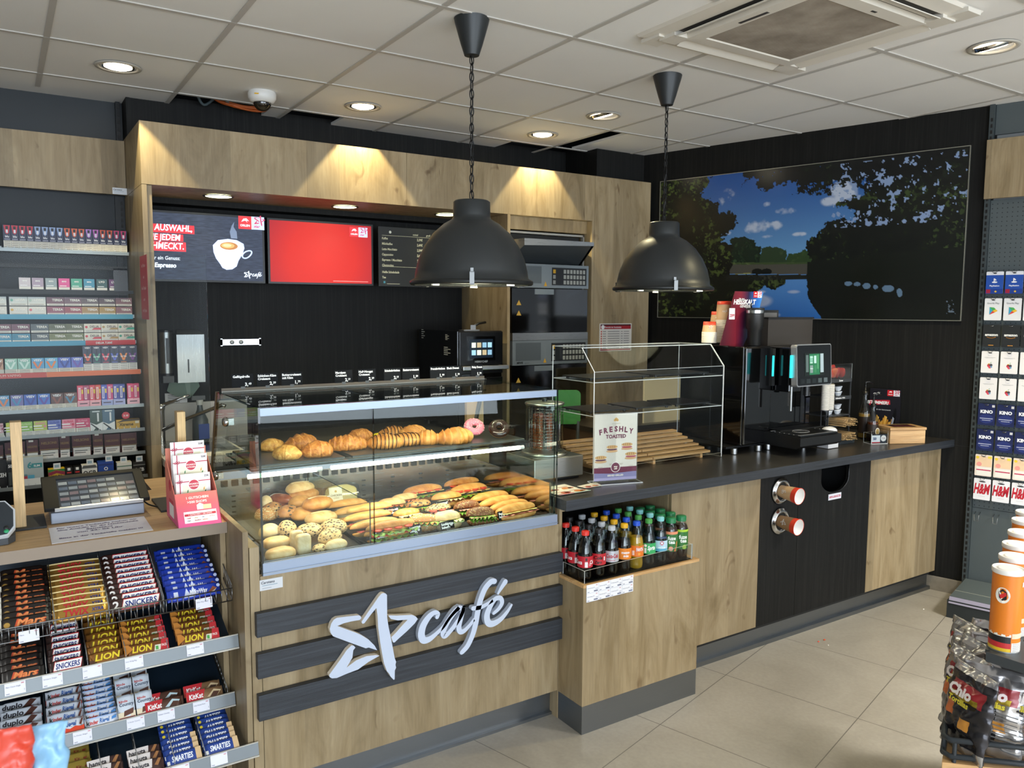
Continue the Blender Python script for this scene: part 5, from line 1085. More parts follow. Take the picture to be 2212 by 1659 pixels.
def bun(name, lb, c, r, m_, rz=0, tilt=0, p=.85, amp=.05, score=None, grp='bread rolls in the left half of the display case', cat='bread roll', flat=.35):
    o = thing(name, lb, cat, c, rz, grp); R_ = Matrix.Rotation(tilt, 3, 'Y')
    mb = MB(); L = lumpy(c[0]*90, amp)
    def fn(q):
        q = L(q)
        if q.z < 0: q.z *= (1-flat)
        if score: q.z -= .10*r[2]*math.exp(-(q.y/(r[1]*.18))**2)*(1 if abs(q.x) < r[0]*.75 else 0)
        return q
    mb.blob((0, 0, 0), r, m_, fn, 28, 16, p, R_); mb.build('crust', o)
    if score:
        s = MB(); s.blob((0, 0, r[2]*.80), (r[0]*.66, r[1]*.14, r[2]*.14), score, None, 16, 8, .9, R_); s.build('score', o)
    return o
def on_tray(px, py, z): q = onz(px, py, z); return q
TZ = .853
# rolls: px, py of the centre, height of the centre over the tray, half sizes
for a in [
 ('bread_roll', 'pale split-top roll, highest of the pile behind the front roll', 643, 1053, .105, (.056, .034, .030), C_PALE, .1, C_WHITE),
 ('bread_roll', 'golden oval roll under the highest split-top roll', 656, 1070, .080, (.060, .032, .028), C_GOLD, .1, None),
 ('bread_roll', 'golden roll half hidden behind the big glossy oval roll', 648, 1086, .060, (.045, .032, .028), C_BAG, .2, None),
 ('bread_roll', 'large glossy oval roll with a split top in the middle of the pile', 686, 1089, .075, (.058, .035, .031), C_GOLD, .05, C_WHITE),
 ('bread_roll', 'golden roll wedged low in the pile beside the pumpkin seed roll', 656, 1112, .035, (.050, .036, .030), C_BAG, .2, None),
 ('bread_roll', 'pale oval roll in front at the foot of the golden pile', 693, 1121, .032, (.058, .035, .030), C_PALE, .0, C_WHITE),
 ('pretzel_roll', 'long dark brown pretzel roll at the left back of the case', 584, 1064, .070, (.052, .024, .024), C_LYE, -.9, None),
 ('pretzel_knot', 'dark pretzel knot beside the long pretzel roll', 607, 1083, .055, (.032, .026, .022), C_LYE, .3, C_WHITE),
 ('pretzel_knot', 'small dark pretzel knot with white crumb, right one', 622, 1088, .045, (.026, .024, .020), C_LYE, -.3, C_WHITE),
 ('cheese_roll', 'cheese-topped roll with pumpkin seeds, larger one', 621, 1108, .045, (.044, .032, .028), C_PUMP, .4, None),
 ('cheese_roll', 'cheese-topped seeded roll leaning on the left glass', 588, 1098, .045, (.036, .030, .024), C_PUMP, -.3, None),
 ('white_roll', 'white roll with dark seeds leaning against the left glass pane', 568, 1083, .060, (.022, .024, .032), C_WHITE, 0, None),
 ('sesame_triangle', 'brown sesame triangle pastry at the left glass pane', 575, 1114, .035, (.042, .028, .030), C_SES, -.6, None),
 ('floured_roll', 'pale floured roll at the front left edge, behind the flat ones', 582, 1150, .035, (.036, .032, .030), C_WHITE, .2, None),
 ('seeded_roll', 'dark seeded roll standing behind the flat ciabatta rolls', 620, 1147, .038, (.032, .032, .036), C_SEED, .3, None),
 ('seeded_roll', 'grey seeded oval roll in the centre of the front row', 668, 1149, .034, (.044, .034, .030), C_SEED, -.1, None),
 ('seeded_roll', 'large seeded roll at the right end of the front rolls', 721, 1141, .036, (.046, .036, .032), C_SEED, -.3, None),
 ('seeded_roll', 'light seeded roll in front of the large seeded roll', 713, 1162, .032, (.042, .032, .032), C_SEED2, .3, None),
 ('floured_roll', 'pale split roll at the front beside the light seeded roll', 729, 1181, .020, (.038, .022, .022), C_WHITE, .1, None),
 ('seeded_roll', 'small seeded roll peeking out at the bottom front rail', 690, 1186, .012, (.024, .020, .016), C_SEED2, 0, None),
 ('ciabatta_roll', 'flat cream ciabatta roll, rear one at the front left', 598, 1174, .028, (.044, .028, .022), C_PALE, .1, None),
 ('ciabatta_roll', 'flat cream ciabatta roll lowest at the front left corner', 606, 1197, .020, (.046, .026, .022), C_PALE, .1, None)]:
    nm, lb, px, py, h, r, mm, rz, sc = a; r = tuple(v*1.1 for v in r)
    q = onz(px, py, TZ+h); q.y = max(q.y, 2.585+r[1]*.8); q.y = min(q.y, 3.17)
    bun(nm, lb, tuple(q), r, mm, rz, 0, .95 if 'ciab' not in nm else .7, .06, sc)
for i, (px, py, w) in enumerate(((641, 1168, .024), (655, 1176, .026))):
    q = onz(px, py, TZ+.035); o = thing('white_roll', 'upright square white roll, %s one of two at the front' % ('left', 'right')[i], 'bread roll', (q.x, max(q.y, 2.60+.02*(1-i)), TZ+.036), .1, 'upright square rolls'); mb = MB(); mb.blob((0, 0, 0), (w, .016, .036), C_WHITE, lumpy(i*9., .03), 24, 14, .45); mb.build('crust', o)

def halfbread(mb, L, Wd, H, m_, top, seed=0, amp=.04):
    def fn(q):
        q = q*(1+amp*noise.noise(q*28+Vector((seed, 0, 0))))
        if top and q.z < 0: q.z *= .15
        if not top and q.z > 0: q.z *= .15
        return q
    mb.blob((0, 0, 0), (L/2, Wd/2, H), m_, fn, 32, 14, .85)
def ruffle(mb, L, y0, z0, m_, amp, seed, n=26, wd=.016, sag=.006):
    vs = []; fs = []
    for i in range(n+1):
        x = -L/2+L*i/n; w = math.sin(i*1.9+seed)*amp
        for j in range(3):
            vs.append((x, y0-wd*j/2+(.003*math.sin(i*1.3+seed) if j == 2 else 0), z0+(w if j == 2 else w*.3*j)-sag*j/2))
    for i in range(n):
        for j in range(2): fs.append((i*3+j, i*3+j+1, i*3+3+j+1, i*3+3+j))
    k = len(vs); vs += [(a, b, c-.0012) for a, b, c in vs]; fs += [tuple(q+k for q in f[::-1]) for f in fs]
    mb.add(vs, fs, m_, True)
def sandwich(name, lb, px, py, L, Wd, H, bread, fill, rz=.06, h=.03, grp=None, tilt=-.25, cat='sandwich', bottom=None):
    q = onz(px, py, TZ+h+H*.5)
    q.y = min(max(q.y, 2.60+Wd*.3), 3.21-Wd*.3)
    o = thing(name, lb, cat, (q.x, q.y, TZ+h), 0, grp); o.rotation_euler = (tilt, 0, rz)
    mb = MB(); mb.M = Matrix.Translation((0, .004, .012)); halfbread(mb, L, Wd, H, bread, True, px); mb.build('top_bread', o)
    mb = MB(); mb.M = Matrix.Translation((0, -.003, -.006)); halfbread(mb, L*.97, Wd*.98, H*.8, bottom or bread, False, px+5); mb.build('bottom_bread', o)
    for k, f in enumerate(fill):
        mb = MB(); z = -.004+.0048*(k+1)
        if f == 'lettuce': ruffle(mb, L*.9, -Wd*.36, z-.002, LET, .005, px, 22, .024, .010); mb.build('lettuce', o)
        elif f == 'ham': ruffle(mb, L*.92, -Wd*.40, z, HAM, .002, px+1, 20, .016, .003); mb.build('ham', o)
        elif f == 'salami': ruffle(mb, L*.9, -Wd*.40, z, SALAMI, .004, px+1, 20, .020, .003); mb.build('salami', o)
        elif f == 'cheese':
            for s in range(max(2, int(L/.045))): x = -L*.42+s*.045; mb.prism([(x, 0), (x+.040, 0), (x+.028, -.024), (x+.008, -.022)], (0, -Wd*.36, z), X, Y, Z, .0025, CHEESE)
            mb.build('cheese', o)
        elif f == 'tomato':
            for s in range(max(2, int(L/.05))): mb.lathe([(.0001, 0), (.016, 0), (.016, .004), (.0001, .004)], TOM, 14, (-L*.34+s*.042, -Wd*.40, z), (0, -.3, 1))
            mb.build('tomato', o)
        elif f == 'salmon': ruffle(mb, L*.8, -Wd*.38, z+.001, SALM, .006, px+2, 16, .022, .004); mb.build('salmon', o)
        elif f == 'cucumber':
            for s in range(3): mb.lathe([(.0001, 0), (.017, 0), (.017, .003), (.0001, .003)], CUC, 14, (-L*.25+s*.035, -Wd*.46, z), (0, -.5, 1))
            mb.build('cucumber', o)
        elif f == 'egg': ruffle(mb, L*.85, -Wd*.40, z, mat('ead9a0', .5), .005, px+3, 18, .020, .004); mb.build('egg_salad', o)
    return o
G1 = 'filled baguettes in the cooled section'
sandwich('filled_baguette', 'filled baguette with egg, tomato and lettuce at the left back', 915, 1060, .20, .062, .032, C_GOLD, ['lettuce', 'cheese', 'tomato'], .10, .035, G1)
sandwich('filled_baguette', 'rearmost filled baguette with ham under the slotted steel wall', 999, 1044, .19, .058, .028, C_GOLD, ['ham', 'tomato'], .10, .045, G1)
sandwich('filled_baguette', 'thick filled baguette with ham, cheese and lettuce right of the centre back', 1014, 1058, .20, .065, .034, C_BAG, ['lettuce', 'cheese', 'ham', 'tomato'], .08, .035, G1)
for i, (px, py) in enumerate(((1060, 1075), (1080, 1085), (1102, 1094), (1126, 1105))):
    sandwich('filled_baguette', 'long pale baguette with ham at the right, %s from the back' % ORD[i], px, py, .205, .058, .030, C_BAG, ['ham'] if i < 3 else ['ham', 'cheese'], .12, .028, 'long pale baguettes at the right')
G2 = 'filled rolls in the cooled section'
sandwich('filled_ciabatta', 'pale ciabatta with chicken and salmon-coloured filling behind the ciabatta sign', 875, 1078, .125, .06, .026, C_PALE, ['lettuce', 'salmon'], .05, .03, G2)
sandwich('filled_ciabatta', 'pale ciabatta with salmon strips left of the ciabatta sign', 846, 1089, .125, .06, .028, C_PALE, ['lettuce', 'salmon'], -.1, .03, G2)
sandwich('cheese_pretzel_roll', 'cheese-baked roll with salami behind the seeded rolls', 905, 1092, .11, .06, .026, C_PUMP, ['salami', 'lettuce'], .0, .03, G2)
sandwich('pretzel_plait', 'light pretzel plait with egg salad behind its black sign', 966, 1075, .145, .06, .028, C_BAG, ['ham', 'egg'], .0, .03, G2)
sandwich('seeded_roll_sandwich', 'seeded roll with tomato and ham in the middle of the cooled section', 948, 1101, .115, .058, .024, C_SEED, ['lettuce', 'ham', 'tomato'], .05, .025, G2)
sandwich('rye_sandwich', 'dark rye roll with lettuce behind the pumpkin seed roll', 1010, 1094, .115, .062, .030, C_RYE, ['lettuce', 'ham'], .0, .03, G2)
sandwich('pumpkin_roll_sandwich', 'dark pumpkin seed roll with large lettuce leaf in front', 1038, 1110, .115, .066, .034, C_RYE, ['lettuce', 'ham', 'lettuce'], -.25, .03, G2)
sandwich('pretzel_twist_sandwich', 'cheese twist roll with egg slices at the left of the front row', 880, 1111, .115, .06, .026, C_FLAKE2, ['lettuce', 'cheese', 'egg'], .05, .028, G2)
sandwich('sesame_roll_sandwich', 'sesame pretzel roll with carrots and cucumber behind its sign', 915, 1125, .12, .062, .028, C_SES, ['cucumber', 'salmon', 'lettuce'], -.35, .022, G2)
sandwich('potato_roll_sandwich', 'pale potato roll with egg salad behind its sign', 966, 1119, .118, .068, .034, C_WHITE, ['cucumber', 'egg'], .0, .022, G2)
G3 = 'warm baguettes in the middle of the case'
for i, (px, py, L, h, fl, lb) in enumerate(((752, 1091, .17, .045, [], 'golden baguette under the chicken cheese bag'), (768, 1105, .17, .028, [], 'golden baguette second from the chicken cheese bag'), (800, 1100, .19, .05, ['ham'], 'baguette crossing behind the glass joint, rear one'), (796, 1118, .20, .040, ['salami'], 'baguette crossing behind the glass joint, middle one'), (812, 1134, .20, .032, ['salami'], 'baguette crossing behind the glass joint, front one'), (846, 1137, .20, .040, ['lettuce', 'tomato'], 'baguette with tomato and lettuce, upper one beside the front sign'), (855, 1155, .20, .022, ['lettuce', 'tomato', 'cucumber'], 'baguette with tomato lowest at the front sign'))):
    sandwich('filled_baguette', lb, px, py, L, .056, .026, C_BAG if i < 5 else C_GOLD, fl, .05, h, G3)
# packaged sandwich
q = onz(737, 1068, TZ+.07); o = thing('packed_sandwich', 'clear bag with a wrapped chicken and cheese sandwich at the back', 'packaged sandwich', (q.x, q.y, TZ+.065)); o.rotation_euler = (-.35, 0, -.05)
mb = MB(); mb.blob((0, 0, 0), (.07, .012, .045), mat('d9c27e', .5), lumpy(3, .12), 20, 10, .6); mb.build('sandwich', o)
mb = MB(); mb.blob((0, 0, 0), (.082, .017, .052), PLAST, lumpy(5, .10, 60), 26, 12, .5); mb.build('bag', o)
mb = MB(); mb.box((-.055, -.0185, -.035), (.0, -.018, .035), mat('e9e4d4', .5)); mb.text('CHICKEN', (-.027, -.0187, -.002), X, Z, .008, mat('5a5450', .6), bold=.02, al='C'); mb.text('CHEESE', (-.027, -.0187, -.012), X, Z, .005, mat('7a7470', .6), al='C'); mb.disc((0, -.0187, 0), X, Z, -.027, .018, .005, mat('c89a48', .5)); mb.disc((0, -.0187, 0), X, Z, -.027, -.028, .006, mat('8a2838', .5)); mb.build('label', o)
# ---- pastries on the slate shelf ----
SZ = 1.160
def croissant(mb, L, R, arc, m_, ridges=7, flat=.8, seed=0, tip=.55, tw=.16):
    n = 56; P = []; rr = []
    for i in range(n+1):
        t = i/n; a = (t-.5)*arc
        if arc > .05: k = L/arc; P.append((k*math.sin(a), -(k*math.cos(a)-k), 0))
        else: P.append(((t-.5)*L, 0, 0))
        e = max(1e-3, math.sin(PI*t))**tip; s = (t*ridges) % 1 if t < .5 else ((1-t)*ridges) % 1
        rr.append(R*e*(1-tw+tw*1.6*s))
    b = len(mb.v); mb.tube(P, rr, m_, 18)
    for i in range(b, len(mb.v)):
        v = Vector(mb.v[i]); d = noise.noise(v*50+Vector((seed, 0, 0)))*.0034; mb.v[i] = (v.x, v.y+d, max(v.z*flat+d, -R*.42))
def pastry(name, lb, px, py, L, R, arc, m_, rz, ridges=7, h=None, stripes=False, grp='pastries on the slate shelf', tip=.55, y=None, tw=.12, cat='pastry'):
    L *= 1.2; R *= 1.5
    h = R*.42 if h is None else h
    q = onz(px, py, SZ+h+R*.3); q.y = min(max(q.y, 2.775), 3.04); o = thing(name, lb, cat, (q.x, q.y, SZ+h), rz, grp)
    mb = MB(); croissant(mb, L, R, arc, m_, ridges, .85, px, tip, tw); mb.build('dough', o)
    if stripes:
        mb = MB(); k = L/arc if arc > .05 else None
        for i in range(7):
            t0 = .14+i*.105; P = []
            for j in range(13):
                t = t0+.03*math.sin(j*.5); a = (t-.5)*arc; r = R*max(1e-3, math.sin(PI*t))**tip*1.06
                cx, cy = (k*math.sin(a), -(k*math.cos(a)-k)) if k else ((t-.5)*L, 0); w = -.5+j*(PI+1)/12-PI/2+PI/2
                P.append((cx, cy-r*math.cos(w), r*.87*math.sin(w)))
            mb.tube(P, .0017, CHOC, 5)
        mb.build('chocolate_stripes', o)
    return o
pastry('savoury_puff', 'golden savoury puff roll at the far left of the slate shelf', 588, 958, .085, .024, .3, C_FLAKE2, .15, 2, tw=.05)
pastry('savoury_puff', 'golden savoury puff roll pointing forward at the left of the shelf', 620, 974, .09, .027, .1, C_FLAKE2, -.55, 2, tw=.05)
pastry('cheese_croissant', 'rough cheese croissant with peaked top, left half of the shelf', 652, 951, .12, .030, 1.1, C_FLAKE, .35, 5)
pastry('cheese_croissant', 'rough cheese croissant end lying across the peaked one', 686, 966, .10, .031, .4, C_FLAKE, -.05, 4)
pastry('butter_croissant', 'large plain croissant left of the glass joint', 750, 953, .135, .030, .8, C_FLAKE, -.28, 8)
pastry('butter_croissant', 'plain croissant half hidden left of the striped ones', 778, 938, .10, .028, .5, C_FLAKE, .2, 7)
pastry('chocolate_croissant', 'croissant with chocolate stripes, front left one', 832, 950, .12, .029, .25, C_GOLD, -.35, 6, stripes=True)
pastry('chocolate_croissant', 'croissant with chocolate stripes, rear one', 838, 927, .11, .026, .25, C_GOLD, -.2, 6, stripes=True)
pastry('chocolate_croissant', 'croissant with chocolate stripes and filled open end, right one', 878, 947, .13, .025, .15, C_GOLD, -.12, 6, stripes=True, tip=.3)
pastry('butter_croissant', 'golden croissant with pointed top behind the striped ones', 893, 930, .12, .029, .9, C_GOLD, .25, 7)
pastry('franz_bun', 'golden rolled bun between the striped croissants and the large glazed one', 922, 941, .08, .031, .2, C_GOLD, -.5, 3)
pastry('glazed_croissant', 'large glazed croissant left of the pink donut', 982, 938, .155, .033, 1.2, C_GOLD, .0, 8, tw=.2)
def donut(lb, px, py, ic, tilt, rz, name):
    q = onz(px, py, SZ+.04); q.y = min(q.y, 3.03); o = thing('donut', lb, 'donut', (q.x, q.y, SZ+.038), 0, None); o.rotation_euler = (tilt, 0, rz)
    def tor(mb, R, r, m_, z0=None, n=36, k=16):
        vs = []; fs = []
        for i in range(n):
            a = 2*PI*i/n
            for j in range(k):
                b = 2*PI*j/k; z = r*math.sin(b); rad = R+r*math.cos(b)
                if z0 is not None and z < z0: z = z0+(z-z0)*.05
                vs.append((rad*math.cos(a), rad*math.sin(a), z))
        for i in range(n):
            for j in range(k): fs.append((i*k+j, ((i+1) % n)*k+j, ((i+1) % n)*k+(j+1) % k, i*k+(j+1) % k))
        mb.add(vs, fs, m_, True)
    mb = MB(); tor(mb, .027, .0165, C_GOLD); mb.build('dough', o)
    mb = MB(); tor(mb, .027, .0178, ic, .002); mb.build('icing', o)
    if name == 'pink':
        mb = MB(); rd = random.Random(4)
        for i in range(150):
            a = rd.uniform(0, 2*PI); b = rd.uniform(.15, PI-.15); p = Vector(((.027+.0182*math.cos(b))*math.cos(a), (.027+.0182*math.cos(b))*math.sin(a), .0182*math.sin(b)))
            mb.cbox(tuple(p), (.0022, .0016, .0016), mat(['f0c8cc', 'd8607a', 'f6e4e2'][i % 3], .5))
        sp = mb.build('sprinkles', o); sp['kind'] = 'stuff'
donut('pink iced donut with sugar sprinkles leaning at the right of the slate shelf', 1024, 922, mat('e07d92', .35), .75, -.3, 'pink')
donut('dark chocolate donut leaning at the right end of the slate shelf', 1078, 925, mat('2c1a14', .12, 0, 0, .7), .85, -.45, 'dark')
# ---- black price signs ----
def price_sign(lb, x, y, z, w, h, lines, price, rx=-.12, grp='black price signs on top of the display case', rz=0):
    o = thing('price_sign', lb, 'price sign', (x, y, z), 0, grp); o.rotation_euler = (rx, 0, rz)
    mb = MB(); mb.box((-w/2, -.001, 0), (w/2, .001, h), mat('0e1116', .7, 0, 0, .2))
    for i, s in enumerate(lines): mb.text(s, (-w/2+.004, -.001, h-.014-i*.012), X, Z, .0088, mat('e8e8ea', .5), bold=.045, maxw=w-.007)
    if price:
        a, b = price.split(','); mb.text(a+',', (w/2-.020, -.001, .006), X, Z, .0125, mat('e8e8ea', .5), bold=.045, al='R'); mb.text(b, (w/2-.019, -.001, .010), X, Z, .008, mat('e8e8ea', .5), bold=.04)
    mb.build('plate', o)
    mb = MB(); mb.box((-.008, -.002, -.006), (.008, .003, .004), mat('4c5052', .4)); mb.build('clip', o)
def crop_x(cx): return ony(460+cx/2.836, 830, 3.106).x
for a, b, ln, pr, lb in ((115, 250, ['Geflügelrolle'], '3,49', 'for the poultry roll, leftmost'), (268, 400, ['Schinken-Käse', 'Croissant'], '2,39', 'for the ham and cheese croissant'), (418, 550, ['Buttercroissant', 'mit Käse'], '1,79', 'for the butter croissant with cheese'), (745, 857, ['Marzipan', 'Croissant'], '2,19', 'for the marzipan croissant'), (888, 1000, ['Nuß-Nougat', 'Croissant'], '2,39', 'for the nut nougat croissant'), (1047, 1152, ['Schokobrötchen'], '2,19', 'for the chocolate roll'), (1160, 1268, ['Buttercroissant'], '1,59', 'for the plain butter croissant'), (1330, 1428, ['Franzbrötchen'], '1,99', 'for the cinnamon bun'), (1428, 1522, ['Black Donut'], '1,79', 'for the black donut'), (1582, 1655, ['Pinky Donut'], '1,79', 'for the pink donut, rightmost')):
    x0, x1 = crop_x(a), crop_x(b); price_sign('black price sign %s on the case top' % lb, (x0+x1)/2, 3.106, 1.396, x1-x0-.002, .052, ln, pr, -.08)
def tray_sign(px, py, w, h, ln, pr, lb, rz=.12):
    q = onz(px, py, TZ+.045); q.y = max(q.y, 2.59); price_sign(lb, q.x, q.y, TZ+.018, w, h, ln, pr, -.30, 'black signs among the sandwiches', rz)
tray_sign(848, 1103, .066, .040, ['Ciabatta mit', 'Hähnchen'], '3,99', 'black sign for the chicken ciabatta among the sandwiches')
tray_sign(826, 1123, .060, .030, [], None, 'plain dark sign between the baguettes behind the glass joint')
tray_sign(957, 1089, .062, .040, ['Laugenzopf', 'belegt'], '3,39', 'black sign for the pretzel plait among the sandwiches')
tray_sign(914, 1147, .056, .036, ['Laugenkringel', 'belegt'], '3,49', 'black sign for the pretzel ring at the front rail', .2)
tray_sign(985, 1136, .062, .030, ['Kartoffelbrötchen', 'belegt'], '3,49', 'black sign for the potato roll at the front rail')
tray_sign(1107, 1115, .058, .036, ['Baguette', 'belegt'], '3,39', 'black sign for the filled baguette at the right front', .15)
tray_sign(847, 1162, .062, .034, ['Baguette mit', 'Hähnchen'], None, 'black sign for the chicken baguette at the lower front rail', .1)
# ================= drink bottles in the niche =================
def liquid(col, tint): return glass('drink_'+col, tint, 1, .05, .02)
PET = glass('pet', 'dfe6e4', 1, .07, .02)
COLA = mat('120a08', .06, 0, 0, .7); ORA = mat('d9a41c', .08, 0, 0, .6); MEZ = mat('1e0e08', .06, 0, 0, .7); TEA = mat('3a1e12', .08, 0, 0, .6)
CLR = glass('clear_drink', 'c2ccd0', 1.3, .10, .02)
def bottle(kind, lb, loc, cap, liq, lab, prints, wide=False, grp=None):
    o = thing('drink_bottle', lb, 'bottle', loc, random.uniform(-.5, .5)*0, grp)
    r = .0305; H = .200
    if wide: body = [(.022, 0), (.029, .004), (.030, .04), (.030, .13), (.027, .145), (.020, .160), (.0195, .168)]; ch0, ch1, cr_ = .166, .188, .0215; lv = .150
    else: body = [(.020, 0), (.028, .005), (.0295, .02), (.028, .055), (.0305, .06), (.0305, .10), (.029, .115), (.023, .145), (.0145, .172), (.0125, .180), (.0125, .184)]; ch0, ch1, cr_ = .182, .200, .0145; lv = .135
    m = MB(); m.lathe([(a*1.012, z) for a, z in body], PET, 24, cap=False); fam(m.build('bottle_wall', o))
    m = MB(); lq = [(a*.965, z+.001) for a, z in body if z < lv]; lq.append((np.interp(lv, [z for a, z in body], [a for a, z in body])*.96, lv)); m.lathe(lq, liq, 24); fam(m.build('drink', o))
    m = MB(); g = [(cr_, ch0), (cr_, ch1-.002), (cr_-.002, ch1), (.0001, ch1)]
    m.lathe(g, cap, 24); 
    for i in range(24): a = 2*PI*i/24; m.cbox((cr_*math.cos(a), cr_*math.sin(a), (ch0+ch1)/2), (.001, .001, (ch1-ch0)*.8), cap)
    fam(m.build('cap', o))
    z0, z1 = (.045, .132) if wide else (.056, .102)
    m = MB(); rr = np.interp([z0, (z0+z1)/2, z1], [z for a, z in body], [a for a, z in body])*1.035; rr = [max(rr)]*3
    m.lathe([(rr[0], z0), (rr[1], (z0+z1)/2), (rr[2], z1)], lab, 32, cap=False)
    t = MB()
    for q in prints:
        if q[0] == 't': _, s, x, z, h, c, mw = q[:7]; t.text(s, (x, 0, z), X, Z, h, mat(c, .4), bold=.03, shear=q[7] if len(q) > 7 else 0, al='C', maxw=mw, off=0)
        elif q[0] == 'r': t.strips(q[1], q[2], q[3], q[4], mat(q[5], .4), 12 if q[3]-q[1] > .02 else 3)
        elif q[0] == 'd':
            t.disc((0, 0, 0), X, Z, q[1], q[2], q[3], mat(q[4], .4), 0)
        elif q[0] == 'p': t.poly((0, 0, 0), X, Z, q[1], mat(q[2], .4), 0)
    # wrap the print round the bottle, facing the photographer's side
    lay = 0; R0 = rr[0]; face = -PI/2-.50
    vs = []
    lev = {}
    for fi, f in enumerate(t.f): lev.setdefault(t.mi[fi], None)
    order = {}
    for fi, f in enumerate(t.f):
        for q in f: order[q] = max(order.get(q, 0), fi)
    nF = max(1, len(t.f))
    for i, v in enumerate(t.v):
        k = R0+.0003+.0006*order.get(i, 0)/nF; a = face+v[0]/R0; vs.append((k*math.cos(a), k*math.sin(a), v[2]))
    t.v = vs
    off = len(m.v); m.v += t.v
    for f, i, s in zip(t.f, t.mi, t.sm): m.f.append(tuple(off+q for q in f)); m.mi.append(m.m(t.mats[i])); m.sm.append(s)
    fam(m.build('label', o))
    return o
CR, CB, CS, CY, CBL, CG, CA, CDG = (mat(c, .35) for c in ('d8352a', '17181a', 'b9bcc0', 'e0ac1e', '1f52c8', '4a9a48', '84c8c8', '1f7a48'))
lz0 = .056
KINDS = [
 ('cola', CR, COLA, mat('b81c2c', .4), [('r', -.006, .058, .006, .080, 'e8e0e0'), ('r', -.004, .084, .004, .096, '2a1a1a'), ('t', 'Cola', .030, .070, .016, 'efe6e6', .03, .2), ('t', 'Coca', -.032, .070, .016, 'efe6e6', .03, .2), ('r', .010, .064, .022, .066, 'e8c8c8'), ('r', .010, .070, .022, .072, 'e8c8c8')], 'cola bottle with red cap and red label', False),
 ('zero', CB, COLA, mat('b8242c', .4), [('t', 'Cola', -.006, .080, .014, '1a1212', .04, .2), ('t', 'Zero', -.006, .062, .012, '1a1212', .03, .2), ('r', .018, .074, .024, .090, 'e8e0e0')], 'cola bottle with black cap and red label', False),
 ('light', CS, COLA, mat('bdc0c6', .35, .3), [('t', 'Coca-Cola', 0, .074, .017, 'b02838', .052, .2), ('r', -.02, .062, .01, .064, 'b85860')], 'cola bottle with silver cap and silver label', False),
 ('mezzo', CY, MEZ, mat('dd7f1e', .4), [('p', [(-.020, .060), (-.022, .090), (-.006, .099), (.020, .098), (.022, .070), (.004, .058)], 'c02828'), ('t', 'mezzo', .002, .080, .011, 'f0ece8', .036), ('t', 'mix', .004, .066, .011, 'f0ece8', .03)], 'dark drink bottle with yellow cap and orange label', False),
 ('fanta', CBL, ORA, mat('de7420', .4), [('p', [(-.008, .076), (-.006, .096), (.026, .100), (.026, .074), (.008, .070)], '2848a8'), ('t', 'FANTA', .010, .080, .014, 'f2f2f2', .032), ('r', -.024, .062, -.014, .082, 'e8d0c0'), ('d', .006, .068, .006, 'e89838')], 'orange drink bottle with blue cap', False),
 ('sprite', CG, CLR, mat('36a35c', .4), [('t', 'Sprite', .008, .074, .018, 'eef4ee', .036, .2), ('d', -.019, .092, .006, 'e4f0e4'), ('r', -.024, .060, -.015, .082, 'dfe8df')], 'clear lemonade bottle with green cap and green label', False),
 ('water', CA, CLR, mat('b7d3e2', .4), [('r', -.03, .056, .03, .068, '5aa8c4'), ('t', 'GEROLSTEINER', 0, .112, .008, '3a5080', .048), ('p', [(.000+(.011 if i % 2 else .0065)*math.cos(i*PI/8), .092+(.011 if i % 2 else .0065)*math.sin(i*PI/8)) for i in range(16)], 'c83848'), ('d', 0, .092, .004, 'eef2f6'), ('t', 'MEDIUM', 0, .070, .006, 'e8f4f8', .03)], 'mineral water bottle with aqua cap and pale blue label', False),
 ('tea1', CDG, TEA, mat('2f6f34', .4), [('r', -.04, .120, .04, .132, 'e0906a'), ('t', 'fuze', -.002, .096, .016, 'eef2e8', .036), ('t', 'tea', -.002, .080, .016, 'eef2e8', .03), ('p', [(.008, .046), (.022, .090), (.027, .088), (.018, .046)], 'd8783a'), ('d', -.006, .058, .010, 'e0a080')], 'iced tea bottle with wide green cap and peach band', True),
 ('tea2', CDG, TEA, mat('2f7030', .4), [('r', -.04, .122, .04, .132, 'a8cc38'), ('p', [(-.018, .122), (.018, .122), (.0, .104)], '8fc040'), ('t', 'fuze', .002, .092, .017, 'eef2e8', .038), ('t', 'tea', .004, .076, .017, 'eef2e8', .03), ('d', .008, .056, .010, 'a8c850')], 'iced tea bottle with wide green cap and lime band', True)]
BY0, BXS = 2.437, [1.935, 2.003, 2.071, 2.139, 2.207, 2.275, 2.343, 2.404, 2.466]
rows_ = ['front', 'second', 'third', 'fourth']
for k, (nm, cp, lq, lb_, pr, desc, wide) in enumerate(KINDS):
    first = bottle(nm, '%s, %s row of the niche' % (desc, rows_[0]), (BXS[k], BY0, .6206), cp, lq, lb_, pr, wide, 'drink bottles in the niche')
    for r in range(1, 4):
        copy_thing(first, '%s, %s row of the niche' % (desc, rows_[r]), (BXS[k]+.002*r, BY0+.068*r, .6206))
# ================= on the worktop =================
WZ = .9405
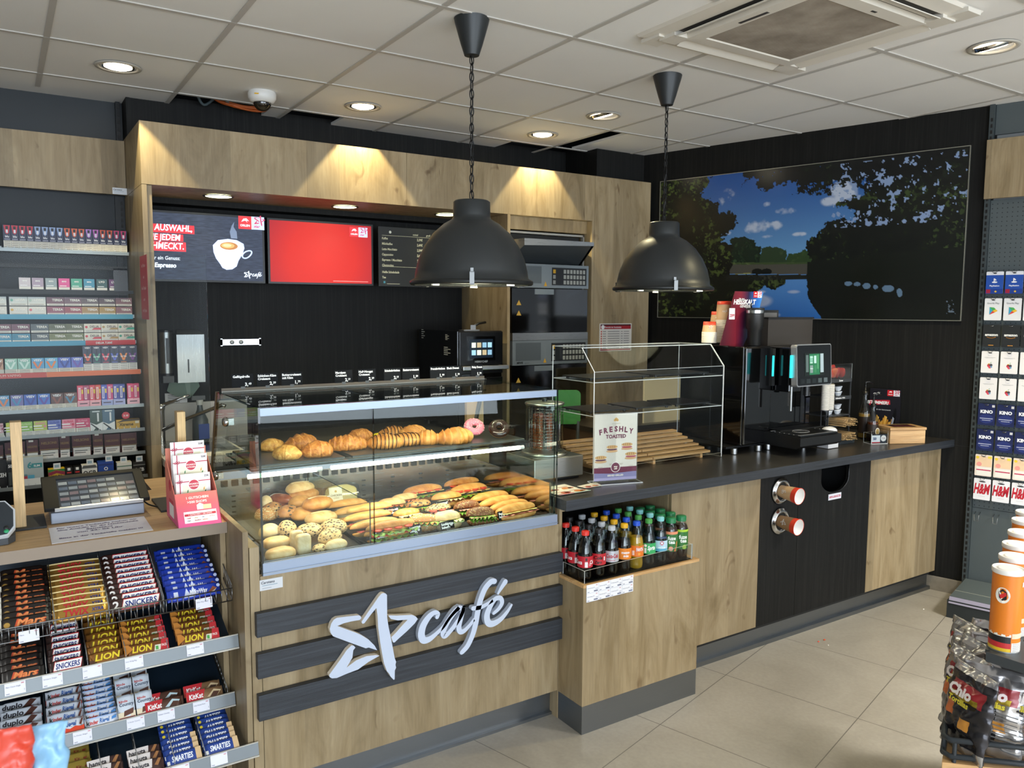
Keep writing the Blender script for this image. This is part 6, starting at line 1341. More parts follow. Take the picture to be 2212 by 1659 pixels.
# hot dog steamer
hs = thing('sausage_steamer', 'steel hot dog steamer with glass cylinder and wire basket', 'sausage warmer', (2.07, 2.92, WZ))
m = MB(); m.box((1.935, 2.80, WZ+.012), (2.205, 3.03, 1.045), STEEL); m.box((1.95, 2.81, WZ), (2.19, 3.02, WZ+.012), BLACK); wb(m, 'base_housing', hs, bevel=.004)
m = MB(); m.lathe([(.105, 0), (.108, .006), (.10, .012), (.088, .014)], STEEL, 40, (2.072, 2.92, 1.046)); wb(m, 'drip_ring', hs)
m = MB(); m.lathe([(.086, 0), (.086, .215)], glass('cylinder_glass', 'eef2f0', 1, .09), 40, (2.072, 2.92, 1.058), cap=False); wb(m, 'glass_cylinder', hs)
m = MB(); m.lathe([(.089, 0), (.091, .004), (.089, .009), (.06, .013), (.0001, .014)], STEEL, 40, (2.072, 2.92, 1.272)); m.cyl((2.072, 2.92, 1.285), (2.072, 2.92, 1.300), .012, BLACK, 14); wb(m, 'lid', hs)
m = MB()
for k in range(14): z = 1.075+k*.0138; m.tube([(2.072+.071*math.cos(a), 2.92+.071*math.sin(a), z) for a in [2*PI*j/28 for j in range(28)]], .0013, CHROME, 5, True)
for k in range(20): a = 2*PI*k/20; m.tube([(2.072+.071*math.cos(a), 2.92+.071*math.sin(a), 1.07), (2.072+.071*math.cos(a), 2.92+.071*math.sin(a), 1.26)], .0013, CHROME, 5)
wb(m, 'wire_basket', hs)
for k in range(5):
    a = k*1.1+.3; x, y = 2.072+.040*math.cos(a), 2.92+.040*math.sin(a); o = thing('sausage', 'brown sausage standing in the steamer basket', 'sausage', (x, y, 1.065), 0, 'sausages in the steamer'); m = MB()
    m.tube(smooth_path([(0, 0, 0), (.002, .002, .05), (0, .003, .12), (-.001, 0, .165)], 5), [.006]+[.0125]*14+[.006], mat('a4552f', .35), 10); m.build('sausage_body', o)
# acrylic display cabinet with wooden slats
ax0, ax1 = 2.284, 3.146
ab = thing('acrylic_display', 'clear acrylic display box with two shelves over a wooden slat tray', 'display case', (2.7, 3.0, WZ))
pr = [(2.83, WZ), (2.83, 1.417), (2.925, 1.525), (3.155, 1.525), (3.155, WZ)]
for xx in (ax0, ax1-.005):
    m = MB(); m.prism(pr, (xx, 0, 0), Y, Z, X, .005, ACRY, AEDGE); wb(m, 'side_sheet', ab)
m = MB(); m.box((ax0+.005, 2.83, WZ+.02), (ax1-.005, 2.834, 1.417), ACRY, AEDGE); wb(m, 'front_sheet', ab)
m = MB(); d = Vector((0, .095, .108)).normalized(); n_ = d.cross(X).normalized(); a0 = Vector((ax0+.005, 2.83, 1.417)); w = ax1-ax0-.01; Ls = .1438
V = [a0, a0+X*w, a0+X*w+d*Ls, a0+d*Ls]; V += [v+Vector((0, .003, -.003)) for v in V]
m.add(V, [(0, 1, 2, 3), (4, 7, 6, 5)], ACRY); m.add(V, [(0, 4, 5, 1), (1, 5, 6, 2), (2, 6, 7, 3), (3, 7, 4, 0)], AEDGE); wb(m, 'sloping_sheet', ab)
m = MB(); m.box((ax0+.005, 2.925, 1.521), (ax1-.005, 3.155, 1.525), ACRY, AEDGE); wb(m, 'top_sheet', ab)
for z in (1.211, 1.368):
    m = MB(); m.box((ax0+.005, 2.836, z-.004), (ax1-.005, 3.15, z), ACRY, AEDGE); wb(m, 'shelf_sheet', ab)
for z, L_ in ((1.211, ((2.31, 2.56), (2.60, 2.84), (2.87, 3.11))), (1.368, ((2.31, 2.68), (2.72, 3.10)))):
    for i, (a, b) in enumerate(L_):
        o = thing('slate_plate', 'black slate plate on the %s acrylic shelf, %s from the left' % ('lower' if z < 1.3 else 'upper', ORD[i]), 'plate', ((a+b)/2, 3.0, z+.008), 0, 'slate plates on the acrylic shelves')
        m = MB(); m.cbox((0, 0, .003), (b-a, .22, .006), mat('202224', .3)); m.build('slab', o, bevel=.001)
        m = MB()
        for sx in (-1, 1):
            for sy in (-1, 1): m.cyl((sx*((b-a)/2-.02), sy*.09, -.0075), (sx*((b-a)/2-.02), sy*.09, 0), .008, BLACK, 10)
        m.build('rubber_feet', o)
ts = thing('wooden_slat_tray', 'sloping wooden slat tray inside the acrylic display', 'slat tray', (2.7, 2.98, WZ))
for i in range(7):
    m = MB(); y = 2.862+i*.041; z = .962+i*.0125
    for a, b in ((2.305, 2.69), (2.695, 3.095)): m.box((a, y, z), (b, y+.035, z+.012), PINEH)
    wb(m, 'slat', ts, bevel=.0015)
for xx in (2.36, 2.69, 3.02):
    m = MB(); m.prism([(2.86, WZ), (3.14, WZ), (3.14, 1.033), (2.86, .960)], (xx, 0, 0), Y, Z, X, .016, PINEH); wb(m, 'rail', ts)
# A5 sign holder
sh = thing('sign_holder', 'acrylic sign holder with a white poster of toasted sandwiches', 'sign holder', (2.263, 2.645, WZ), -.245)
w, h = .208, .298; MRN = mat('6a1f3c', .5); CRM = mat('e8e2d2', .5)
m = MB(); m.box((-w/2-.002, -.003, .006), (w/2+.002, -.001, h+.012), ACRY, AEDGE); m.box((-w/2-.01, -.045, 0), (w/2+.01, .045, .003), ACRY, AEDGE); m.build('acrylic_holder', sh)
m = MB(); m.box((-w/2, -.001, .010), (w/2, .001, h+.008), CRM); o_ = (-w/2, -.001, .010)
m.rect(o_, X, Z, 0, 0, w, .035, mat('8480a8', .5)); m.rect(o_, X, Z, 0, .035, w, .058, MRN, .0006); m.rect(o_, X, Z, 0, 0, w, .012, mat('a8a0c4', .5), .0006)
m.poly(o_, X, Z, [(0, .035), (w*.4, .030), (w, .036), (w, .040), (0, .040)], MRN, .0008)
m.disc(o_, X, Z, w/2, .058, .023, mat('efe8e0', .5), .0010); m.disc(o_, X, Z, w/2, .058, .0205, MRN, .0013)
m.text('stop', (0, -.0026, .010+.058), X, Z, .007, CRM, bold=.03, al='C'); m.text('cafe', (0, -.0026, .010+.049), X, Z, .007, CRM, bold=.03, al='C')
m.text('SERVED GRILLED', (0, -.0012, .010+.018), X, Z, .0075, CRM, bold=.04, al='C', maxw=.11, off=.001)
for i, c in enumerate('FRESHLY'):
    a = (i-3)*.105; R_ = .235; px_ = (i-3)*.0242; pz = .010+.228+R_*(math.cos(a)-1)*-1*-.62
    e1 = Vector((math.cos(a*.6), 0, -math.sin(a*.6)*.0)); m.text(c, (px_, -.001, .010+.218-.016*(a/.32)**2*.8), Vector((math.cos(-a*.45), 0, math.sin(-a*.45))), Vector((-math.sin(-a*.45), 0, math.cos(-a*.45))), .023, MRN, bold=.045, al='C', maxw=.0205)
m.text('TOASTED', (0, -.001, .010+.188), X, Z, .016, MRN, bold=.04, al='C', maxw=.105)
m.text('HOT & FRESH', (0, -.001, .010+.250), X, Z, .005, mat('b0a890', .5), al='C'); 
for x, z, r in ((-.006, .268, .006), (.006, .268, .006), (0, .272, .007)): m.disc((0, -.001, .010), X, Z, x, z, r, mat('cda45a', .5), .0006)
for k, (x, z, s) in enumerate(((-.018, .130, 1.0), (.055, .138, 1.0), (-.072, .085, 1.05), (.078, .095, 1.05))):
    for j, (dz, c, ww, hh) in enumerate(((0, 'c8a070', .056, .010), (.008, '5a3040', .052, .007), (.014, 'e4d8c8', .05, .006), (.019, 'cda468', .054, .013))):
        x_ = max(-w/2+ww*.5*s+.001, min(w/2-ww*.5*s-.001, x)); m.disc((0, -.001, .010), X, Z, x_, z+dz, ww/2*s, mat(c if k % 2 == 0 or j != 1 else 'a8485a', .6), .0006+.0002*j, hh/2*s*1.2)
    for g in range(4): m.rect((0, -.001, .010), X, Z, x_-.018+g*.010, z+.015, x_-.016+g*.010, z+.025, mat('7a5030', .6), .0016)
for x, z, s in ((-.03, .078, 'Grilled'), (.015, .078, 'Chicken'), (-.085, .066, 'Premium'), (.066, .066, 'Ham')): m.rect((0, -.001, .010), X, Z, x, z-.006, x+.022, z-.004, mat('b8ac98', .6)); m.rect((0, -.001, .010), X, Z, x, z-.010, x+.018, z-.008, mat('b8ac98', .6))
m.build('poster', sh)
# leaflets
LF = [[(195, 1395), (440, 1350), (560, 1385), (310, 1430)], [(540, 1370), (690, 1338), (740, 1365), (610, 1385)], [(300, 1420), (520, 1385), (650, 1405), (400, 1445)]]
for i, P in enumerate(LF):
    V = [onz(1100+x/3.687, 680+y/3.687, WZ) for x, y in P]; c = sum(V, Vector())/4; c.z = WZ+.0004+.0014*i; V = [Vector((v.x, v.y, 0))-Vector((c.x, c.y, 0)) for v in V]
    m = MB(); P4 = [V[3], V[2], V[1], V[0]]
    m.add([tuple(v) for v in P4]+[tuple(v+Z*.001) for v in P4], [(3, 2, 1, 0), (4, 5, 6, 7), (0, 1, 5, 4), (1, 2, 6, 5), (2, 3, 7, 6), (3, 0, 4, 7)], mat('ece4d0', .4))
    ex_ = (P4[1]-P4[0]); ey_ = (P4[3]-P4[0]); o_ = P4[0]+Z*.0012
    def q4(a, b, c_, d_, col, dz=0): m.add([tuple(o_+ex_*u+ey_*v+Z*dz) for u, v in ((a, b), (c_, b), (c_, d_), (a, d_))], [(0, 1, 2, 3)], mat(col, .5))
    q4(.5, .0, 1, .10, '6aa89a'); q4(0, .0, .5, .12, 'b84050'); q4(.08, .55, .42, .62, 'b86a58', .0001); q4(.56, .60, .9, .66, 'b86a58', .0001)
    for u, v, r, col in ((.30, .3, .16, 'c8603a'), (.40, .35, .12, 'a83838'), (.74, .32, .17, 'd8823a'), (.86, .3, .10, 'c0502c')):
        m.add([tuple(o_+ex_*(u+r*math.cos(t)*.8)+ey_*(v+r*math.sin(t)*1.3)+Z*.0002) for t in [2*PI*k/14 for k in range(14)]], [tuple(range(14))], mat(col, .5))
    o = m.build('menu_leaflet'); o.location = c; tag(o, 'colourful menu leaflet on the black worktop, %s' % ['left one behind the glass edge', 'one nearest the sign holder', 'front one at the worktop edge'][i], 'leaflet', 'menu leaflets on the worktop')
# ---------- coffee machines ----------
FEET = brushed('foot_steel', 'c8c8c8', .25, (60, 60, 2))
def foot(par, x, y, z0, z1, r=.018):
    m = MB(); m.cyl((x, y, z0), (x, y, z1), r, FEET, 20); m.cyl((x, y, z0-.0), (x, y, z0+.003), r*1.05, BLACK, 20); return wb(m, 'foot', par)
TEAL = mat('28b4bc', .4, 0, 1.6)
cA = thing('milk_cooler', 'tall glossy black milk unit left of the coffee machine with a teal light bar', 'coffee machine unit', (3.40, 3.0, WZ))
m = MB(); m.box((3.272, 2.815, .985), (3.488, 3.27, 1.512), BLACKG); m.box((3.276, 2.800, .99), (3.484, 2.815, 1.508), BLACKG); wb(m, 'housing', cA, bevel=.006)
m = MB(); m.box((3.19, 2.84, .972), (3.49, 3.27, .984), BLACK); wb(m, 'base_plate', cA, bevel=.002)
m = MB(); m.box((3.462, 2.780, 1.30), (3.484, 2.800, 1.50), BLACKM); m.box((3.458, 2.776, 1.352), (3.470, 2.780, 1.462), TEAL); wb(m, 'light_bar', cA)
for x, y in ((3.25, 2.84), (3.44, 2.84), (3.25, 3.2), (3.44, 3.2)): foot(cA, x, y, WZ, .972)
cB = thing('coffee_machine', 'glossy black coffee machine with tilted touch display and drip tray', 'coffee machine', (3.69, 2.95, WZ))
m = MB(); m.box((3.495, 2.84, .985), (3.875, 3.27, 1.505), BLACKG); m.box((3.50, 2.70, 1.27), (3.60, 2.84, 1.505), BLACKG); m.box((3.50, 2.74, .985), (3.875, 2.84, 1.06), BLACK); wb(m, 'housing', cB, bevel=.006)
m = MB(); m.box((3.625, 2.72, 1.32), (3.86, 2.84, 1.50), BLACKG); wb(m, 'brew_head', cB, bevel=.004)
D0 = Vector((3.468, 2.63, 1.305)); du = Vector((.300, .008, 0)).normalized(); dv = Vector((0, .06, 1)).normalized(); dn = du.cross(dv)
def rrect(w, h, r, k=5): return [(x+r*math.cos(a), y+r*math.sin(a)) for x, y, a0 in ((w-r, r, -PI/2), (w-r, h-r, 0), (r, h-r, PI/2), (r, r, PI)) for a in [a0+PI/2*i/k for i in range(k+1)]]
m = MB(); m.prism(rrect(.302, .222, .014), D0-dn*.03, du, dv, dn, .034, mat('b4b6b8', .3, .7)); wb(m, 'display_frame', cB)
m = MB(); m.prism([(x+.006, y+.006) for x, y in rrect(.290, .210, .010)], D0+dn*.004, du, dv, dn, .0015, BLACKG); wb(m, 'display_glass', cB)
m = MB(); o_ = D0+dn*.006
m.rect(o_, du, dv, .065, .055, .235, .175, mat('161d1b', .2, 0, .5)); m.rect(o_, du, dv, .105, .060, .195, .170, mat('1e5a3c', .3, 0, .8), .0006)
for i, (a, b, c, d, col) in enumerate(((.075, .075, .098, .165, '4a5a58'), (.11, .12, .135, .16, '6a9a88'), (.145, .12, .165, .16, '9ab8b0'), (.17, .09, .185, .165, '3f7a54'), (.20, .07, .228, .17, '8a9aa0'), (.11, .07, .135, .11, '6a7a78'), (.145, .07, .165, .11, '2f6a48'))): m.rect(o_, du, dv, a, b, c, d, mat(col, .3, 0, .6), .0009)
for i in range(3): m.text(('Kaffee', 'Milch', 'Kakao')[i], o_+du*(.112+.0*i)+dv*(.150-.03*i), du, dv, .007, mat('c8d8d0', .4, 0, .8), off=.0012)
wb(m, 'display_picture', cB)
m = MB(); m.rect(D0+dn*.006, du, dv, .02, .012, .28, .045, mat('14181a', .1)); 
for i in range(5): m.rect(D0+dn*.006, du, dv, .03+i*.05, .016, .062+i*.05, .040, mat(['1d2224', '2a3032', '232a2c', '4a5456', '5a6468'][i], .1), .0006)
wb(m, 'button_row', cB)
m = MB(); m.box((3.455, 2.655, 1.352), (3.467, 2.665, 1.470), TEAL); wb(m, 'light_bar', cB)
m = MB(); m.cyl((3.52, 2.70, 1.17), (3.52, 2.70, 1.30), .008, STEELV, 16); wb(m, 'milk_spout', cB); m = MB(); m.cyl((3.70, 2.74, 1.24), (3.70, 2.74, 1.33), .018, BLACK, 16); wb(m, 'spout', cB)
m = MB(); m.prism([(2.572, 1.045), (2.74, 1.052), (2.84, 1.052), (2.84, .985), (2.60, .985), (2.572, 1.000)], (3.442, 0, 0), Y, Z, X, .345, BLACK); wb(m, 'drip_tray', cB, bevel=.003)
m = MB(); m.box((3.46, 2.585, 1.047), (3.77, 2.79, 1.055), mat('1f2123', .3, .4))
for i in range(22): m.box((3.468+i*.0135, 2.592, 1.055), (3.472+i*.0135, 2.60, 1.0558), mat('c8c8c8', .3)); m.box((3.468+i*.0135, 2.775, 1.055), (3.472+i*.0135, 2.783, 1.0558), mat('c8c8c8', .3))
for i in range(6): m.box((3.463, 2.60+i*.03, 1.055), (3.468, 2.604+i*.03, 1.0558), mat('c8c8c8', .3)); m.box((3.762, 2.60+i*.03, 1.055), (3.766, 2.604+i*.03, 1.0558), mat('c8c8c8', .3))
m.tube([(3.60+.05*math.cos(a), 2.69+.04*math.sin(a), 1.0555) for a in [2*PI*k/30 for k in range(30)]], .0012, mat('a8a8a8', .3), 5, True); wb(m, 'drip_grid', cB)
for x, y in ((3.52, 2.84), (3.77, 2.80), (3.52, 3.2), (3.82, 3.2)): foot(cB, x, y, WZ, .985, .016)
m = MB(); m.box((3.83, 2.8395, 1.22), (3.868, 2.8402, 1.24), mat('c8c8cc', .4)); m.rect((3.832, 2.8394, 1.222), X, Z, 0, 0, .034, .016, mat('20242c', .4)); wb(m, 'badge', cB)
m = MB(); m.box((3.60, 2.93, 1.506), (3.99, 3.14, 1.66), glass('bean_hopper', 'a3968a', .7, .08, .02), mat('3a3633', .2)); m.box((3.595, 2.925, 1.655), (3.995, 3.145, 1.665), mat('1c1b1b', .2)); wb(m, 'bean_hopper', cB)
_b = MB(); _b.box((3.61, 2.94, 1.507), (3.98, 3.13, 1.56), mat('17181a', .3)); wb(_b, 'hopper_base', cB)
m = MB(); m.blob((3.795, 3.035, 1.585), (.175, .088, .035), crust('coffee_beans', '3a2114', '6a4128', '8a5a3c', sc=90), lumpy(2, .08, 20), 26, 12, .6); wb(m, 'beans', cB)
m = MB(); m.box((3.56, 3.0, 1.506), (3.60, 3.2, 1.62), BLACK); m.box((3.53, 2.99, 1.62), (3.76, 3.21, 1.705), mat('1a1b1d', .15)); m.box((3.545, 2.988, 1.635), (3.745, 2.990, 1.69), mat('58585a', .1)); wb(m, 'rear_hopper', cB, bevel=.002)
# poster, tumbler, cups on the milk unit
pt = thing('promo_board', 'slanted dark red and blue promo board on the black milk unit', 'promo board', (3.34, 2.93, 1.514))
Pp = [ony(*q, 2.93) for q in ((1554, 746), (1604, 748), (1638, 672), (1648, 631), (1587, 629))]
t = NT('red_blue_fade'); v = t.coord((1, 1, 1)); sp = t.n('ShaderNodeSeparateXYZ'); t.l(v, sp.inputs[0]); f = t.math('MULTIPLY_ADD', sp.outputs[0], 2.8, .30); f2 = t.math('MULTIPLY_ADD', sp.outputs[2], -.25, f); t.l(t.ramp(f2, [(0, '4a1020'), (.30, '7a2030'), (.48, '241c40'), (.68, '2a6ac0'), (1, '58a8e8')]), t.b.inputs['Base Color']); t.b.inputs['Roughness'].default_value = .3
m = MB(); m.prism([(p.x, p.z) for p in Pp], (0, 2.93, 0), X, Z, -Y, .004, t.m); wb(m, 'board', pt)
o_ = Vector((0, 2.926, 0)); a = ony(1592, 648, 2.926)
m = MB(); WH = mat('f0f0f2', .5)
m.text('ZUM', (a.x+.01, 2.925, a.z-.005), X, Z, .015, WH, bold=.02, shear=.2); m.text('HEISSKALT', (ony(1584, 657, 2.926).x, 2.925, ony(1584, 657, 2.926).z), X, Z, .026, WH, bold=.04, shear=.2, maxw=.19); m.text('GENIESSEN', (ony(1598, 664, 2.926).x, 2.925, ony(1598, 664, 2.926).z), X, Z, .014, WH, bold=.02, shear=.2, maxw=.12)
def orlen(mb, o, ex, ey, s):
    """red field with a white eagle-head mark beside a white field with a red star"""
    mb.rect(o, ex, ey, 0, 0, s, s, mat('cc1f2c', .4)); mb.rect(o, ex, ey, s, 0, 2*s, s, mat('dfe3ee', .4))
    mb.poly(o, ex, ey, [(.22*s, .55*s), (.38*s, .80*s), (.62*s, .84*s), (.82*s, .62*s), (.60*s, .68*s), (.70*s, .50*s), (.52*s, .66*s), (.40*s, .62*s)], mat('f4f4f4', .4), .0008)
    o2 = Vector(o)+Vector(ex)*(s*.5)+Vector(ey)*(s*.2); mb.text('ORLEN', o2, ex, ey, .16*s, mat('f4f4f4', .4), bold=.03, al='C', maxw=.8*s, off=.0008)
    logo(mb, Vector(o)+Vector(ex)*(s*1.62)+Vector(ey)*(s*.66)+Vector(ex).cross(Vector(ey))*.0008, ex, ey, s*2.6, mat('c4304c', .4), .0002, word=False)
    mb.text('star', Vector(o)+Vector(ex)*(s*1.45)+Vector(ey)*(s*.15), ex, ey, .2*s, mat('c4304c', .4), bold=.03, shear=.2, al='C', off=.0008)
p_ = ony(1627, 643, 2.926); orlen(m, (p_.x, 2.925, p_.z), X, Z, .034)
p_ = ony(1574, 690, 2.926); m.rect((p_.x, 2.925, p_.z), X, Z, 0, 0, .045, .06, mat('e4dfe6', .5), .001); m.text('ZIPP.', (p_.x+.004, 2.925, p_.z+.014), X, Z, .014, mat('b83048', .5), bold=.03, off=.0015)
wb(m, 'lettering', pt)
q = onz(1621, 747, 1.513); t = thing('tumbler', 'black insulated tumbler with steel ring on the milk unit', 'tumbler', (q.x+.03, 2.865, 1.513))
m = MB(); m.lathe([(.031, 0), (.034, .004), (.037, .085), (.045, .095), (.047, .175)], mat('141516', .45), 32); m.build('cup_body', t)
m = MB(); m.lathe([(.0472, .175), (.0478, .19)], mat('c8cac8', .2, 1), 32, cap=False); m.lathe([(.048, .19), (.049, .20), (.044, .203), (.0001, .203)], mat('2a2c2e', .15), 32); m.build('rim', t)
m = MB(); m.tube([(-.03, 0, .203), (-.034, 0, .222), (-.028, 0, .226)], .004, BLACK, 8); m.build('lid_tab', t)
for i, (px, ptop, r, n, tall) in enumerate(((1533, 695, .040, 11, .055), (1549, 673, .038, 16, .06), (1563, 651, .044, 14, .10))):
    q = onz(px, 742, 1.514); y = 3.02+.04*(i == 1); x = ony(px, 700, y).x; H = ony(px, ptop, y).z-1.526
    o = thing('paper_cup_stack', 'stack of upturned paper coffee cups with red top edge, %s one' % ['shortest', 'middle', 'tallest'][i], 'cup stack', (x, y, 1.5265), 0, 'stacks of paper cups on the acrylic box')
    m = MB(); m.lathe([(r, 0), (r*.99, H-tall)], mat('e2d6bc', .6), 24, cap=False)
    for k in range(n): z = (H-tall)*k/n; m.lathe([(r*1.0, z), (r*1.035, z+.001), (r*1.035, z+.0035), (r*1.0, z+.0045)], mat('efe8d8', .6), 24, cap=False)
    m.build('cup_rims', o)
    m = MB(); m.lathe([(r*.99, H-tall), (r*.86, H-.018)], CUPB, 28, cap=False); mm = MB(); logo(mm, (0, 0, 0), X, Z, .075, CUPW, .0002, word=i > 0, star=i == 0); a_ = -PI/2-.66
    lay = MB(); lay.v = [((r*.955)*math.cos(a_+v[0]/r), (r*.955)*math.sin(a_+v[0]/r), H-tall*.55+v[2]) for v in mm.v]; b_ = len(m.v); m.v += lay.v
    for f, s_ in zip(mm.f, mm.sm): m.f.append(tuple(b_+g for g in f)); m.mi.append(m.m(CUPW)); m.sm.append(s_)
    m.build('top_cup', o)
    m = MB(); m.lathe([(r*.87, H-.018), (r*.82, H), (r*.80, H-.002), (.0001, H-.004)], CUPR, 28, cap=False); m.build('red_base', o)
# organiser rack
rk = thing('condiment_rack', 'dark grey organiser rack with sugar, creamers, lids and stirrers', 'organiser rack', (4.02, 2.86, WZ))
Ux0, Ux1, Uy0, Uy1 = 3.93, 4.135, 2.76, 2.93; RG = mat('3a3d40', .4, .2)
m = MB()
for x in (Ux0, Ux1-.006):
    for y in (Uy0, Uy1-.006): m.box((x, y, WZ), (x+.006, y+.006, 1.40), RG)
for z in (.955, 1.04, 1.10, 1.205, 1.305): m.box((Ux0, Uy0, z), (Ux1, Uy1, z+.006), RG)
for z in (1.295, 1.195): m.box((Ux0, Uy0-.003, z), (Ux1, Uy0, z+.020), RG); 
m.box((Ux0-.05, Uy0-.03, WZ), (Ux1+.01, Uy1, WZ+.018), mat('2f3436', .4)); m.text('Zucker', ((Ux0+Ux1)/2, Uy0-.003, 1.301), X, Z, .009, WHT, bold=.03, al='C'); m.text('Kaffeesahne / Milch', ((Ux0+Ux1)/2, Uy0-.003, 1.201), X, Z, .008, WHT, bold=.03, al='C', maxw=.18)
wb(m, 'frame', rk)
m = MB(); m.box((Ux0, Uy0-.002, 1.31), (Ux1, Uy0, 1.40), PLAST, AEDGE); wb(m, 'front_pane', rk)
rd = random.Random(5)
for i in range(9):
    o = MB().blob((0, 0, 0), (.022, .010, .03), mat(['c83020', 'd8482a', 'e86a3a', 'b82820'][i % 4], .4), lumpy(i, .2, 40), 14, 8, .6).build('sugar_sachet'); o.location = (Ux0+.03+(i % 5)*.037, Uy0+.05+.03*(i//5), 1.345+.015*(i//5)); o.rotation_euler = (rd.uniform(-.4, .4), rd.uniform(-.6, .6), rd.uniform(0, 3)); tag(o, 'red and white sugar sachet in the top of the organiser rack', 'sachet', 'sugar sachets in the organiser rack')
for zb, nn_ in ((1.212, 8), (1.107, 8)):
    for i in range(nn_):
        x = Ux0+.05+(i % 4)*.040; z = zb+(i//4)*.030
        o = MB().lathe([(.012, 0), (.017, .018), (.019, .020), (.019, .024), (.0001, .024)], mat('d6dade', .35), 16).build('creamer_pot'); o.location = (x, Uy0+.035+(i % 2)*.02, z); tag(o, 'small white creamer pot in the %s compartment of the organiser rack' % ('upper' if zb > 1.2 else 'lower'), 'creamer pot', 'creamer pots, %s compartment' % ('upper' if zb > 1.2 else 'lower'))
for k in range(2):
    x = ony(1783+k*11, 850, 2.73).x
    o = thing('lid_stack', 'stack of white cup lids under the display, %s one' % ('left', 'right')[k], 'lid stack', (x, 2.73, 1.15), 0, 'stacks of cup lids'); m = MB()
    for i in range(22): z = i*.0065; m.lathe([(.020, z), (.0215, z+.001), (.0215, z+.0035), (.019, z+.005)], mat('e6e2da', .5), 20, cap=False)
    m.lathe([(.0001, .144), (.02, .144)], mat('e6e2da', .5), 20, cap=False); m.build('lids', o)
    m = MB(); m.box((-.002, .02, -.21), (.002, .024, .15), RG); m.lathe([(.0225, -.004), (.0225, 0)], RG, 16); m.box((-.02, -.02, -.2095), (.02, .024, -.204), RG); m.build('holder', o)
for i, (z, lb) in enumerate(((.965, 'lower'), (1.047, 'upper'))):
    o = thing('stirrer_box', 'tray packed with pale wooden stirrers, %s one in the rack' % lb, 'stirrers', (4.045, 2.755, z), 0, 'stirrer trays'); m = MB(); rd = random.Random(i)
    for k in range(90): x = -.055+.125*rd.random(); zz = rd.random()*.042; m.box((x, -.055+rd.uniform(-.006, .006), zz), (x+.005, .06, zz+.0018), PINE)
    st = m.build('stirrers', o); st['kind'] = 'stuff'
o = thing('napkin_stack', 'white packs of napkins at the foot of the coffee machine side', 'napkins', (3.86, 2.70, WZ)); m = MB(); m.box((-.045, -.03, .003), (.045, .04, .05), mat('d8d8da', .6)); m.blob((.0, 0, .085), (.048, .035, .032), mat('e0e0e4', .6), lumpy(2, .2, 30), 16, 8, .6); m.build('napkins', o)
# syrup bottles in an acrylic stand
def syrup(px, py, y, H, r, lb, col):
    x = ony(px, py, y).x; o = thing('syrup_bottle', lb, 'syrup bottle', (x, y, WZ+.003)); m = MB(); b = [(r*.9, 0), (r, .006), (r, H*.55), (r*.9, H*.66), (r*.42, H*.86), (r*.40, H)]
    m.lathe(b, glass('syrup_glass', 'd8dcd8', 1, .09, .02), 24, cap=False); m.build('bottle_wall', o)
    m = MB(); m.lathe([(q*.94, z+.003) for q, z in b if z < H*.6], mat(col, .08, 0, 0, .6), 24); m.build('syrup', o)
    m = MB(); m.lathe([(r*1.01, H*.12), (r*1.01, H*.5)], mat('2a1e16', .5), 24, cap=False); m.disc((0, -r*1.03, 0), X, Z, 0, H*.3, r*.7, mat('e4dccc', .5)); m.disc((0, -r*1.03, 0), X, Z, 0, H*.3, r*.5, mat('b89a5a', .5), .0008); m.build('label', o)
    m = MB(); m.lathe([(r*.5, H), (r*.5, H+.02), (.007, H+.022), (.005, H+.06)], BLACK, 16); m.tube([(0, 0, H+.055), (0, 0, H+.075), (.02, -.01, H+.078), (.045, -.02, H+.068)], .005, BLACK, 8); m.build('pump', o)
syrup(1866, 920, 2.80, .26, .034, 'tall syrup bottle with black pump and yellow syrup', 'c89a4a'); syrup(1884, 935, 2.70, .20, .031, 'shorter syrup bottle with black pump and brown syrup in front', '7a3a1c')
o = thing('coupon_box', 'small clear acrylic box with white coupons in front of the syrup bottles', 'acrylic box', (4.235, 2.655, WZ), -.35); m = MB()
m.box((-.055, -.035, .003), (.055, -.032, .075), ACRY, AEDGE); m.box((-.055, .032, .003), (.055, .035, .06), ACRY, AEDGE); m.box((-.055, -.035, .003), (-.052, .035, .06), ACRY, AEDGE); m.box((.052, -.035, .003), (.055, .035, .06), ACRY, AEDGE); m.box((-.055, -.035, 0), (.055, .035, .003), ACRY, AEDGE); m.build('box', o)
m = MB(); m.box((-.05, -.030, .004), (.05, -.02, .055), mat('1d2430', .5)); m.rect((0, -.030, 0), X, Z, -.048, .012, .006, .05, mat('dfe3ea', .5), .0005); m.text('50', (-.04, -.0315, .024), X, Z, .015, mat('2a3a6a', .5), bold=.03); m.rect((0, -.030, 0), X, Z, -.048, .006, .006, .012, mat('d0505a', .5), .0007); m.disc((0, -.030, 0), X, Z, .028, .032, .018, mat('e6e2e0', .5), .0006); m.text('Café', (.028, -.0315, .030), X, Z, .007, mat('7a2a38', .5), al='C'); m.build('coupons', o)
# wooden box
wbx = thing('wooden_box', 'pale wooden box with windowed lid at the end of the worktop', 'wooden box', (4.40, 2.60, WZ), -.44)
m = MB(); m.box((-.11, -.062, 0), (.11, .075, .078), PINEH); m.build('body', wbx, bevel=.002)
m = MB(); m.box((-.114, -.066, .079), (.114, .079, .094), PINEH); m.build('lid', wbx, bevel=.002)
m = MB(); m.box((-.07, -.035, .0942), (.07, .05, .0955), mat('2a1f1c', .1)); m.rect((-.06, -.02, .0955), X, Y, 0, 0, .12, .03, mat('6a2a2c', .3)); m.build('window', wbx)
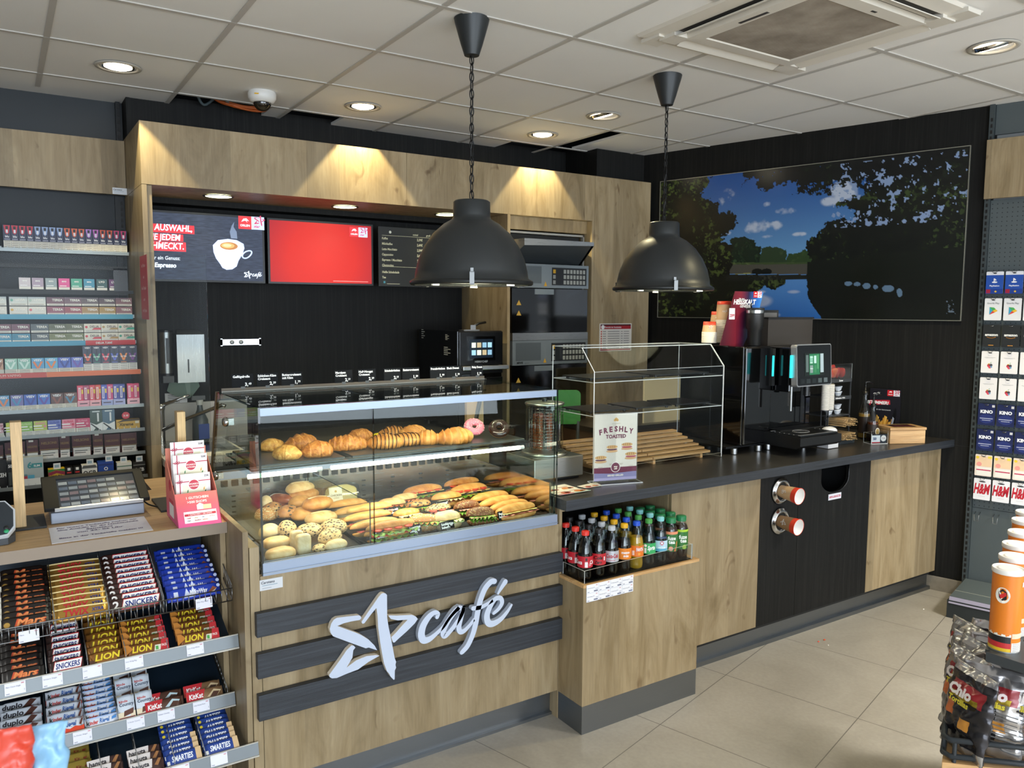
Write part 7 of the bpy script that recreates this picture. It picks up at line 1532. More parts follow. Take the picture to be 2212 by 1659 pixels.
# small poster leaning on the wall
p0, p1 = [onp(*q, WO+WN*.05, WN) for q in ((1880, 838), (1943, 915))]
o = thing('snack_poster', 'small dark upright poster with red banner and fries behind the syrup bottles', 'poster', ((p0.x+p1.x)/2, (p0.y+p1.y)/2, WZ)); o.rotation_euler = (0, 0, math.atan2(WD.y, WD.x))
w = (Vector((p0.x, p0.y, 0))-Vector((p1.x, p1.y, 0))).length; h = p0.z-WZ
m = MB(); m.box((-w/2, -.002, 0), (w/2, .002, h), mat('1b1a22', .35)); f = (0, -.002, 0)
orlen(m, (w/2-.078, -.002, h-.042), X, Z, .036); m.text('café', (-w/2+.02, -.002, h-.040), X, Z, .018, WHT, bold=.02, shear=.3); m.poly(f, X, Z, [(-w/2, h*.62), (w*.18, h*.66), (w*.16, h*.76), (-w/2, h*.73)], mat('c4243a', .4)); m.text('IST IMMER!', (w*.13, -.002, h*.655), X, Z, .019, WHT, bold=.04, shear=.2, al='R', off=.001)
m.text('& star Currywurst', (w*.2, -.002, h*.52), X, Z, .008, WHT, al='R', maxw=w*.6)
for i in range(14): a = -w*.32+i*.008; m.poly(f, X, Z, [(a, .03+.02*math.sin(i)), (a+.008, .028+.02*math.sin(i)), (a+.02, .09+.02*math.cos(i)), (a+.012, .095+.02*math.cos(i))], mat(['d8a040', 'e8b858', 'c88a30'][i % 3], .5), .0006+.0001*i)
m.poly(f, X, Z, [(w*.16, .02), (w*.28, .01), (w*.40, .12), (w*.36, .17), (w*.30, .13)], mat('0e0f12', .3), .0025); m.poly(f, X, Z, [(w*.20, .03), (w*.26, .025), (w*.33, .10), (w*.28, .11)], mat('9aa0b0', .4), .003)
m.build('board', o)
# ================= behind the counter =================
RLG = mat('5a5e60', .4, .6)
bk = thing('back_counter', 'dark staff worktop with built-in sink along the back wall', 'back counter', (1.7, 4.8, 0))
m = MB(); m.box((.705, 4.45, .86), (1.14, 5.118, .90), mat('c9c6be', .4)); m.box((1.14, 4.42, .86), (2.885, 5.118, .90), mat('3a3835', .35)); m.box((.705, 4.48, 0), (2.885, 5.11, .86), mat('2a2a2b', .5)); wb(m, 'worktop_body', bk)
m = MB(); m.box((.705, 5.09, .90), (1.30, 5.118, 1.125), mat('b9b6b0', .4)); wb(m, 'splashback', bk)
m = MB(); m.box((.72, 4.56, .9005), (1.12, 5.05, .904), STEEL); m.box((.76, 4.60, .904), (1.06, 4.90, .9045), mat('6d6f70', .25, 1))
for i in range(3):
    for j in range(3): m.box((1.0+i*.012, 4.93+j*.022, .904), (1.006+i*.012, 4.945+j*.022, .905), BLACK)
wb(m, 'sink', bk)
p = ony(349, 960, 4.97); fx = p.x
o = thing('faucet', 'chrome sink faucet with long angled lever and spout', 'faucet', (fx, 4.97, .904)); m = MB(); m.cyl((0, 0, 0), (0, 0, .20), .024, CHROME, 24); m.lathe([(.026, .20), (.028, .215), (.024, .235), (.0001, .24)], CHROME, 24); m.build('faucet_body', o)
m = MB(); m.tube([(0, -.01, .08), (.12, -.10, .15), (.30, -.22, .235), (.315, -.23, .228)], .011, CHROME, 12); m.build('spout', o); m = MB(); m.tube([(0, 0, .225), (.08, -.03, .255), (.15, -.06, .285)], [.014, .009, .007], CHROME, 10); m.build('lever', o)
def wallthing(name, lb, cat, px0, py0, px1, py1, y=5.119):
    a = ony(px0, py0, y); b = ony(px1, py1, y); o = thing(name, lb, cat, ((a.x+b.x)/2, y, b.z)); return o, abs(b.x-a.x), abs(a.z-b.z)
o, w, h = wallthing('towel_dispenser', 'steel paper towel dispenser with a keyhole slot on the dark wall', 'towel dispenser', 374, 722, 436, 822)
m = MB(); m.prism([(-w/2, 0), (w/2, 0), (w/2, h), (-w/2, h)], (0, -.10, 0), X, Z, -Y, .004, STEELV); m.box((-w/2, -.10, 0), (w/2, -.001, h), mat('8c8e8e', .35, .8)); m.add([(-w/2, -.104, h), (w/2, -.104, h), (w/2-.02, -.001, h+.03), (-w/2+.02, -.001, h+.03)], [(0, 1, 2, 3)], mat('55585a', .4, .6)); m.build('housing', o)
m = MB(); m.box((-.02, -.106, .06), (-.012, -.104, .14), BLACK); m.build('slot', o)
m = MB(); m.poly((0, -.05, 0), X, Z, [(-w*.75, -.0), (w*.3, 0), (w*.35, -.03), (w*.05, -.09), (-w*.1, -.10), (-w*.6, -.08), (-w*.85, -.05)], mat('6f8276', .8)); m.poly((0, -.051, 0), X, Z, [(-w*.2, 0), (w*.0, 0), (w*.0, -.095), (-w*.1, -.10)], mat('84968a', .8)); tw_ = m.build('paper_towels', o); sl = tw_.modifiers.new('s', 'SOLIDIFY'); sl.thickness = .004
o, w, h = wallthing('soap_dispenser', 'cylindrical steel soap dispenser with black lever beside the oak panel', 'soap dispenser', 340, 716, 373, 806, 5.10)
m = MB(); m.lathe([(w/2, 0), (w/2, h)], STEELV, 32, (0, -.03, 0)); m.build('cylinder', o); m = MB(); m.lathe([(w/2*1.04, -.01), (w/2*1.04, .004)], BLACK, 32, (0, -.03, 0)); m.lathe([(w/2*1.02, h-.004), (w/2*1.0, h+.008)], BLACK, 32, (0, -.03, 0)); m.box((-.006, -.03-w/2-.004, h*.25), (.012, -.03-w/2+.01, h*.85), BLACK); m.box((-.03, -.03-w/2-.02, -.05), (.03, -.01, -.01), BLACK); m.build('lever', o)
o, w, h = wallthing('hygiene_note', 'white printed note under the towel dispenser', 'note', 356, 850, 405, 881); m = MB(); m.box((-w/2, -.002, 0), (w/2, 0, h), PAPER)
for i in range(6): m.rect((-w/2, -.002, 0), X, Z, w*.12, h*(.85-i*.11), w*(.55+.3*((i*7) % 3)/3), h*(.88-i*.11), mat('5a5a60', .6))
m.build('sheet', o)
o, w, h = wallthing('wall_bracket', 'small steel holder rail with two round knobs on the dark wall', 'wall bracket', 474, 733, 561, 744); m = MB(); m.box((-w/2, -.03, 0), (w/2, -.026, h), CHROME); m.box((-w/2, -.03, -.005), (-w/2+.012, 0, h+.005), CHROME); m.box((w/2-.012, -.03, -.005), (w/2, 0, h+.005), CHROME); m.build('rail', o)
for x in (-.055, 0): m = MB(); m.lathe([(.012, 0), (.013, .006), (.008, .010), (.0001, .011)], mat('b8bcbc', .3, .5), 20, (x, -.03, h/2), (0, -1, 0)); m.build('knob', o)
q = ony(437, 925, 4.9); o = thing('spray_bottle', 'grey cleaning bottle with blue label standing at the sink', 'cleaning bottle', (q.x, 4.95, .9045)); m = MB(); m.lathe([(.045, 0), (.048, .01), (.045, .13), (.018, .19), (.015, .22)], mat('4f5557', .3), 24); m.build('bottle', o)
m = MB(); m.box((-.02, -.05, .02), (.04, -.046, .11), mat('1f3f8a', .4)); m.build('label', o); m = MB(); m.cyl((0, 0, .22), (0, 0, .25), .02, mat('b8b8b0', .4), 14); m.box((-.045, -.012, .25), (.03, .012, .275), mat('3a3d3f', .4)); m.build('spray_head', o)
# yellow gloves
for i, (px, lb) in enumerate(((830, 'yellow rubber glove lying left behind the pastries'), (862, 'yellow rubber glove lying right behind the pastries'))):
    q = onz(px, 905, .92); y = min(q.y, 4.7); x = ony(px, 900, 4.55).x
    o = MB().blob((0, 0, 0), (.075, .035, .014), mat('d8c81e', .45), lumpy(i+3, .25, 14), 26, 12, .8).build('rubber_glove'); o.location = (x, 4.55, .917); o.rotation_euler = (0, 0, .2-i*.4); tag(o, lb, 'rubber glove', 'yellow rubber gloves')
# paper bags behind the rolls
for i, (px, w, c, lb) in enumerate(((620, .11, 'c8b4a4', 'bag of buns behind the rolls on the staff side'), (655, .09, 'b89678', 'kraft paper bag with a white star behind the rolls'), (680, .08, 'b08c6c', 'kraft paper bag with a red and white logo behind the rolls'))):
    x = ony(px, 1035, 3.345).x; o = thing('paper_bag', lb, 'paper bag', (x, 3.345, .812), .1*(i-1)); m = MB(); H = ony(px, 1012, 3.33).z-.812; m.prism([(-w/2, 0), (w/2, 0), (w/2, H*.97), (0, H), (-w/2*.96, H*.98)], (0, -.02, 0), X, Z, Y, .035, mat(c, .7))
    if i == 1: logo(m, (0, -.0205, H-.05), X, Z, .20, WHT, .0004, word=False)
    if i == 2: orlen(m, (-.02, -.0205, H-.05), X, Z, .024)
    m.build('bag', o)
# things seen through the case and the steamer
gx = ony(1226, 870, 4.05).x; gz = ony(1226, 843, 4.05).z
o = thing('plastic_chair', 'green plastic chair back showing behind the steamer in front of the ovens', 'chair', (gx, 4.05, 0), -.5); GR = mat('2f7a26', .5)
m = MB(); m.prism(rrect(.17, .22, .03), (-.085, 0, gz-.22), X, Z, Y, .018, GR); m.build('backrest', o)
m = MB(); m.prism(rrect(.20, .32, .03), (-.10, -.32, gz-.42), X, Y, Z, .02, GR); m.build('seat', o)
for x, y in ((-.07, -.29), (.07, -.29), (-.07, .009), (.07, .009)): m = MB(); m.cyl((x, y, 0), (x, y, gz-(.42 if y < 0 else .2)), .012, RLG, 10); m.build('leg', o)
for nm, lb, px0, px1, top, c, y in (('kraft_bag_stack', 'bundle of long kraft paper bags standing behind the donuts', 1004, 1040, 868, 'a98a62', 3.345), ('napkin_stack', 'stack of folded brown napkins behind the case on the staff side', 1012, 1052, 962, 'c2a984', 3.335)):
    a = ony(px0, top, y); b = ony(px1, top, y); o = thing(nm, lb, 'paper bags' if 'kraft' in nm else 'napkins', ((a.x+b.x)/2, y, .812)); w = b.x-a.x; m = MB(); H = a.z-.812
    for k in range(7): m.box((-w/2+k*w*.02, -.02+k*.006, 0), (w/2-((k*3) % 4)*w*.03, -.0155+k*.006, H*(1-.03*((k*5) % 3))), mat(c, .7))
    m.build('sheets', o)
# high-speed oven
mc = thing('speed_oven', 'black high-speed oven with lit touch screen and steel handle', 'oven', (2.64, 4.75, .9)); ox0, ox1 = 2.474, 2.812
m = MB(); m.box((ox0, 4.462, .935), (ox1, 5.02, 1.560), BLACKG); m.box((ox0+.01, 4.45, 1.28), (ox1, 4.462, 1.555), mat('0b0b0c', .2)); m.box((ox0+.01, 4.45, .94), (ox1, 4.462, 1.255), mat('0b0b0c', .15)); wb(m, 'housing', mc, bevel=.003)
a = ony(1014, 733, 4.448); b = ony(1064, 772, 4.448); m = MB(); m.box((a.x-.018, 4.444, b.z-.018), (b.x+.018, 4.450, a.z+.018), BLACKG); sw, sh_ = b.x-a.x, a.z-b.z; m.rect((a.x, 4.444, b.z), X, Z, 0, 0, sw, sh_, mat('0c1824', .2, 0, .6))
for i in range(4):
    for j in range(2): m.rect((a.x, 4.444, b.z), X, Z, sw*(.08+i*.23), sh_*(.15+j*.40), sw*(.26+i*.23), sh_*(.42+j*.40), mat(['8fb8cc', 'c8d0c0', 'a89878', '7aa0b8'][(i+j) % 4], .2, 0, .9), .0008)
wb(m, 'touch_screen', mc)
m = MB(); p_ = ony(1040, 783, 4.448); m.text('MERRYCHEF', (p_.x, 4.4495, p_.z), X, Z, .013, mat('b0b4b4', .4), al='C', bold=.02); wb(m, 'maker_lettering', mc)
m = MB(); hz = ony(1040, 794, 4.40).z; m.box((ox0+.0, 4.385, hz-.016), (ox1+.01, 4.405, hz+.012), STEEL); m.box((ox0+.02, 4.405, hz-.01), (ox0+.05, 4.45, hz+.01), STEEL); m.box((ox1-.04, 4.405, hz-.01), (ox1-.01, 4.45, hz+.01), STEEL); wb(m, 'handle', mc, bevel=.004)
m = MB(); lb_ = mat('a8acac', .5)
for y_, z_, w_, h_ in ((4.60, 1.50, .05, .04), (4.60, 1.40, .09, .06), (4.95, 1.50, .05, .07)):
    for k in range(5): m.rect((ox0, y_+w_/2, z_), -Y, Z, 0, k*h_/5, w_*(.6+.4*((k*3) % 2)), k*h_/5+h_*.07, lb_, .0006)
wb(m, 'side_labels', mc)
for x in (ox0+.04, ox1-.04):
    for y in (4.5, 4.95): m = MB(); m.cyl((x, y, .9005), (x, y, .935), .018, BLACK, 14); wb(m, 'foot', mc)
o = thing('oven_scoop', 'steel scoop with black handle lying on the black oven', 'scoop', (2.66, 4.60, 1.561)); m = MB(); m.box((-.07, -.02, 0), (.05, .05, .004), STEEL); m.box((-.02, -.02, .004), (.02, -.016, .035), STEEL); m.build('blade', o); m = MB(); m.tube([(0, 0, .02), (.06, .01, .045), (.12, .02, .052)], .008, BLACK, 10); m.build('handle', o)
# ---------- oven tower ----------
ot = thing('oven_tower', 'built-in tower of two bake-off ovens under a steel hood', 'oven tower', ((TX0+TX1)/2, 4.75, 0)); c_x = (TX0+TX1)/2
AL = mat('b4b2ac', .35, .6)
m = MB()
for x in (TX0-.002, TX1-.010): m.box((x, 4.575, .0), (x+.012, 4.60, 2.235), AL)
m.box((TX0, 4.575, 2.222), (TX1, 4.60, 2.235), AL); wb(m, 'frame', ot)
m = MB(); m.box((TX0+.012, 4.62, .02), (TX1-.012, 5.05, 2.22), BLACKM); wb(m, 'cavity', ot)
def Q(px, py, y=4.60): return ony(px, py, y)
OVF = mat('8b9294', .3, .6)
y_ = 4.48; a = Q(1133, 514, 4.36); b = Q(1283, 538, 4.36)
m = MB(); m.add([(a.x, 4.36, a.z), (b.x, 4.36, a.z), (b.x, 4.36, b.z+.02), (a.x, 4.36, b.z), (TX0+.012, 4.62, a.z+.0), (TX1-.012, 4.62, a.z), (TX1-.012, 4.62, b.z-.12), (TX0+.012, 4.62, b.z-.12)], [(0, 3, 2, 1), (0, 1, 5, 4), (0, 4, 7, 3), (1, 2, 6, 5), (4, 5, 6, 7)], STEEL)
m.add([(a.x+.012, 4.372, b.z+.004), (b.x-.012, 4.372, b.z+.02), (TX1-.03, 4.60, b.z-.10), (TX0+.03, 4.60, b.z-.10)], [(0, 3, 2, 1)], mat('5a6064', .35, .4)); wb(m, 'hood', ot)
def oven(z1, z0, zd, label, sticker_):
    m = MB(); m.box((TX0+.014, 4.50, z0), (TX1-.014, 4.62, z1), OVF); w = TX1-TX0
    m.rect((TX0+.02, 4.50, z0), X, Z, .02, .03, w*.34, (z1-z0)-.015, mat('6a7072', .3, .6)); m.text('MIWE', (TX0+.05, 4.4995, z0+.010), X, Z, .014, BLACK, bold=.04); m.text('gusto', (TX0+.115, 4.4995, z0+.010), X, Z, .012, mat('5a5e60', .5))
    m.poly((TX0, 4.50, z0), X, Z, [(w*.40, .012), (w*.44, .012), (w*.42, .045)], mat('c8962a', .5), .001)
    px0 = w*.50; m.rect((TX0, 4.50, z0), X, Z, px0, .02, w*.95, z1-z0-.02, mat('17181a', .3), .0008); hh = (z1-z0-.05)/3
    for i in range(7):
        for j in range(3): m.rect((TX0, 4.50, z0), X, Z, px0+w*.15+i*w*.042, .028+j*hh, px0+w*.15+i*w*.042+w*.030, .028+j*hh+hh*.72, mat('a4a49c', .4), .0012)
    for j in range(3): m.rect((TX0, 4.50, z0), X, Z, px0+.01, .028+j*hh, px0+.032, .028+j*hh+hh*.7, mat('c89a20' if j == 2 else '8a8c88', .4), .0012)
    wb(m, label, ot)
    m = MB(); m.box((TX0+.014, 4.51, zd), (TX1-.014, 4.54, z0-.006), BLACKG); m.box((TX0+.20, 4.505, z0-.045), (TX0+.36, 4.51, z0-.008), OVF)
    for k in range(2): m.poly((TX0, 4.51, z0), X, Z, [(.05, -.12-k*.07), (.09, -.12-k*.07), (.07, -.085-k*.07)], mat('b8923a', .5), .001)
    wb(m, 'glass_door', ot)
z = [Q(1180, y, 4.50).z for y in (571, 622, 718, 735, 787, 1010)]
oven(z[0], z[1], z[2], 'upper_control_panel', 1); m = MB(); m.box((TX0+.014, 4.50, z[3]+.002), (TX1-.014, 4.58, z[2]-.002), STEEL); wb(m, 'divider_strip', ot)
oven(z[3], z[4], .75, 'lower_control_panel', 0)
m = MB(); m.box((TX0+.014, 4.51, .05), (TX1-.014, 4.54, .74), mat('3c3f40', .35, .5)); wb(m, 'lower_door', ot)
# opening hours style table on the column
a = ony(1295, 699, 4.498); b = ony(1363, 757, 4.498); w, h = b.x-a.x, a.z-b.z
o = thing('info_sheet', 'laminated white and red table sheet on the oak column', 'notice', ((a.x+b.x)/2, 4.499, b.z)); m = MB(); m.box((-w/2, -.003, 0), (w/2, 0, h), mat('e2ddd6', .3)); f = (-w/2, -.003, 0)
m.rect(f, X, Z, .008, h*.80, w-.008, h-.006, mat('a8202c', .4)); m.rect(f, X, Z, .008, h*.92, w-.008, h-.006, mat('4a1a1c', .4), .0007); m.text('Übersicht der Snackzeiten', (-w/2+.045, -.003, h*.84), X, Z, .011, WHT, bold=.02, maxw=w*.7, off=.0012); m.disc(f, X, Z, .03, h*.87, .016, WHT, .001)
for i in range(8):
    for j, (u, v) in enumerate(((.10, .2), (.25, .62), (.66, .72), (.75, .92))): m.rect(f, X, Z, w*u, h*(.70-i*.085), w*v, h*(.725-i*.085), mat('8a8684', .5))
    m.disc(f, X, Z, w*.055, h*(.71-i*.085), .006, mat('c84a3a', .5))
m.rect(f, X, Z, .008, .006, w-.008, h*.07, mat('a8202c', .4)); m.build('sheet', o)
# low staff cabinet and cream board on the right
o = thing('staff_cabinet', 'low dark wooden cabinet behind the acrylic display', 'cabinet', (3.65, 4.15, 0)); m = MB(); m.box((3.25, 3.95, .0), (3.98, 4.40, .90), mat('4a3524', .5)); m.box((3.24, 3.94, .90), (3.99, 4.41, .93), mat('23201e', .3)); wb(m, 'body', o)
m = MB()
for i in range(4): m.box((3.30+i*.17, 3.94, .55), (3.42+i*.17, 3.948, .86), mat(['6a5038', '9a9a60', '5a4030', 'a8a880'][i], .4))
wb(m, 'fronts', o)
o = MB().box((-.17, 0, 0), (.17, .015, .31), mat('d6ccae', .6)).build('cream_board'); o.location = (3.84, 4.0, .931); tag(o, 'plain cream board standing on the dark cabinet behind the acrylic display', 'board')
# ---------- screens ----------
EM = lambda c, e=1.0: mat(c, .25, 0, e)
def tv(x0, x1, z0, z1, y, lb):
    o = thing('menu_screen', lb, 'screen', ((x0+x1)/2, y, z0)); m = MB(); m.box((x0-.014, y, z0-.014), (x1+.014, y+.05, z1+.014), mat('0c0c0d', .3)); wb(m, 'bezel', o, bevel=.002); m = MB(); m.box(((x0+x1)/2-.12, y+.05, (z0+z1)/2-.08), ((x0+x1)/2+.12, 5.119, (z0+z1)/2+.08), BLACK); wb(m, 'wall_mount', o); return o
YS = 4.95; s1 = tv(.715, 1.383, 1.865, 2.244, YS, 'wide menu screen with a white coffee cup and red slogan')
t = NT('screen_slate'); n = t.noise(t.coord((6, 1, 40)), 3, 4); c = t.ramp(n.outputs[0], [(.3, '2c3448'), (.7, '46526a')]); t.l(c, t.b.inputs['Emission Color']); t.b.inputs['Emission Strength'].default_value = .9; t.b.inputs['Base Color'].default_value = (0, 0, 0, 1); SLATE = t.m
S = (0, YS, 0)
def at(px, py): q = ony(px, py, YS); return q.x, q.z
m = MB(); m.rect(S, X, Z, .715, 1.865, 1.383, 2.244, SLATE, .0006)
def R_(px0, py0, px1, py1, c, off): a = at(px0, py0); b = at(px1, py1); m.rect(S, X, Z, a[0], b[1], b[0], a[1], c, off)
RE = EM('d2202c', .9)
for i, (pr_, top, bot) in enumerate(((420, 482, 506), (396, 503, 522), (402, 520, 544))): R_(318, top, pr_, bot, RE, .001+.0001*i)
WE = EM('dfeafa', 1.1)
for s, pxr, pyb, hh in (('DIE AUSWAHL,', 415, 501, .037), ('DIE JEDEM', 390, 520, .036), ('SCHMECKT.', 397, 539, .037)): a = at(pxr, pyb); m.text(s, (a[0], YS, a[1]), X, Z, hh, WE, bold=.02, shear=.12, al='R', off=.002, wide=.80)
a = at(389, 562); m.text('Immer ein Genuss:', (a[0], YS, a[1]), X, Z, .022, WE, shear=.1, al='R', off=.002, wide=.85, bold=.01); a = at(381, 578); m.text('Espresso', (a[0], YS, a[1]), X, Z, .026, WE, shear=.1, al='R', off=.002, bold=.04, wide=.9)
CW = EM('b4c4ea', 1.0); k = lambda P: [at(240+x/3.687, 200+y/3.687) for x, y in P]
m.poly(S, X, Z, k([(810, 1215), (815, 1270), (835, 1320), (868, 1365), (885, 1395), (920, 1412), (965, 1408), (1000, 1385), (1015, 1340), (1045, 1290), (1062, 1240), (1055, 1205), (1000, 1175), (930, 1165), (850, 1175)]), CW, .0010)
hc = at(240+1082/3.687, 200+1290/3.687); hr = .020
Hh = [(hc[0]+.028*math.cos(a)*(1+.1*math.sin(a)), YS-.0022, hc[1]+.020*math.sin(a)+.012*math.cos(a)) for a in [2*PI*i/28 for i in range(28)]]; m.tube(Hh, .0045, CW, 6, True)
rc = at(240+938/3.687, 200+1222/3.687); rx_ = .058
m.disc(S, X, Z, rc[0], rc[1], rx_, EM('dce6f8', 1.1), .0014, .027, 32); m.disc(S, X, Z, rc[0], rc[1], rx_*.9, EM('a06a38', .9), .0017, .0235, 32); m.disc(S, X, Z, rc[0]-.006, rc[1]+.002, rx_*.66, EM('c89458', .95), .0020, .016, 28); m.disc(S, X, Z, rc[0]-.01, rc[1]+.003, rx_*.42, EM('dcb888', 1), .0023, .009, 24)
m.poly(S, X, Z, k([(955, 1160), (945, 1110), (960, 1060), (980, 1030), (975, 1070), (1000, 1110), (1005, 1165)]), EM('6a7892', .8), .0009)
b_ = at(240+1015/3.687, 200+1084/3.687); wdt = at(240+1100/3.687, 300)[0]-b_[0]
def orlenE(o, s):
    m.rect(o, X, Z, 0, 0, s, s, EM('cc2a30', .9), .0012); m.rect(o, X, Z, s, 0, 2*s, s, EM('b8cdf0', .95), .0012); m.poly(o, X, Z, [(.22*s, .55*s), (.38*s, .80*s), (.62*s, .84*s), (.82*s, .62*s), (.60*s, .68*s), (.70*s, .50*s), (.52*s, .66*s), (.40*s, .62*s)], EM('f0e0e4', 1), .0018)
    m.text('ORLEN', Vector(o)+X*s*.5+Z*s*.2, X, Z, .17*s, EM('f0e0e4', 1), bold=.03, al='C', maxw=.8*s, off=.0018); logo(m, Vector(o)+X*s*1.62+Z*s*.66-Y*.0016, X, Z, s*2.6, EM('b83a5a', .9), .0003, word=False); m.text('star', Vector(o)+X*s*1.42+Z*s*.15, X, Z, .22*s, EM('b83a5a', .9), bold=.03, shear=.2, al='C', off=.002)
orlenE((b_[0], YS, b_[1]), wdt)
lc = at(240+1125/3.687, 200+1455/3.687); logo(m, (lc[0], YS-.0014, lc[1]), X, Z, .145, WE, .0004); wb(m, 'picture', s1)
s2 = tv(1.428, 2.096, 1.865, 2.242, YS, 'wide menu screen showing a plain glowing red field')
t = NT('screen_red'); v = t.coord((1, 1, 1)); mp = t.n('ShaderNodeVectorMath', operation='DISTANCE'); t.l(v, mp.inputs[0]); mp.inputs[1].default_value = (0.0, 0, .15); t.l(t.ramp(mp.outputs['Value'], [(0, 'ee3024'), (.22, 'e0281e'), (.40, 'b4202a')]), t.b.inputs['Emission Color']); t.b.inputs['Emission Strength'].default_value = 1.0; t.b.inputs['Base Color'].default_value = (0, 0, 0, 1)
m = MB(); m.rect(S, X, Z, 1.428, 1.865, 2.096, 2.242, t.m, .0006); b_ = at(755, 511); orlenE((b_[0], YS, b_[1]), .062); m.rect(S, X, Z, 1.83, 1.876, 2.07, 1.880, EM('e8807c', .8), .001); wb(m, 'picture', s2)
# menu board
mb_ = thing('menu_board', 'black menu board listing coffee drinks and prices, partly behind the pendant', 'menu board', (2.45, YS, 1.855)); m = MB(); m.box((2.146, YS, 1.852), (2.80, YS+.012, 2.246), mat('1b1c18', .35)); m.box((2.3, YS+.012, 1.95), (2.6, 5.119, 2.1), BLACK)
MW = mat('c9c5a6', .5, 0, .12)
for i, s in enumerate(('Kaffee', 'Milchkaffee', 'Latte Macchiato', 'Cappuccino', 'Espresso / Macchiato', 'Chococcino', 'Heiße Schokolade', 'Tee')):
    z = 2.163-i*.0355-(.010 if i > 5 else 0); m.text(s, (2.172, YS, z), X, Z, .015, MW, bold=.03, shear=.1, wide=.82)
    for xx, pr_ in ((2.43, '2,%d9€' % (3+i % 5)), (2.52, '3,%d9€' % (i % 4)), (2.62, '4,%d9€' % (i % 3))): m.text(pr_, (xx, YS, z), X, Z, .016, MW, bold=.03, shear=.1, wide=.8)
for xx, s in ((2.40, 'mittel'), (2.50, 'groß')): m.text(s, (xx, YS, 2.198), X, Z, .012, MW, bold=.02, shear=.1)
m.rect(S, X, Z, 2.172, 2.188, 2.78, 2.190, MW); m.rect(S, X, Z, 2.172, 1.982, 2.78, 1.984, MW); m.disc(S, X, Z, 2.232, 2.212, .009, mat('dcdccc', .3, .5), .002); m.rect(S, X, Z, 2.176, 1.865, 2.198, 1.890, mat('2a3a30', .4), .001); m.disc(S, X, Z, 2.187, 1.879, .007, mat('4a9ab0', .4), .002); m.rect(S, X, Z, 2.205, 1.867, 2.30, 1.870, MW)
wb(m, 'board', mb_)
# ================= landscape picture on the dark wall =================
def vnoise(h, w, cells, seed):
    r = np.random.RandomState(seed); out = np.zeros((h, w)); amp = 1; tot = 0
    for c in cells:
        g = r.rand(c+2, int(c*w/h)+3); yy = np.linspace(0, c, h, endpoint=False); xx = np.linspace(0, c*w/h, w, endpoint=False)
        y0 = yy.astype(int); x0 = xx.astype(int); fy = (yy-y0)[:, None]; fx = (xx-x0)[None]; fy = fy*fy*(3-2*fy); fx = fx*fx*(3-2*fx)
        a = g[y0][:, x0]; b = g[y0][:, x0+1]; cc_ = g[y0+1][:, x0]; d = g[y0+1][:, x0+1]
        out += amp*((a*(1-fx)+b*fx)*(1-fy)+(cc_*(1-fx)+d*fx)*fy); tot += amp; amp *= .72
    return out/tot
GH, GW = 250, 500
uu, vv = np.meshgrid(np.linspace(0, 1, GW), np.linspace(0, 1, GH)); 
def pc(x, y):   # drawing coordinates of the picture
    u = (x-100)/1790; top = 520-u*210; bot = 1318+u*18; return u, (y-top)/(bot-top)
def inside(P, ju=0, jv=0):
    P = [pc(*q) for q in P]; U, V = uu+ju, vv+jv; r = np.zeros(uu.shape, bool); n = len(P)
    for i in range(n):
        x1, y1 = P[i]; x2, y2 = P[(i+1) % n]
        if y1 == y2: continue
        r ^= ((y1 > V) != (y2 > V)) & (U < (x2-x1)*(V-y1)/(y2-y1)+x1)
    return r
n1 = vnoise(GH, GW, (20, 45, 90), 1)-.5; n2 = vnoise(GH, GW, (16, 50, 110), 2)-.5; nf = vnoise(GH, GW, (40, 90, 160), 3); ns = vnoise(GH, GW, (5, 12, 25), 4)
img = np.zeros((GH, GW, 3)); hexc = lambda s: np.array(lin(s)[:3])
def lerp(a, b, t): return a*(1-t)[..., None]+b*t[..., None]
img[:] = lerp(hexc('1f4f94'), hexc('6a9cc8'), np.clip(vv/.62, 0, 1)**1.6)
for x, y, rx, ry, s in ((770, 775, 140, 40, 1), (870, 765, 60, 25, 1), (1270, 560, 85, 60, 1.1), (1210, 620, 60, 25, 1), (930, 682, 70, 22, .9), (830, 640, 35, 16, .7), (610, 570, 55, 30, .8), (540, 630, 40, 30, .8), (580, 620, 25, 30, .7), (1030, 818, 42, 12, 1), (830, 832, 42, 12, 1), (580, 815, 30, 14, .9), (745, 682, 12, 10, .5), (760, 845, 22, 8, .5)):
    u, v = pc(x, y); d = ((uu-u)/(rx/1790))**2+((vv-v)/(ry/850))**2; k = np.clip((1.0-d)*s*.9+(ns-.5)*2.6+n1*1.6, 0, 1)*np.clip(1.7-d, 0, 1); img[:] = lerp(img, hexc('b9c2d2'), np.clip(k, 0, .9))
def foliage(msk, dark, light, thr, tone=1.0):
    k = np.clip((nf-thr-.02)*7, 0, 1)*np.clip(.15+(ns-.47)*4, 0, 1)*.8; col = lerp(hexc(dark)*np.ones_like(img), hexc(light), k); img[msk] = col[msk]*tone
J = .018
foliage(inside([(590, 1000), (600, 850), (640, 835), (700, 825), (760, 860), (800, 900), (810, 1000)], n1*.03, n2*.05), '16261a', '46603a', .5)
foliage(inside([(800, 1000), (805, 900), (860, 895), (900, 890), (950, 905), (965, 950), (965, 1000)], n1*.02, n2*.04), '2a3c26', '6f8450', .45)
foliage(inside([(960, 1000), (970, 930), (1040, 920), (1065, 905), (1110, 930), (1110, 1000)], n1*.015, n2*.03), '2c4022', '5f7a42', .48)
img[inside([(580, 1062), (580, 1003), (1120, 995), (1120, 1062)])] = hexc('4a4840')
foliage(inside([(580, 1003), (580, 990), (1120, 985), (1120, 997)], 0, 0), '3a4a2a', '7a8a50', .5)
for x in (780, 840): u, v = pc(x, 1035); img[((uu-u)/.019)**2+((vv-v-.01)/.022)**2 < 1] = hexc('0d110f')
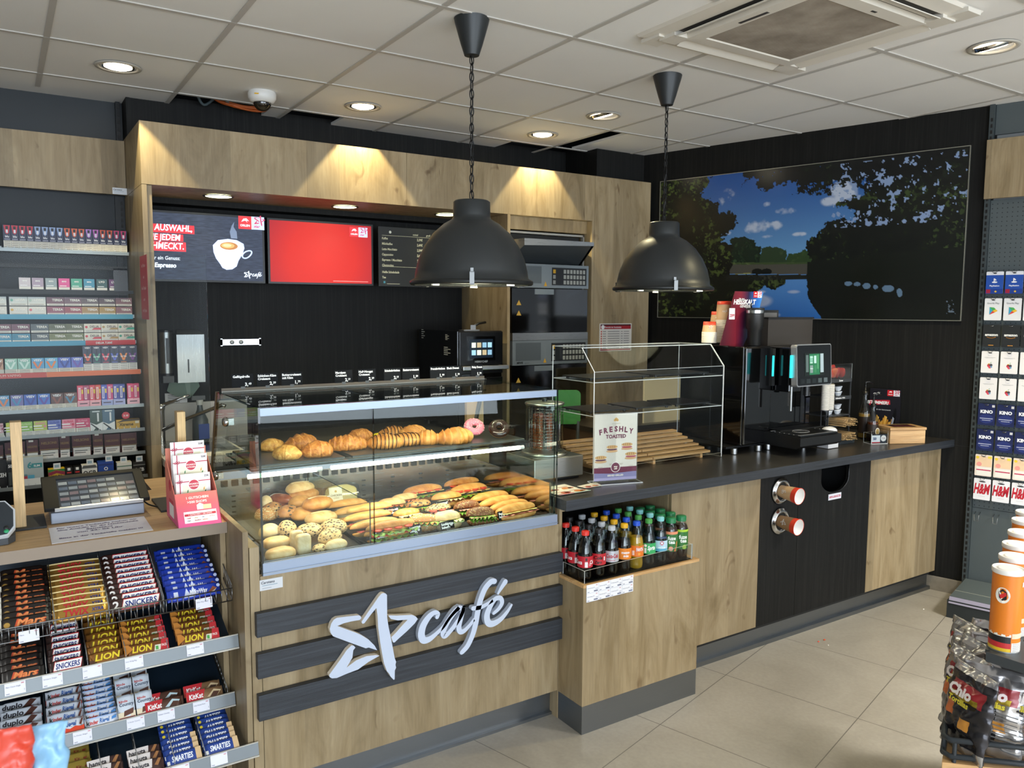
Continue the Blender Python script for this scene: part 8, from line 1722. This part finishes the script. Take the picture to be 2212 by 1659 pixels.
img[inside([(560, 1065), (740, 1050), (740, 1058), (600, 1085), (400, 1110), (400, 1075)])] = hexc('8a8a4c')
# water
w_ = inside([(0, 1062), (1900, 1062), (1900, 1400), (0, 1400)]) & (vv > .655)
sky_r = lerp(hexc('5a8cc4')*np.ones_like(img), hexc('2a62a8'), np.clip((vv-.66)/.34, 0, 1)); img[w_] = sky_r[w_]
for x, y, rx, ry in ((790, 1222, 95, 38), (1010, 1165, 42, 12), (880, 1305, 60, 18), (800, 1165, 40, 10)):
    u, v = pc(x, y); d = ((uu-u)/(rx/1790))**2+((vv-v)/(ry/850))**2; k = np.clip((1.1-d)+(ns-.5)*1.4, 0, 1)*np.clip(1.6-d, 0, 1)*w_; img[:] = lerp(img, hexc('a4b0c8'), np.clip(k, 0, .85))
foliage(w_ & inside([(0, 1060), (590, 1062), (960, 1070), (950, 1120), (900, 1155), (830, 1130), (780, 1160), (720, 1200), (660, 1250), (600, 1300), (560, 1400), (0, 1400)], n1*.02, n2*.03), '12180f', '4c5a2e', .50)
foliage(w_ & inside([(580, 1062), (1110, 1062), (1110, 1090), (580, 1100)]), '1c1f1a', '3a3a30', .5)
img[w_ & inside([(1085, 1062), (2000, 1062), (2000, 1400), (1190, 1400), (1180, 1325), (1130, 1260), (1100, 1200), (1085, 1130)], n1*.012, 0)] = hexc('10130f')
for x, y, rx, ry in ((1320, 1115, 22, 12), (1370, 1118, 18, 11), (1420, 1130, 22, 16), (1530, 1145, 32, 18), (1590, 1170, 14, 22), (1465, 1135, 10, 12)): u, v = pc(x, y); img[((uu-u+n1*.006)/(rx/1790))**2+((vv-v)/(ry/850))**2 < 1] = hexc('5f7890')
# left and right tree masses, hanging leaves
foliage(inside([(0, 300), (420, 400), (445, 500), (400, 560), (430, 620), (520, 640), (510, 700), (560, 690), (610, 680), (635, 740), (600, 800), (540, 830), (600, 900), (605, 1000), (590, 1060), (400, 1105), (0, 1300)], n1*.07, n2*.10), '0c110d', '56662e', .50)
foliage(inside([(0, 1050), (350, 1100), (380, 1400), (0, 1400)], n1*.05, n2*.05), '0e130c', '6a7a3a', .52)
foliage(inside([(1095, 1005), (1090, 900), (1110, 830), (1180, 760), (1260, 735), (1330, 745), (1350, 690), (1310, 660), (1220, 665), (1260, 620), (1380, 590), (1440, 500), (1500, 300), (2000, 200), (2000, 1000), (1500, 1070), (1100, 1065)], n1*.05, n2*.07), '0a0f0c', '3c4c26', .545)
img[inside([(1085, 985), (2000, 880), (2000, 1110), (1085, 1100)])] = hexc('10150f')
lv = inside([(500, 300), (2000, 200), (2000, 520), (1440, 540), (1400, 560), (1330, 520), (1240, 500), (1190, 590), (1120, 560), (1090, 610), (1060, 560), (990, 590), (1000, 480), (930, 520), (860, 530), (800, 560), (760, 570), (770, 500), (720, 470), (660, 540), (690, 480), (640, 440)], n1*.05, n2*.09) & (nf > .40-.25*(uu > .3)*(vv < .12))
foliage(lv, '0a0e10', '202c1a', .55)
hole = (uu > .62) & (vv < .42) & (vv > .02) & (vnoise(GH, GW, (30, 60, 120), 9) > .665-.05*(uu < .8)); img[hole] = hexc('8fa6cc')*.8
img[(uu > .96) & (vv > .88) & (nf > .7)] = hexc('5a6878')
pic = thing('landscape_picture', 'large framed picture of a park lake with bridge, trees and blue sky', 'picture', tuple(wp(-.88, 1.65, .004)), math.atan2(WD.y, WD.x))
PW = onw(2097.5, 314)[0]-onw(1431, 540)[0]; PX0 = onw(1424, 684)[0]; PX1 = onw(2087, 500)[0]; PZ0, PZ1 = 1.650, 2.652
t_ = NT('printed_picture'); at_ = t_.n('ShaderNodeVertexColor'); at_.layer_name = 'print'; t_.l(at_.outputs[0], t_.b.inputs['Base Color']); t_.b.inputs['Roughness'].default_value = .22
xs = np.linspace(PX0, PX1, GW)+.88; zs = np.linspace(PZ1, PZ0, GH)-1.65
vx = np.repeat(xs[None], GH, 0).ravel(); vz = np.repeat(zs[:, None], GW, 1).ravel(); me = bpy.data.meshes.new('print')
idx = np.arange(GH*GW).reshape(GH, GW); fs = np.stack([idx[:-1, :-1], idx[1:, :-1], idx[1:, 1:], idx[:-1, 1:]], -1).reshape(-1, 4)
me.from_pydata(np.stack([vx, np.full_like(vx, -.016), vz], 1).tolist(), [], fs.tolist()); ca = me.color_attributes.new('print', 'FLOAT_COLOR', 'POINT')
ca.data.foreach_set('color', np.concatenate([img.reshape(-1, 3), np.ones((GH*GW, 1))], 1).ravel().astype(np.float32)); me.materials.append(t_.m)
o = bpy.data.objects.new('print', me); COL.objects.link(o); o.parent = pic
m = MB(); a, b = PX0+.88, PX1+.88; z0, z1 = PZ0-1.65, PZ1-1.65; m.box((a, -.0155, z0), (b, 0, z1), BLACK); FR = mat('a8a89c', .3, .7)
for q in ((a-.004, z0-.004, b+.004, z0), (a-.004, z1, b+.004, z1+.004), (a-.004, z0, a, z1), (b, z0, b+.004, z1)): m.box((q[0], -.020, q[1]), (q[2], 0, q[3]), FR)
m.build('frame', pic)

# ================= gift card wall =================
AN = math.atan2(WD.y, WD.x)
gw = thing('gift_card_rack', 'dark grey perforated shelving wall with oak header and low base shelf', 'shelving unit', tuple(wp(.165, 0, 0)), AN)
GP = mat('50585a', .5, .2)
t_ = NT('pegboard'); v = t_.coord((1, 1, 1)); sp = t_.n('ShaderNodeSeparateXYZ'); t_.l(v, sp.inputs[0])
def dots(o_, s): a = t_.math('FRACT', t_.math('DIVIDE', o_, s)); return t_.math('LESS_THAN', t_.math('ABSOLUTE', t_.math('SUBTRACT', a, .5)), .10)
k_ = t_.math('MULTIPLY', dots(sp.outputs[0], .025), dots(sp.outputs[2], .025)); t_.l(t_.mix(k_, '4d5557', '14181a'), t_.b.inputs['Base Color']); t_.b.inputs['Roughness'].default_value = .5; PEG = t_.m
m = MB(); m.box((.028, -.004, .55), (2.2, .018, 2.335), PEG); m.build('peg_panel', gw)
m = MB(); m.box((.028, -.004, .0), (2.2, .018, .548), GP); m.build('lower_panel', gw); m = MB(); m.box((.028, -.004, 2.70), (2.2, .018, ZC-.002), GP); m.build('upper_panel', gw)
m = MB(); m.box((.0, -.03, .0), (.026, .018, ZC-.002), mat('3f4749', .5, .3))
for i in range(80):
    z = .12+i*.034
    if z < 2.8: m.box((.008, -.0315, z), (.018, -.030, z+.020), BLACK)
m.build('slotted_upright', gw)
m = MB(); m.box((.0, -.055, 2.34), (2.2, -.032, 2.668), OAK); m.build('header_panel', gw)
m = MB(); m.box((.02, -.42, .03), (2.2, -.03, .118), mat('565f60', .45, .2)); m.box((.012, -.44, .0), (2.2, -.41, .10), mat('22282a', .5)); m.build('base_shelf', gw)
m = MB(); m.add([(.02, -.425, .118), (2.2, -.425, .118), (2.2, -.445, .085), (.02, -.445, .085)], [(0, 1, 2, 3)], mat('8a8698', .3)); m.box((.02, -.30, .118), (2.2, -.298, .120), mat('b8b8a8', .3, .5)); m.build('price_rail', gw)
CWd, CHt = .086, .125
def card_print(m, kind, w, h):
    f = (-w/2, 0, 0)
    def t(s, x, z, hh, c, **k): m.text(s, (x, 0, z), X, Z, hh, mat(c, .4), al='C', bold=k.get('bold', .03), maxw=k.get('mw', w*.86), shear=k.get('sh', 0), off=.001)
    if kind == 'ps': m.rect(f, X, Z, 0, 0, w, h*.84, mat('2350a8', .35)); m.rect(f, X, Z, 0, 0, w, h*.22, mat('1c3f90', .35), .0006); m.rect(f, X, Z, .003, .003, w*.28, h*.2, mat('a0203c', .35), .0009); m.poly(f, X, Z, [(w*.44, h*.5), (w*.44, h*.7), (w*.52, h*.68), (w*.6, h*.62), (w*.56, h*.58), (w*.5, h*.62), (w*.5, h*.48)], WHT, .0009); m.disc(f, X, Z, w*.5, h*.52, w*.16, WHT, .0008, h*.035); t('PlayStation', 0, h*.33, .008, 'eef2fa'); m.poly(f, X, Z, [(w*.5, h*.1), (w*.58, h*.15), (w*.66, h*.1), (w*.58, h*.05)], mat('e0b838', .4), .001)
    elif kind == 'gp': 
        for P, c in (([(.30, .25), (.30, .6), (.48, .43)], '38a0c8'), ([(.30, .6), (.48, .43), (.66, .50), (.56, .58)], '48a858'), ([(.66, .50), (.48, .43), (.62, .36), (.78, .43)], 'e8b830'), ([(.30, .25), (.48, .43), (.62, .36)], 'd84838')): m.poly(f, X, Z, [(a*w, b*h) for a, b in P], mat(c, .4), .0008)
        t('Google Play', 0, h*.74, .009, '9a9ca0')
    elif kind == 'am': m.rect(f, X, Z, 0, 0, w, h, mat('1f2224', .4)); t('amazon', 0, h*.50, .015, 'eeeeec', bold=.04); m.tube([(-w*.26+w*.52*i/8, -.001, h*.45-.006*math.sin(PI*i/8)) for i in range(9)], .0012, mat('d88a2a', .4), 5); m.rect(f, X, Z, w*.35, h*.06, w*.65, h*.09, mat('c88a3a', .4), .001)
    elif kind == 'ap':
        for x, z, r, c in ((.46, .34, .10, 'c83a50'), (.58, .36, .09, '4a4850'), (.52, .27, .09, 'd84a5a'), (.60, .28, .06, '6a9ac0'), (.46, .40, .06, 'e0a848')): m.disc(f, X, Z, w*x, h*z, w*r, mat(c, .4), .0008+.0001*x)
        m.poly(f, X, Z, [(w*.52, h*.45), (w*.60, h*.52), (w*.58, h*.46)], mat('5aa868', .4), .001); m.rect(f, X, Z, w*.18, h*.70, w*.82, h*.715, mat('a8a8ac', .5)); m.rect(f, X, Z, w*.25, h*.67, w*.7, h*.68, mat('b8b8bc', .5))
    elif kind == 'ki': m.rect(f, X, Z, 0, 0, w, h, mat('1a2450', .35)); m.disc(f, X, Z, w*.5, h*.3, w*.42, mat('26326e', .35), .0006, h*.22); t('KINO', 0, h*.56, .018, 'eef0f6', bold=.05); m.rect(f, X, Z, w*.12, h*.30, w*.88, h*.325, mat('c8cce0', .4), .001); m.rect(f, X, Z, w*.25, h*.22, w*.75, h*.24, mat('c8cce0', .4), .001); m.rect(f, X, Z, w*.8, h*.84, w*.96, h*.95, mat('c8c8cc', .4), .001)
    elif kind == 'pk': m.rect(f, X, Z, .002, h*.45, w-.002, h*.92, mat('e8c8a4', .4)); m.disc(f, X, Z, w*.25, h*.55, w*.15, mat('e89a90', .4), .0006); m.rect(f, X, Z, w*.1, h*.05, w*.95, h*.42, mat('e8e4dc', .4), .0006); m.rect(f, X, Z, w*.1, h*.26, w*.95, h*.31, mat('c03058', .4), .0009); m.disc(f, X, Z, w*.14, h*.86, w*.09, mat('e8c838', .4), .001); m.rect(f, X, Z, w*.75, h*.84, w*.97, h*.95, mat('e8d048', .4), .001)
    elif kind == 'hm': t('H&M', 0, h*.30, .058, 'b81e30', sh=.25, bold=.04, mw=w*.98); m.rect(f, X, Z, w*.3, h*.16, w*.7, h*.17, mat('b0b0b4', .4)); m.disc(f, X, Z, w*.5, h*.86, w*.2, BLACK, .0009, h*.03)
    elif kind == 'or': m.rect(f, X, Z, 0, h*.68, w, h, mat('c86a30', .4)); m.rect(f, X, Z, 0, h*.25, w, h*.68, mat('17181a', .4))
BODY = dict(ps='e6e6ea', gp='e6e6e8', am='1f2224', ap='e8e6e8', ki='1a2450', pk='e6d8cc', hm='e4e4e8')
rows = [('ps', 105, 'blue and white console'), ('gp', 270, 'white app store'), ('am', 435, 'black mail-order'), ('ap', 598, 'white fruit-logo, upper row,'), ('ap', 762, 'white fruit-logo, lower row,'), ('ki', 925, 'dark blue cinema, upper row,'), ('ki', 1085, 'dark blue cinema, lower row,'), ('pk', 1245, 'cream and pink multi-shop'), ('hm', 1395, 'white fashion')]
CM = {}
for r, (kd, yt, lb) in enumerate(rows):
    top = onw(2150, 550+yt/2.862, .055)[1]
    for c in range(3):
        if kd not in CM:
            m = MB(); m.prism(rrect(CWd, CHt, .005, 3), (-CWd/2, .0015, 0), X, Z, -Y, .0015, mat(BODY[kd], .35)); card_print(m, kd, CWd, CHt)
            if kd != 'hm': m.disc((0, 0, 0), X, Z, 0, CHt*.92, .009, BLACKM, .0012, .003)
            CM[kd] = m.mesh('gift_card')
            h_ = MB(); h_.tube([(-.010, .05, CHt-.002), (-.010, -.012, CHt-.002), (-.008, -.016, CHt-.006), (.008, -.016, CHt-.006), (.010, -.012, CHt-.002), (.010, .05, CHt-.002)], .0014, WIRE, 5); CM['hook'] = h_.mesh('hook')
        x = [.085, .180, .275][c]-.2+.2; q = wp(.160+x, top-CHt, .055)
        o = thing('gift_card', '%s gift card, %s column of the rack' % (lb, ('left', 'middle', 'third')[c]), 'gift card', tuple(q), AN, 'gift cards on the perforated wall')
        k = bpy.data.objects.new('card', CM[kd]); COL.objects.link(k); k.parent = o
        k = bpy.data.objects.new('hanger_hook', CM['hook']); COL.objects.link(k); k.parent = o
for c in range(3):
    q = wp(.225+c*.095, onw(2120, 1105, .03)[1]-.01, .004); o = thing('wire_hook', 'empty wire display hook under the gift cards, %s from the left' % ORD[c], 'hook', tuple(q), AN, 'empty display hooks'); m = MB(); m.tube([(-.012, -.002, .0), (-.012, -.05, -.01), (-.010, -.055, -.045), (.010, -.055, -.045), (.012, -.05, -.01), (.012, -.002, 0)], .0016, WIRE, 6); m.build('wire', o)

# ================= snack island at the lower right =================
GO = Vector((2.147, 1.102, 0)); GX = Vector((.713, -.70, 0)).normalized(); GY = Vector((-GX.y, GX.x, 0)); GA = math.atan2(GX.y, GX.x); GS = Vector((.905, .425, 0)).normalized(); SU, SV = GS.dot(GX), GS.dot(GY)
g = thing('snack_island', 'low wooden snack island with dark rails and a grey upper shelf', 'display stand', (GO.x, GO.y, 0), GA)
sk = lambda a, b: (a+b*SU, b*SV)
m = MB(); m.prism([sk(0, 0), sk(1, 0), sk(1, .8), sk(0, .8)], (0, 0, .425), X, Y, Z, .027, PINEH); m.prism([sk(.06, .06), sk(.95, .06), sk(.95, .75), sk(.06, .75)], (0, 0, 0), X, Y, Z, .425, mat('3a3530', .6)); m.build('base', g, bevel=.002)
RL = mat('33383c', .35, .3); m = MB()
for z in (.468, .515): m.tube([sk(0, .62)+(z,), sk(0, .03)+(z,), sk(.02, .008)+(z,), sk(1, .008)+(z,)], .008, RL, 10)
for x in (.03, .10, .5, .9): m.cyl(sk(x, .008)+(.452,), sk(x, .008)+(.52,), .006, RL, 8)
for y in (.05, .3, .6): m.cyl(sk(0, y)+(.452,), sk(0, y)+(.52,), .006, RL, 8)
m.build('rail', g)
Lc = lambda p: (Matrix.Rotation(-GA, 4, 'Z') @ (Vector(p)-Vector((GO.x, GO.y, 0))))
c0 = onz(2130, 1408, .772); c1 = onz(2212, 1385, .772); c2 = onz(2212, 1434, .772)
P = [Lc(c0), Lc(c0+(c2-c0)*4), Lc(c0+(c2-c0)*4+(c1-c0)*6), Lc(c0+(c1-c0)*6)]
m = MB(); m.prism([(p.x, p.y) for p in P], (0, 0, .745), X, Y, Z, .027, mat('3d4143', .45, .2)); a = Lc(c0+(c1-c0)*3+(c2-c0)*2); m.box((a.x-.03, a.y-.03, .452), (a.x+.03, a.y+.03, .745), mat('2e3234', .5)); e0, e1 = Lc(dep(2179, 1223, 2.17)), Lc(dep(2218, 1163, 2.79)); e0.z = e1.z = 0; dd_ = (e1-e0).normalized(); pp = Vector((-dd_.y, dd_.x, 0))*.04; e0 -= dd_*.036; e1 += dd_*.04; m.prism([((e0-pp).x, (e0-pp).y), ((e1-pp).x, (e1-pp).y), ((e1+pp).x, (e1+pp).y), ((e0+pp).x, (e0+pp).y)], (0, 0, .762), X, Y, Z, .0095, mat('3d4143', .45, .2)); m.build('upper_shelf', g)
# crisp tubes
TUB = None; rings = [(2147.7, 1223, 63), (2161, 1211, 60), (2167.5, 1198, 57), (2178.7, 1186, 54), (2186, 1175, 51), (2194, 1163, 49)]
for i, (lx, ly, wd) in enumerate(rings):
    d_ = 2.17*63/wd; q = dep(lx+wd/2, ly, d_); lb = 'orange crisp tube with white lid, %s' % ('nearest one with a flag band' if i == 0 else '%s in the row going back' % ORD[i])
    if TUB: copy_thing(TUB, lb, (q.x, q.y, .7725)); continue
    t = TUB = thing('crisp_tube', lb, 'crisp tube', (q.x, q.y, .7725), 0, 'orange crisp tubes with white lids'); r = .0375; H = .222
    m = MB(); m.lathe([(r, 0), (r, H)], mat('dd7a1f', .3), 40, cap=False); m.lathe([(.0001, .001), (r, .001)], mat('c8c8c8', .4, .8), 40, cap=False); m.lathe([(r*1.01, 0), (r*1.01, .004)], mat('c8c8c8', .3, .9), 40, cap=False)
    p = MB(); W_ = mat('eae6da', .4)
    p.strips(-.11, .028, .0, .046, mat('17181a', .4), 24); p.strips(-.11, .013, 0, .028, mat('c02a2c', .4), 24); p.strips(-.11, .004, 0, .013, mat('e0b82a', .4), 24)
    for k in range(24): a_ = -.11+k*.11/24; zz = .050+.003*math.sin(k*1.7); p.rect((0, 0, 0), X, Z, a_, .046, a_+.11/24, zz, W_, 0)
    p.strips(.002, .004, .05, .03, W_, 12); p.strips(.002, .042, .05, .056, mat('d8c0a0', .5), 12)
    for k in range(5): p.strips(.005, .006+k*.005, .04, .0075+k*.005, mat('8a8680', .5), 9)
    p.disc((0, 0, 0), X, Z, -.026, .160, .018, W_, 0, .022); p.poly((0, 0, 0), X, Z, [(-.036, .168), (-.026, .178), (-.016, .170), (-.016, .150), (-.026, .145), (-.034, .152)], mat('1a1a1a', .4), 0); p.poly((0, 0, 0), X, Z, [(-.034, .160), (-.018, .170), (-.017, .160), (-.030, .150)], mat('c82a2c', .4), 0); p.rect((0, 0, 0), X, Z, .026, .185, .032, .198, W_, 0); p.rect((0, 0, 0), X, Z, .038, .185, .048, .20, mat('5a6a80', .5), 0)
    b0 = -PI/2-.72; o2 = {}
    for fi, f in enumerate(p.f):
        for v_ in f: o2[v_] = fi
    nv = [((r+.0003+.0008*o2[i_]/len(p.f))*math.cos(b0+v_[0]/r), (r+.0003+.0008*o2[i_]/len(p.f))*math.sin(b0+v_[0]/r), v_[2]) for i_, v_ in enumerate(p.v)]
    for f, i_, s_ in zip(p.f, p.mi, p.sm): m.f.append(tuple(len(m.v)+g_ for g_ in f)); m.mi.append(m.m(p.mats[i_])); m.sm.append(s_)
    m.v += nv; fam(m.build('tube_wall', t))
    m = MB(); m.lathe([(r*1.03, H-.006), (r*1.07, H-.004), (r*1.07, H+.006), (r*1.03, H+.008), (r*.97, H+.005), (r*.7, H+.004), (r*.68, H+.006), (r*.60, H+.006), (.0001, H+.006)], mat('ece8e0', .4), 40, cap=False); fam(m.build('lid', t))
# crisp bags
def bag_mesh(body, patches, w, h, d, seed, metal=.7, rough=.2):
    m = MB(); B = mat(body, rough, metal, 0, .6); nx, nz = 20, 32; vs = []; fs = []
    for side in (-1, 1):
        for j in range(nz+1):
            v = j/nz
            for i in range(nx+1):
                u = i/nx; e = (math.sin(PI*min(1, max(0, (u)))))**.5*(math.sin(PI*min(1, max(0, (v-.05)/.9))) if .05 < v < .95 else 0)**.45
                p = Vector(((u-.5)*w*(1-.06*e), side*(d/2*e+.0012), v*h)); p.y += side*.010*e*noise.noise(Vector((u*5, v*8, seed)))+.011*noise.noise(Vector((u*7, v*9, seed+9)))*(1 if e > .1 else .6); p.y += .0045*noise.noise(Vector((u*16, v*20, seed+5))); p.x += .006*noise.noise(Vector((v*9, u, seed+3))); vs.append(tuple(p))
    st = (nx+1)*(nz+1)
    for s_, side in enumerate((-1, 1)):
        for j in range(nz):
            for i in range(nx):
                a = s_*st+j*(nx+1)+i; q = (a, a+1, a+nx+2, a+nx+1); fs.append((q if side < 0 else q[::-1], (i/nx, j/nz)))
    for f, (u, v) in fs:
        c = None
        for (x0, y0, x1, y1, col) in patches:
            if x0 <= u+.03 < x1 and y0 <= v < y1: c = col
        m.add([], [], B) if not m.mats else None
        m.f.append(f); m.mi.append(m.m(mat(c, .22, .75 if c[0] in 'ab' else .1, 0, .6) if c else B)); m.sm.append(True)
    for j in range(nz):
        for i in (0, nx): a = j*(nx+1)+i; q = (a, a+nx+1, a+nx+1+st, a+st); m.f.append(q if i == 0 else q[::-1]); m.mi.append(0); m.sm.append(True)
    for j in (0, nz):
        for i in range(nx): a = j*(nx+1)+i; q = (a, a+st, a+1+st, a+1); m.f.append(q if j == 0 else q[::-1]); m.mi.append(0); m.sm.append(True)
    m.v = vs; return m
def chip_bag(k, back):
    P_ = [(0, .0, 1, .10, 'b8b8b8'), (.35, .10, .62, .60, '17161a'), (.62, .10, .95, .62, 'a8a4a0') if back else (.1, .1, .95, .60, '1b191b'), (.12, .40, .35, .56, 'c86a34'), (.55, .30, .75, .42, 'c88a3a'), (.15, .62, .90, .80, '8a2026'), (.2, .60, .8, .66, 'b8a23a'), (0, .9, 1, 1, 'b0aeb0')]
    m = bag_mesh('8d8b8c' if k % 2 else '3c3a3c', P_, .165, .245, .065, k*3.1)
    m.text('Chio', (0, -.036, .165), X, Z, .030, mat('f0e6e4', .4), bold=.05, shear=.2, al='C', maxw=.11, off=.004); m.text('Tortillas', (0, -.036, .142), X, Z, .016, mat('d8c83a', .4), bold=.04, shear=.1, al='C', maxw=.11, off=.004)
    if back:
        for j in range(9): m.rect((.01, -.036, .04+j*.011), X, Z, 0, 0, .06, .003, mat('6a6866', .5), .004)
    return m
pos = [(.055, .05, -.15, .20, 0), (.125, .055, .25, .24, 1), (.195, .05, .3, .20, 1), (.285, .055, .35, .22, 1), (.37, .05, .35, .2, 1), (.045, .17, -.1, .16, 0), (.13, .18, .1, .18, 0), (.22, .18, .2, .16, 1), (.32, .18, .2, .16, 0), (.05, .30, -.1, .12, 0), (.14, .31, .1, .10, 1), (.045, .43, -.1, .1, 0), (.14, .44, .1, .1, 1)]
for i, (x, y, a, lean, bk_) in enumerate(pos):
    q = GO+GX*(x-.012)+GS*(y+.01); o = chip_bag(i, bk_).build('crisp_bag'); o.matrix_world = Matrix.Translation((q.x, q.y, .456)) @ Matrix.Rotation(math.radians(-112+34*bk_+12*a), 4, 'Z') @ Matrix.Rotation(-lean*.8, 4, 'X')
    tag(o, 'shiny black and silver tortilla crisp bag, %s of the island basket' % ['front left corner', 'front row, second', 'front row, third', 'front row, fourth', 'front row, fifth', 'second row, left', 'second row, middle', 'second row, third', 'second row, right', 'third row, left', 'third row, right', 'rear row, left', 'rear row, right'][i], 'crisp bag', 'tortilla crisp bags in the island basket')
# sweets bags close to the camera at the lower left
st_ = thing('sweets_stand', 'small wire stand under the sweet bags at the lower left', 'wire stand', (.0, 1.12, 0)); m = MB(); m.box((-.25, -.10, .981), (.045, .12, .988), mat('4a4e50', .5)); m.cyl((-.10, 0, 0), (-.10, 0, .981), .02, RL, 12); m.box((-.25, -.12, 0), (.05, .12, .02), RL); m.build('stand', st_)
for nm, lb, px, py, dd, bc_, P_, w, h, rz in (('sweets_bag', 'blurred red and blue sweets bag in the lower left corner', -26, 1600, 1.02, 'c8402c', [(0, 0, 1, .45, '8ab4cc'), (.3, .5, .7, .75, 'a8503c'), (0, .45, .4, .6, '7a9aa4')], .10, .165, -.3), ('sweets_bag', 'blurred light blue sweets bag beside the red one in the lower left', 66, 1610, 1.06, '84b2d2', [(0, 0, .5, .45, '8a7a6a'), (.5, 0, 1, .5, '6a94b8'), (0, .9, .3, 1, '5a84b0')], .085, .150, -.25)):
    q = dep(px, py, dd); m = bag_mesh(bc_, P_, w, h, .045, px*.1+20, 0, .3); o = m.build(nm); o.location = (q.x, q.y, .9885); o.rotation_euler = (-.05, 0, rz); tag(o, lb, 'sweets bag', None)
# litter on the floor
for px, py, c, r, lb in ((1768, 1387, 'd8482a', .006, 'small red crumb on the floor tiles, left one'), (1781, 1383, 'c8502a', .008, 'red and white crumb on the floor tiles'), (1789, 1395, 'e8e2d8', .004, 'tiny white crumb beside the red ones'), (1995, 1317, 'f0ece0', .006, 'white crumb on the floor near the low base shelf')):
    q = onz(px, py, 0); o = MB().blob((0, 0, .003), (r, r*.6, .003), mat(c, .5), None, 10, 6).build('crumb'); o.location = (q.x, q.y, 0); tag(o, lb, 'crumb', 'crumbs on the floor')
# mild depth of field of the phone camera
cd.dof.use_dof = True; cd.dof.focus_distance = 3.3; cd.dof.aperture_fstop = 8.0
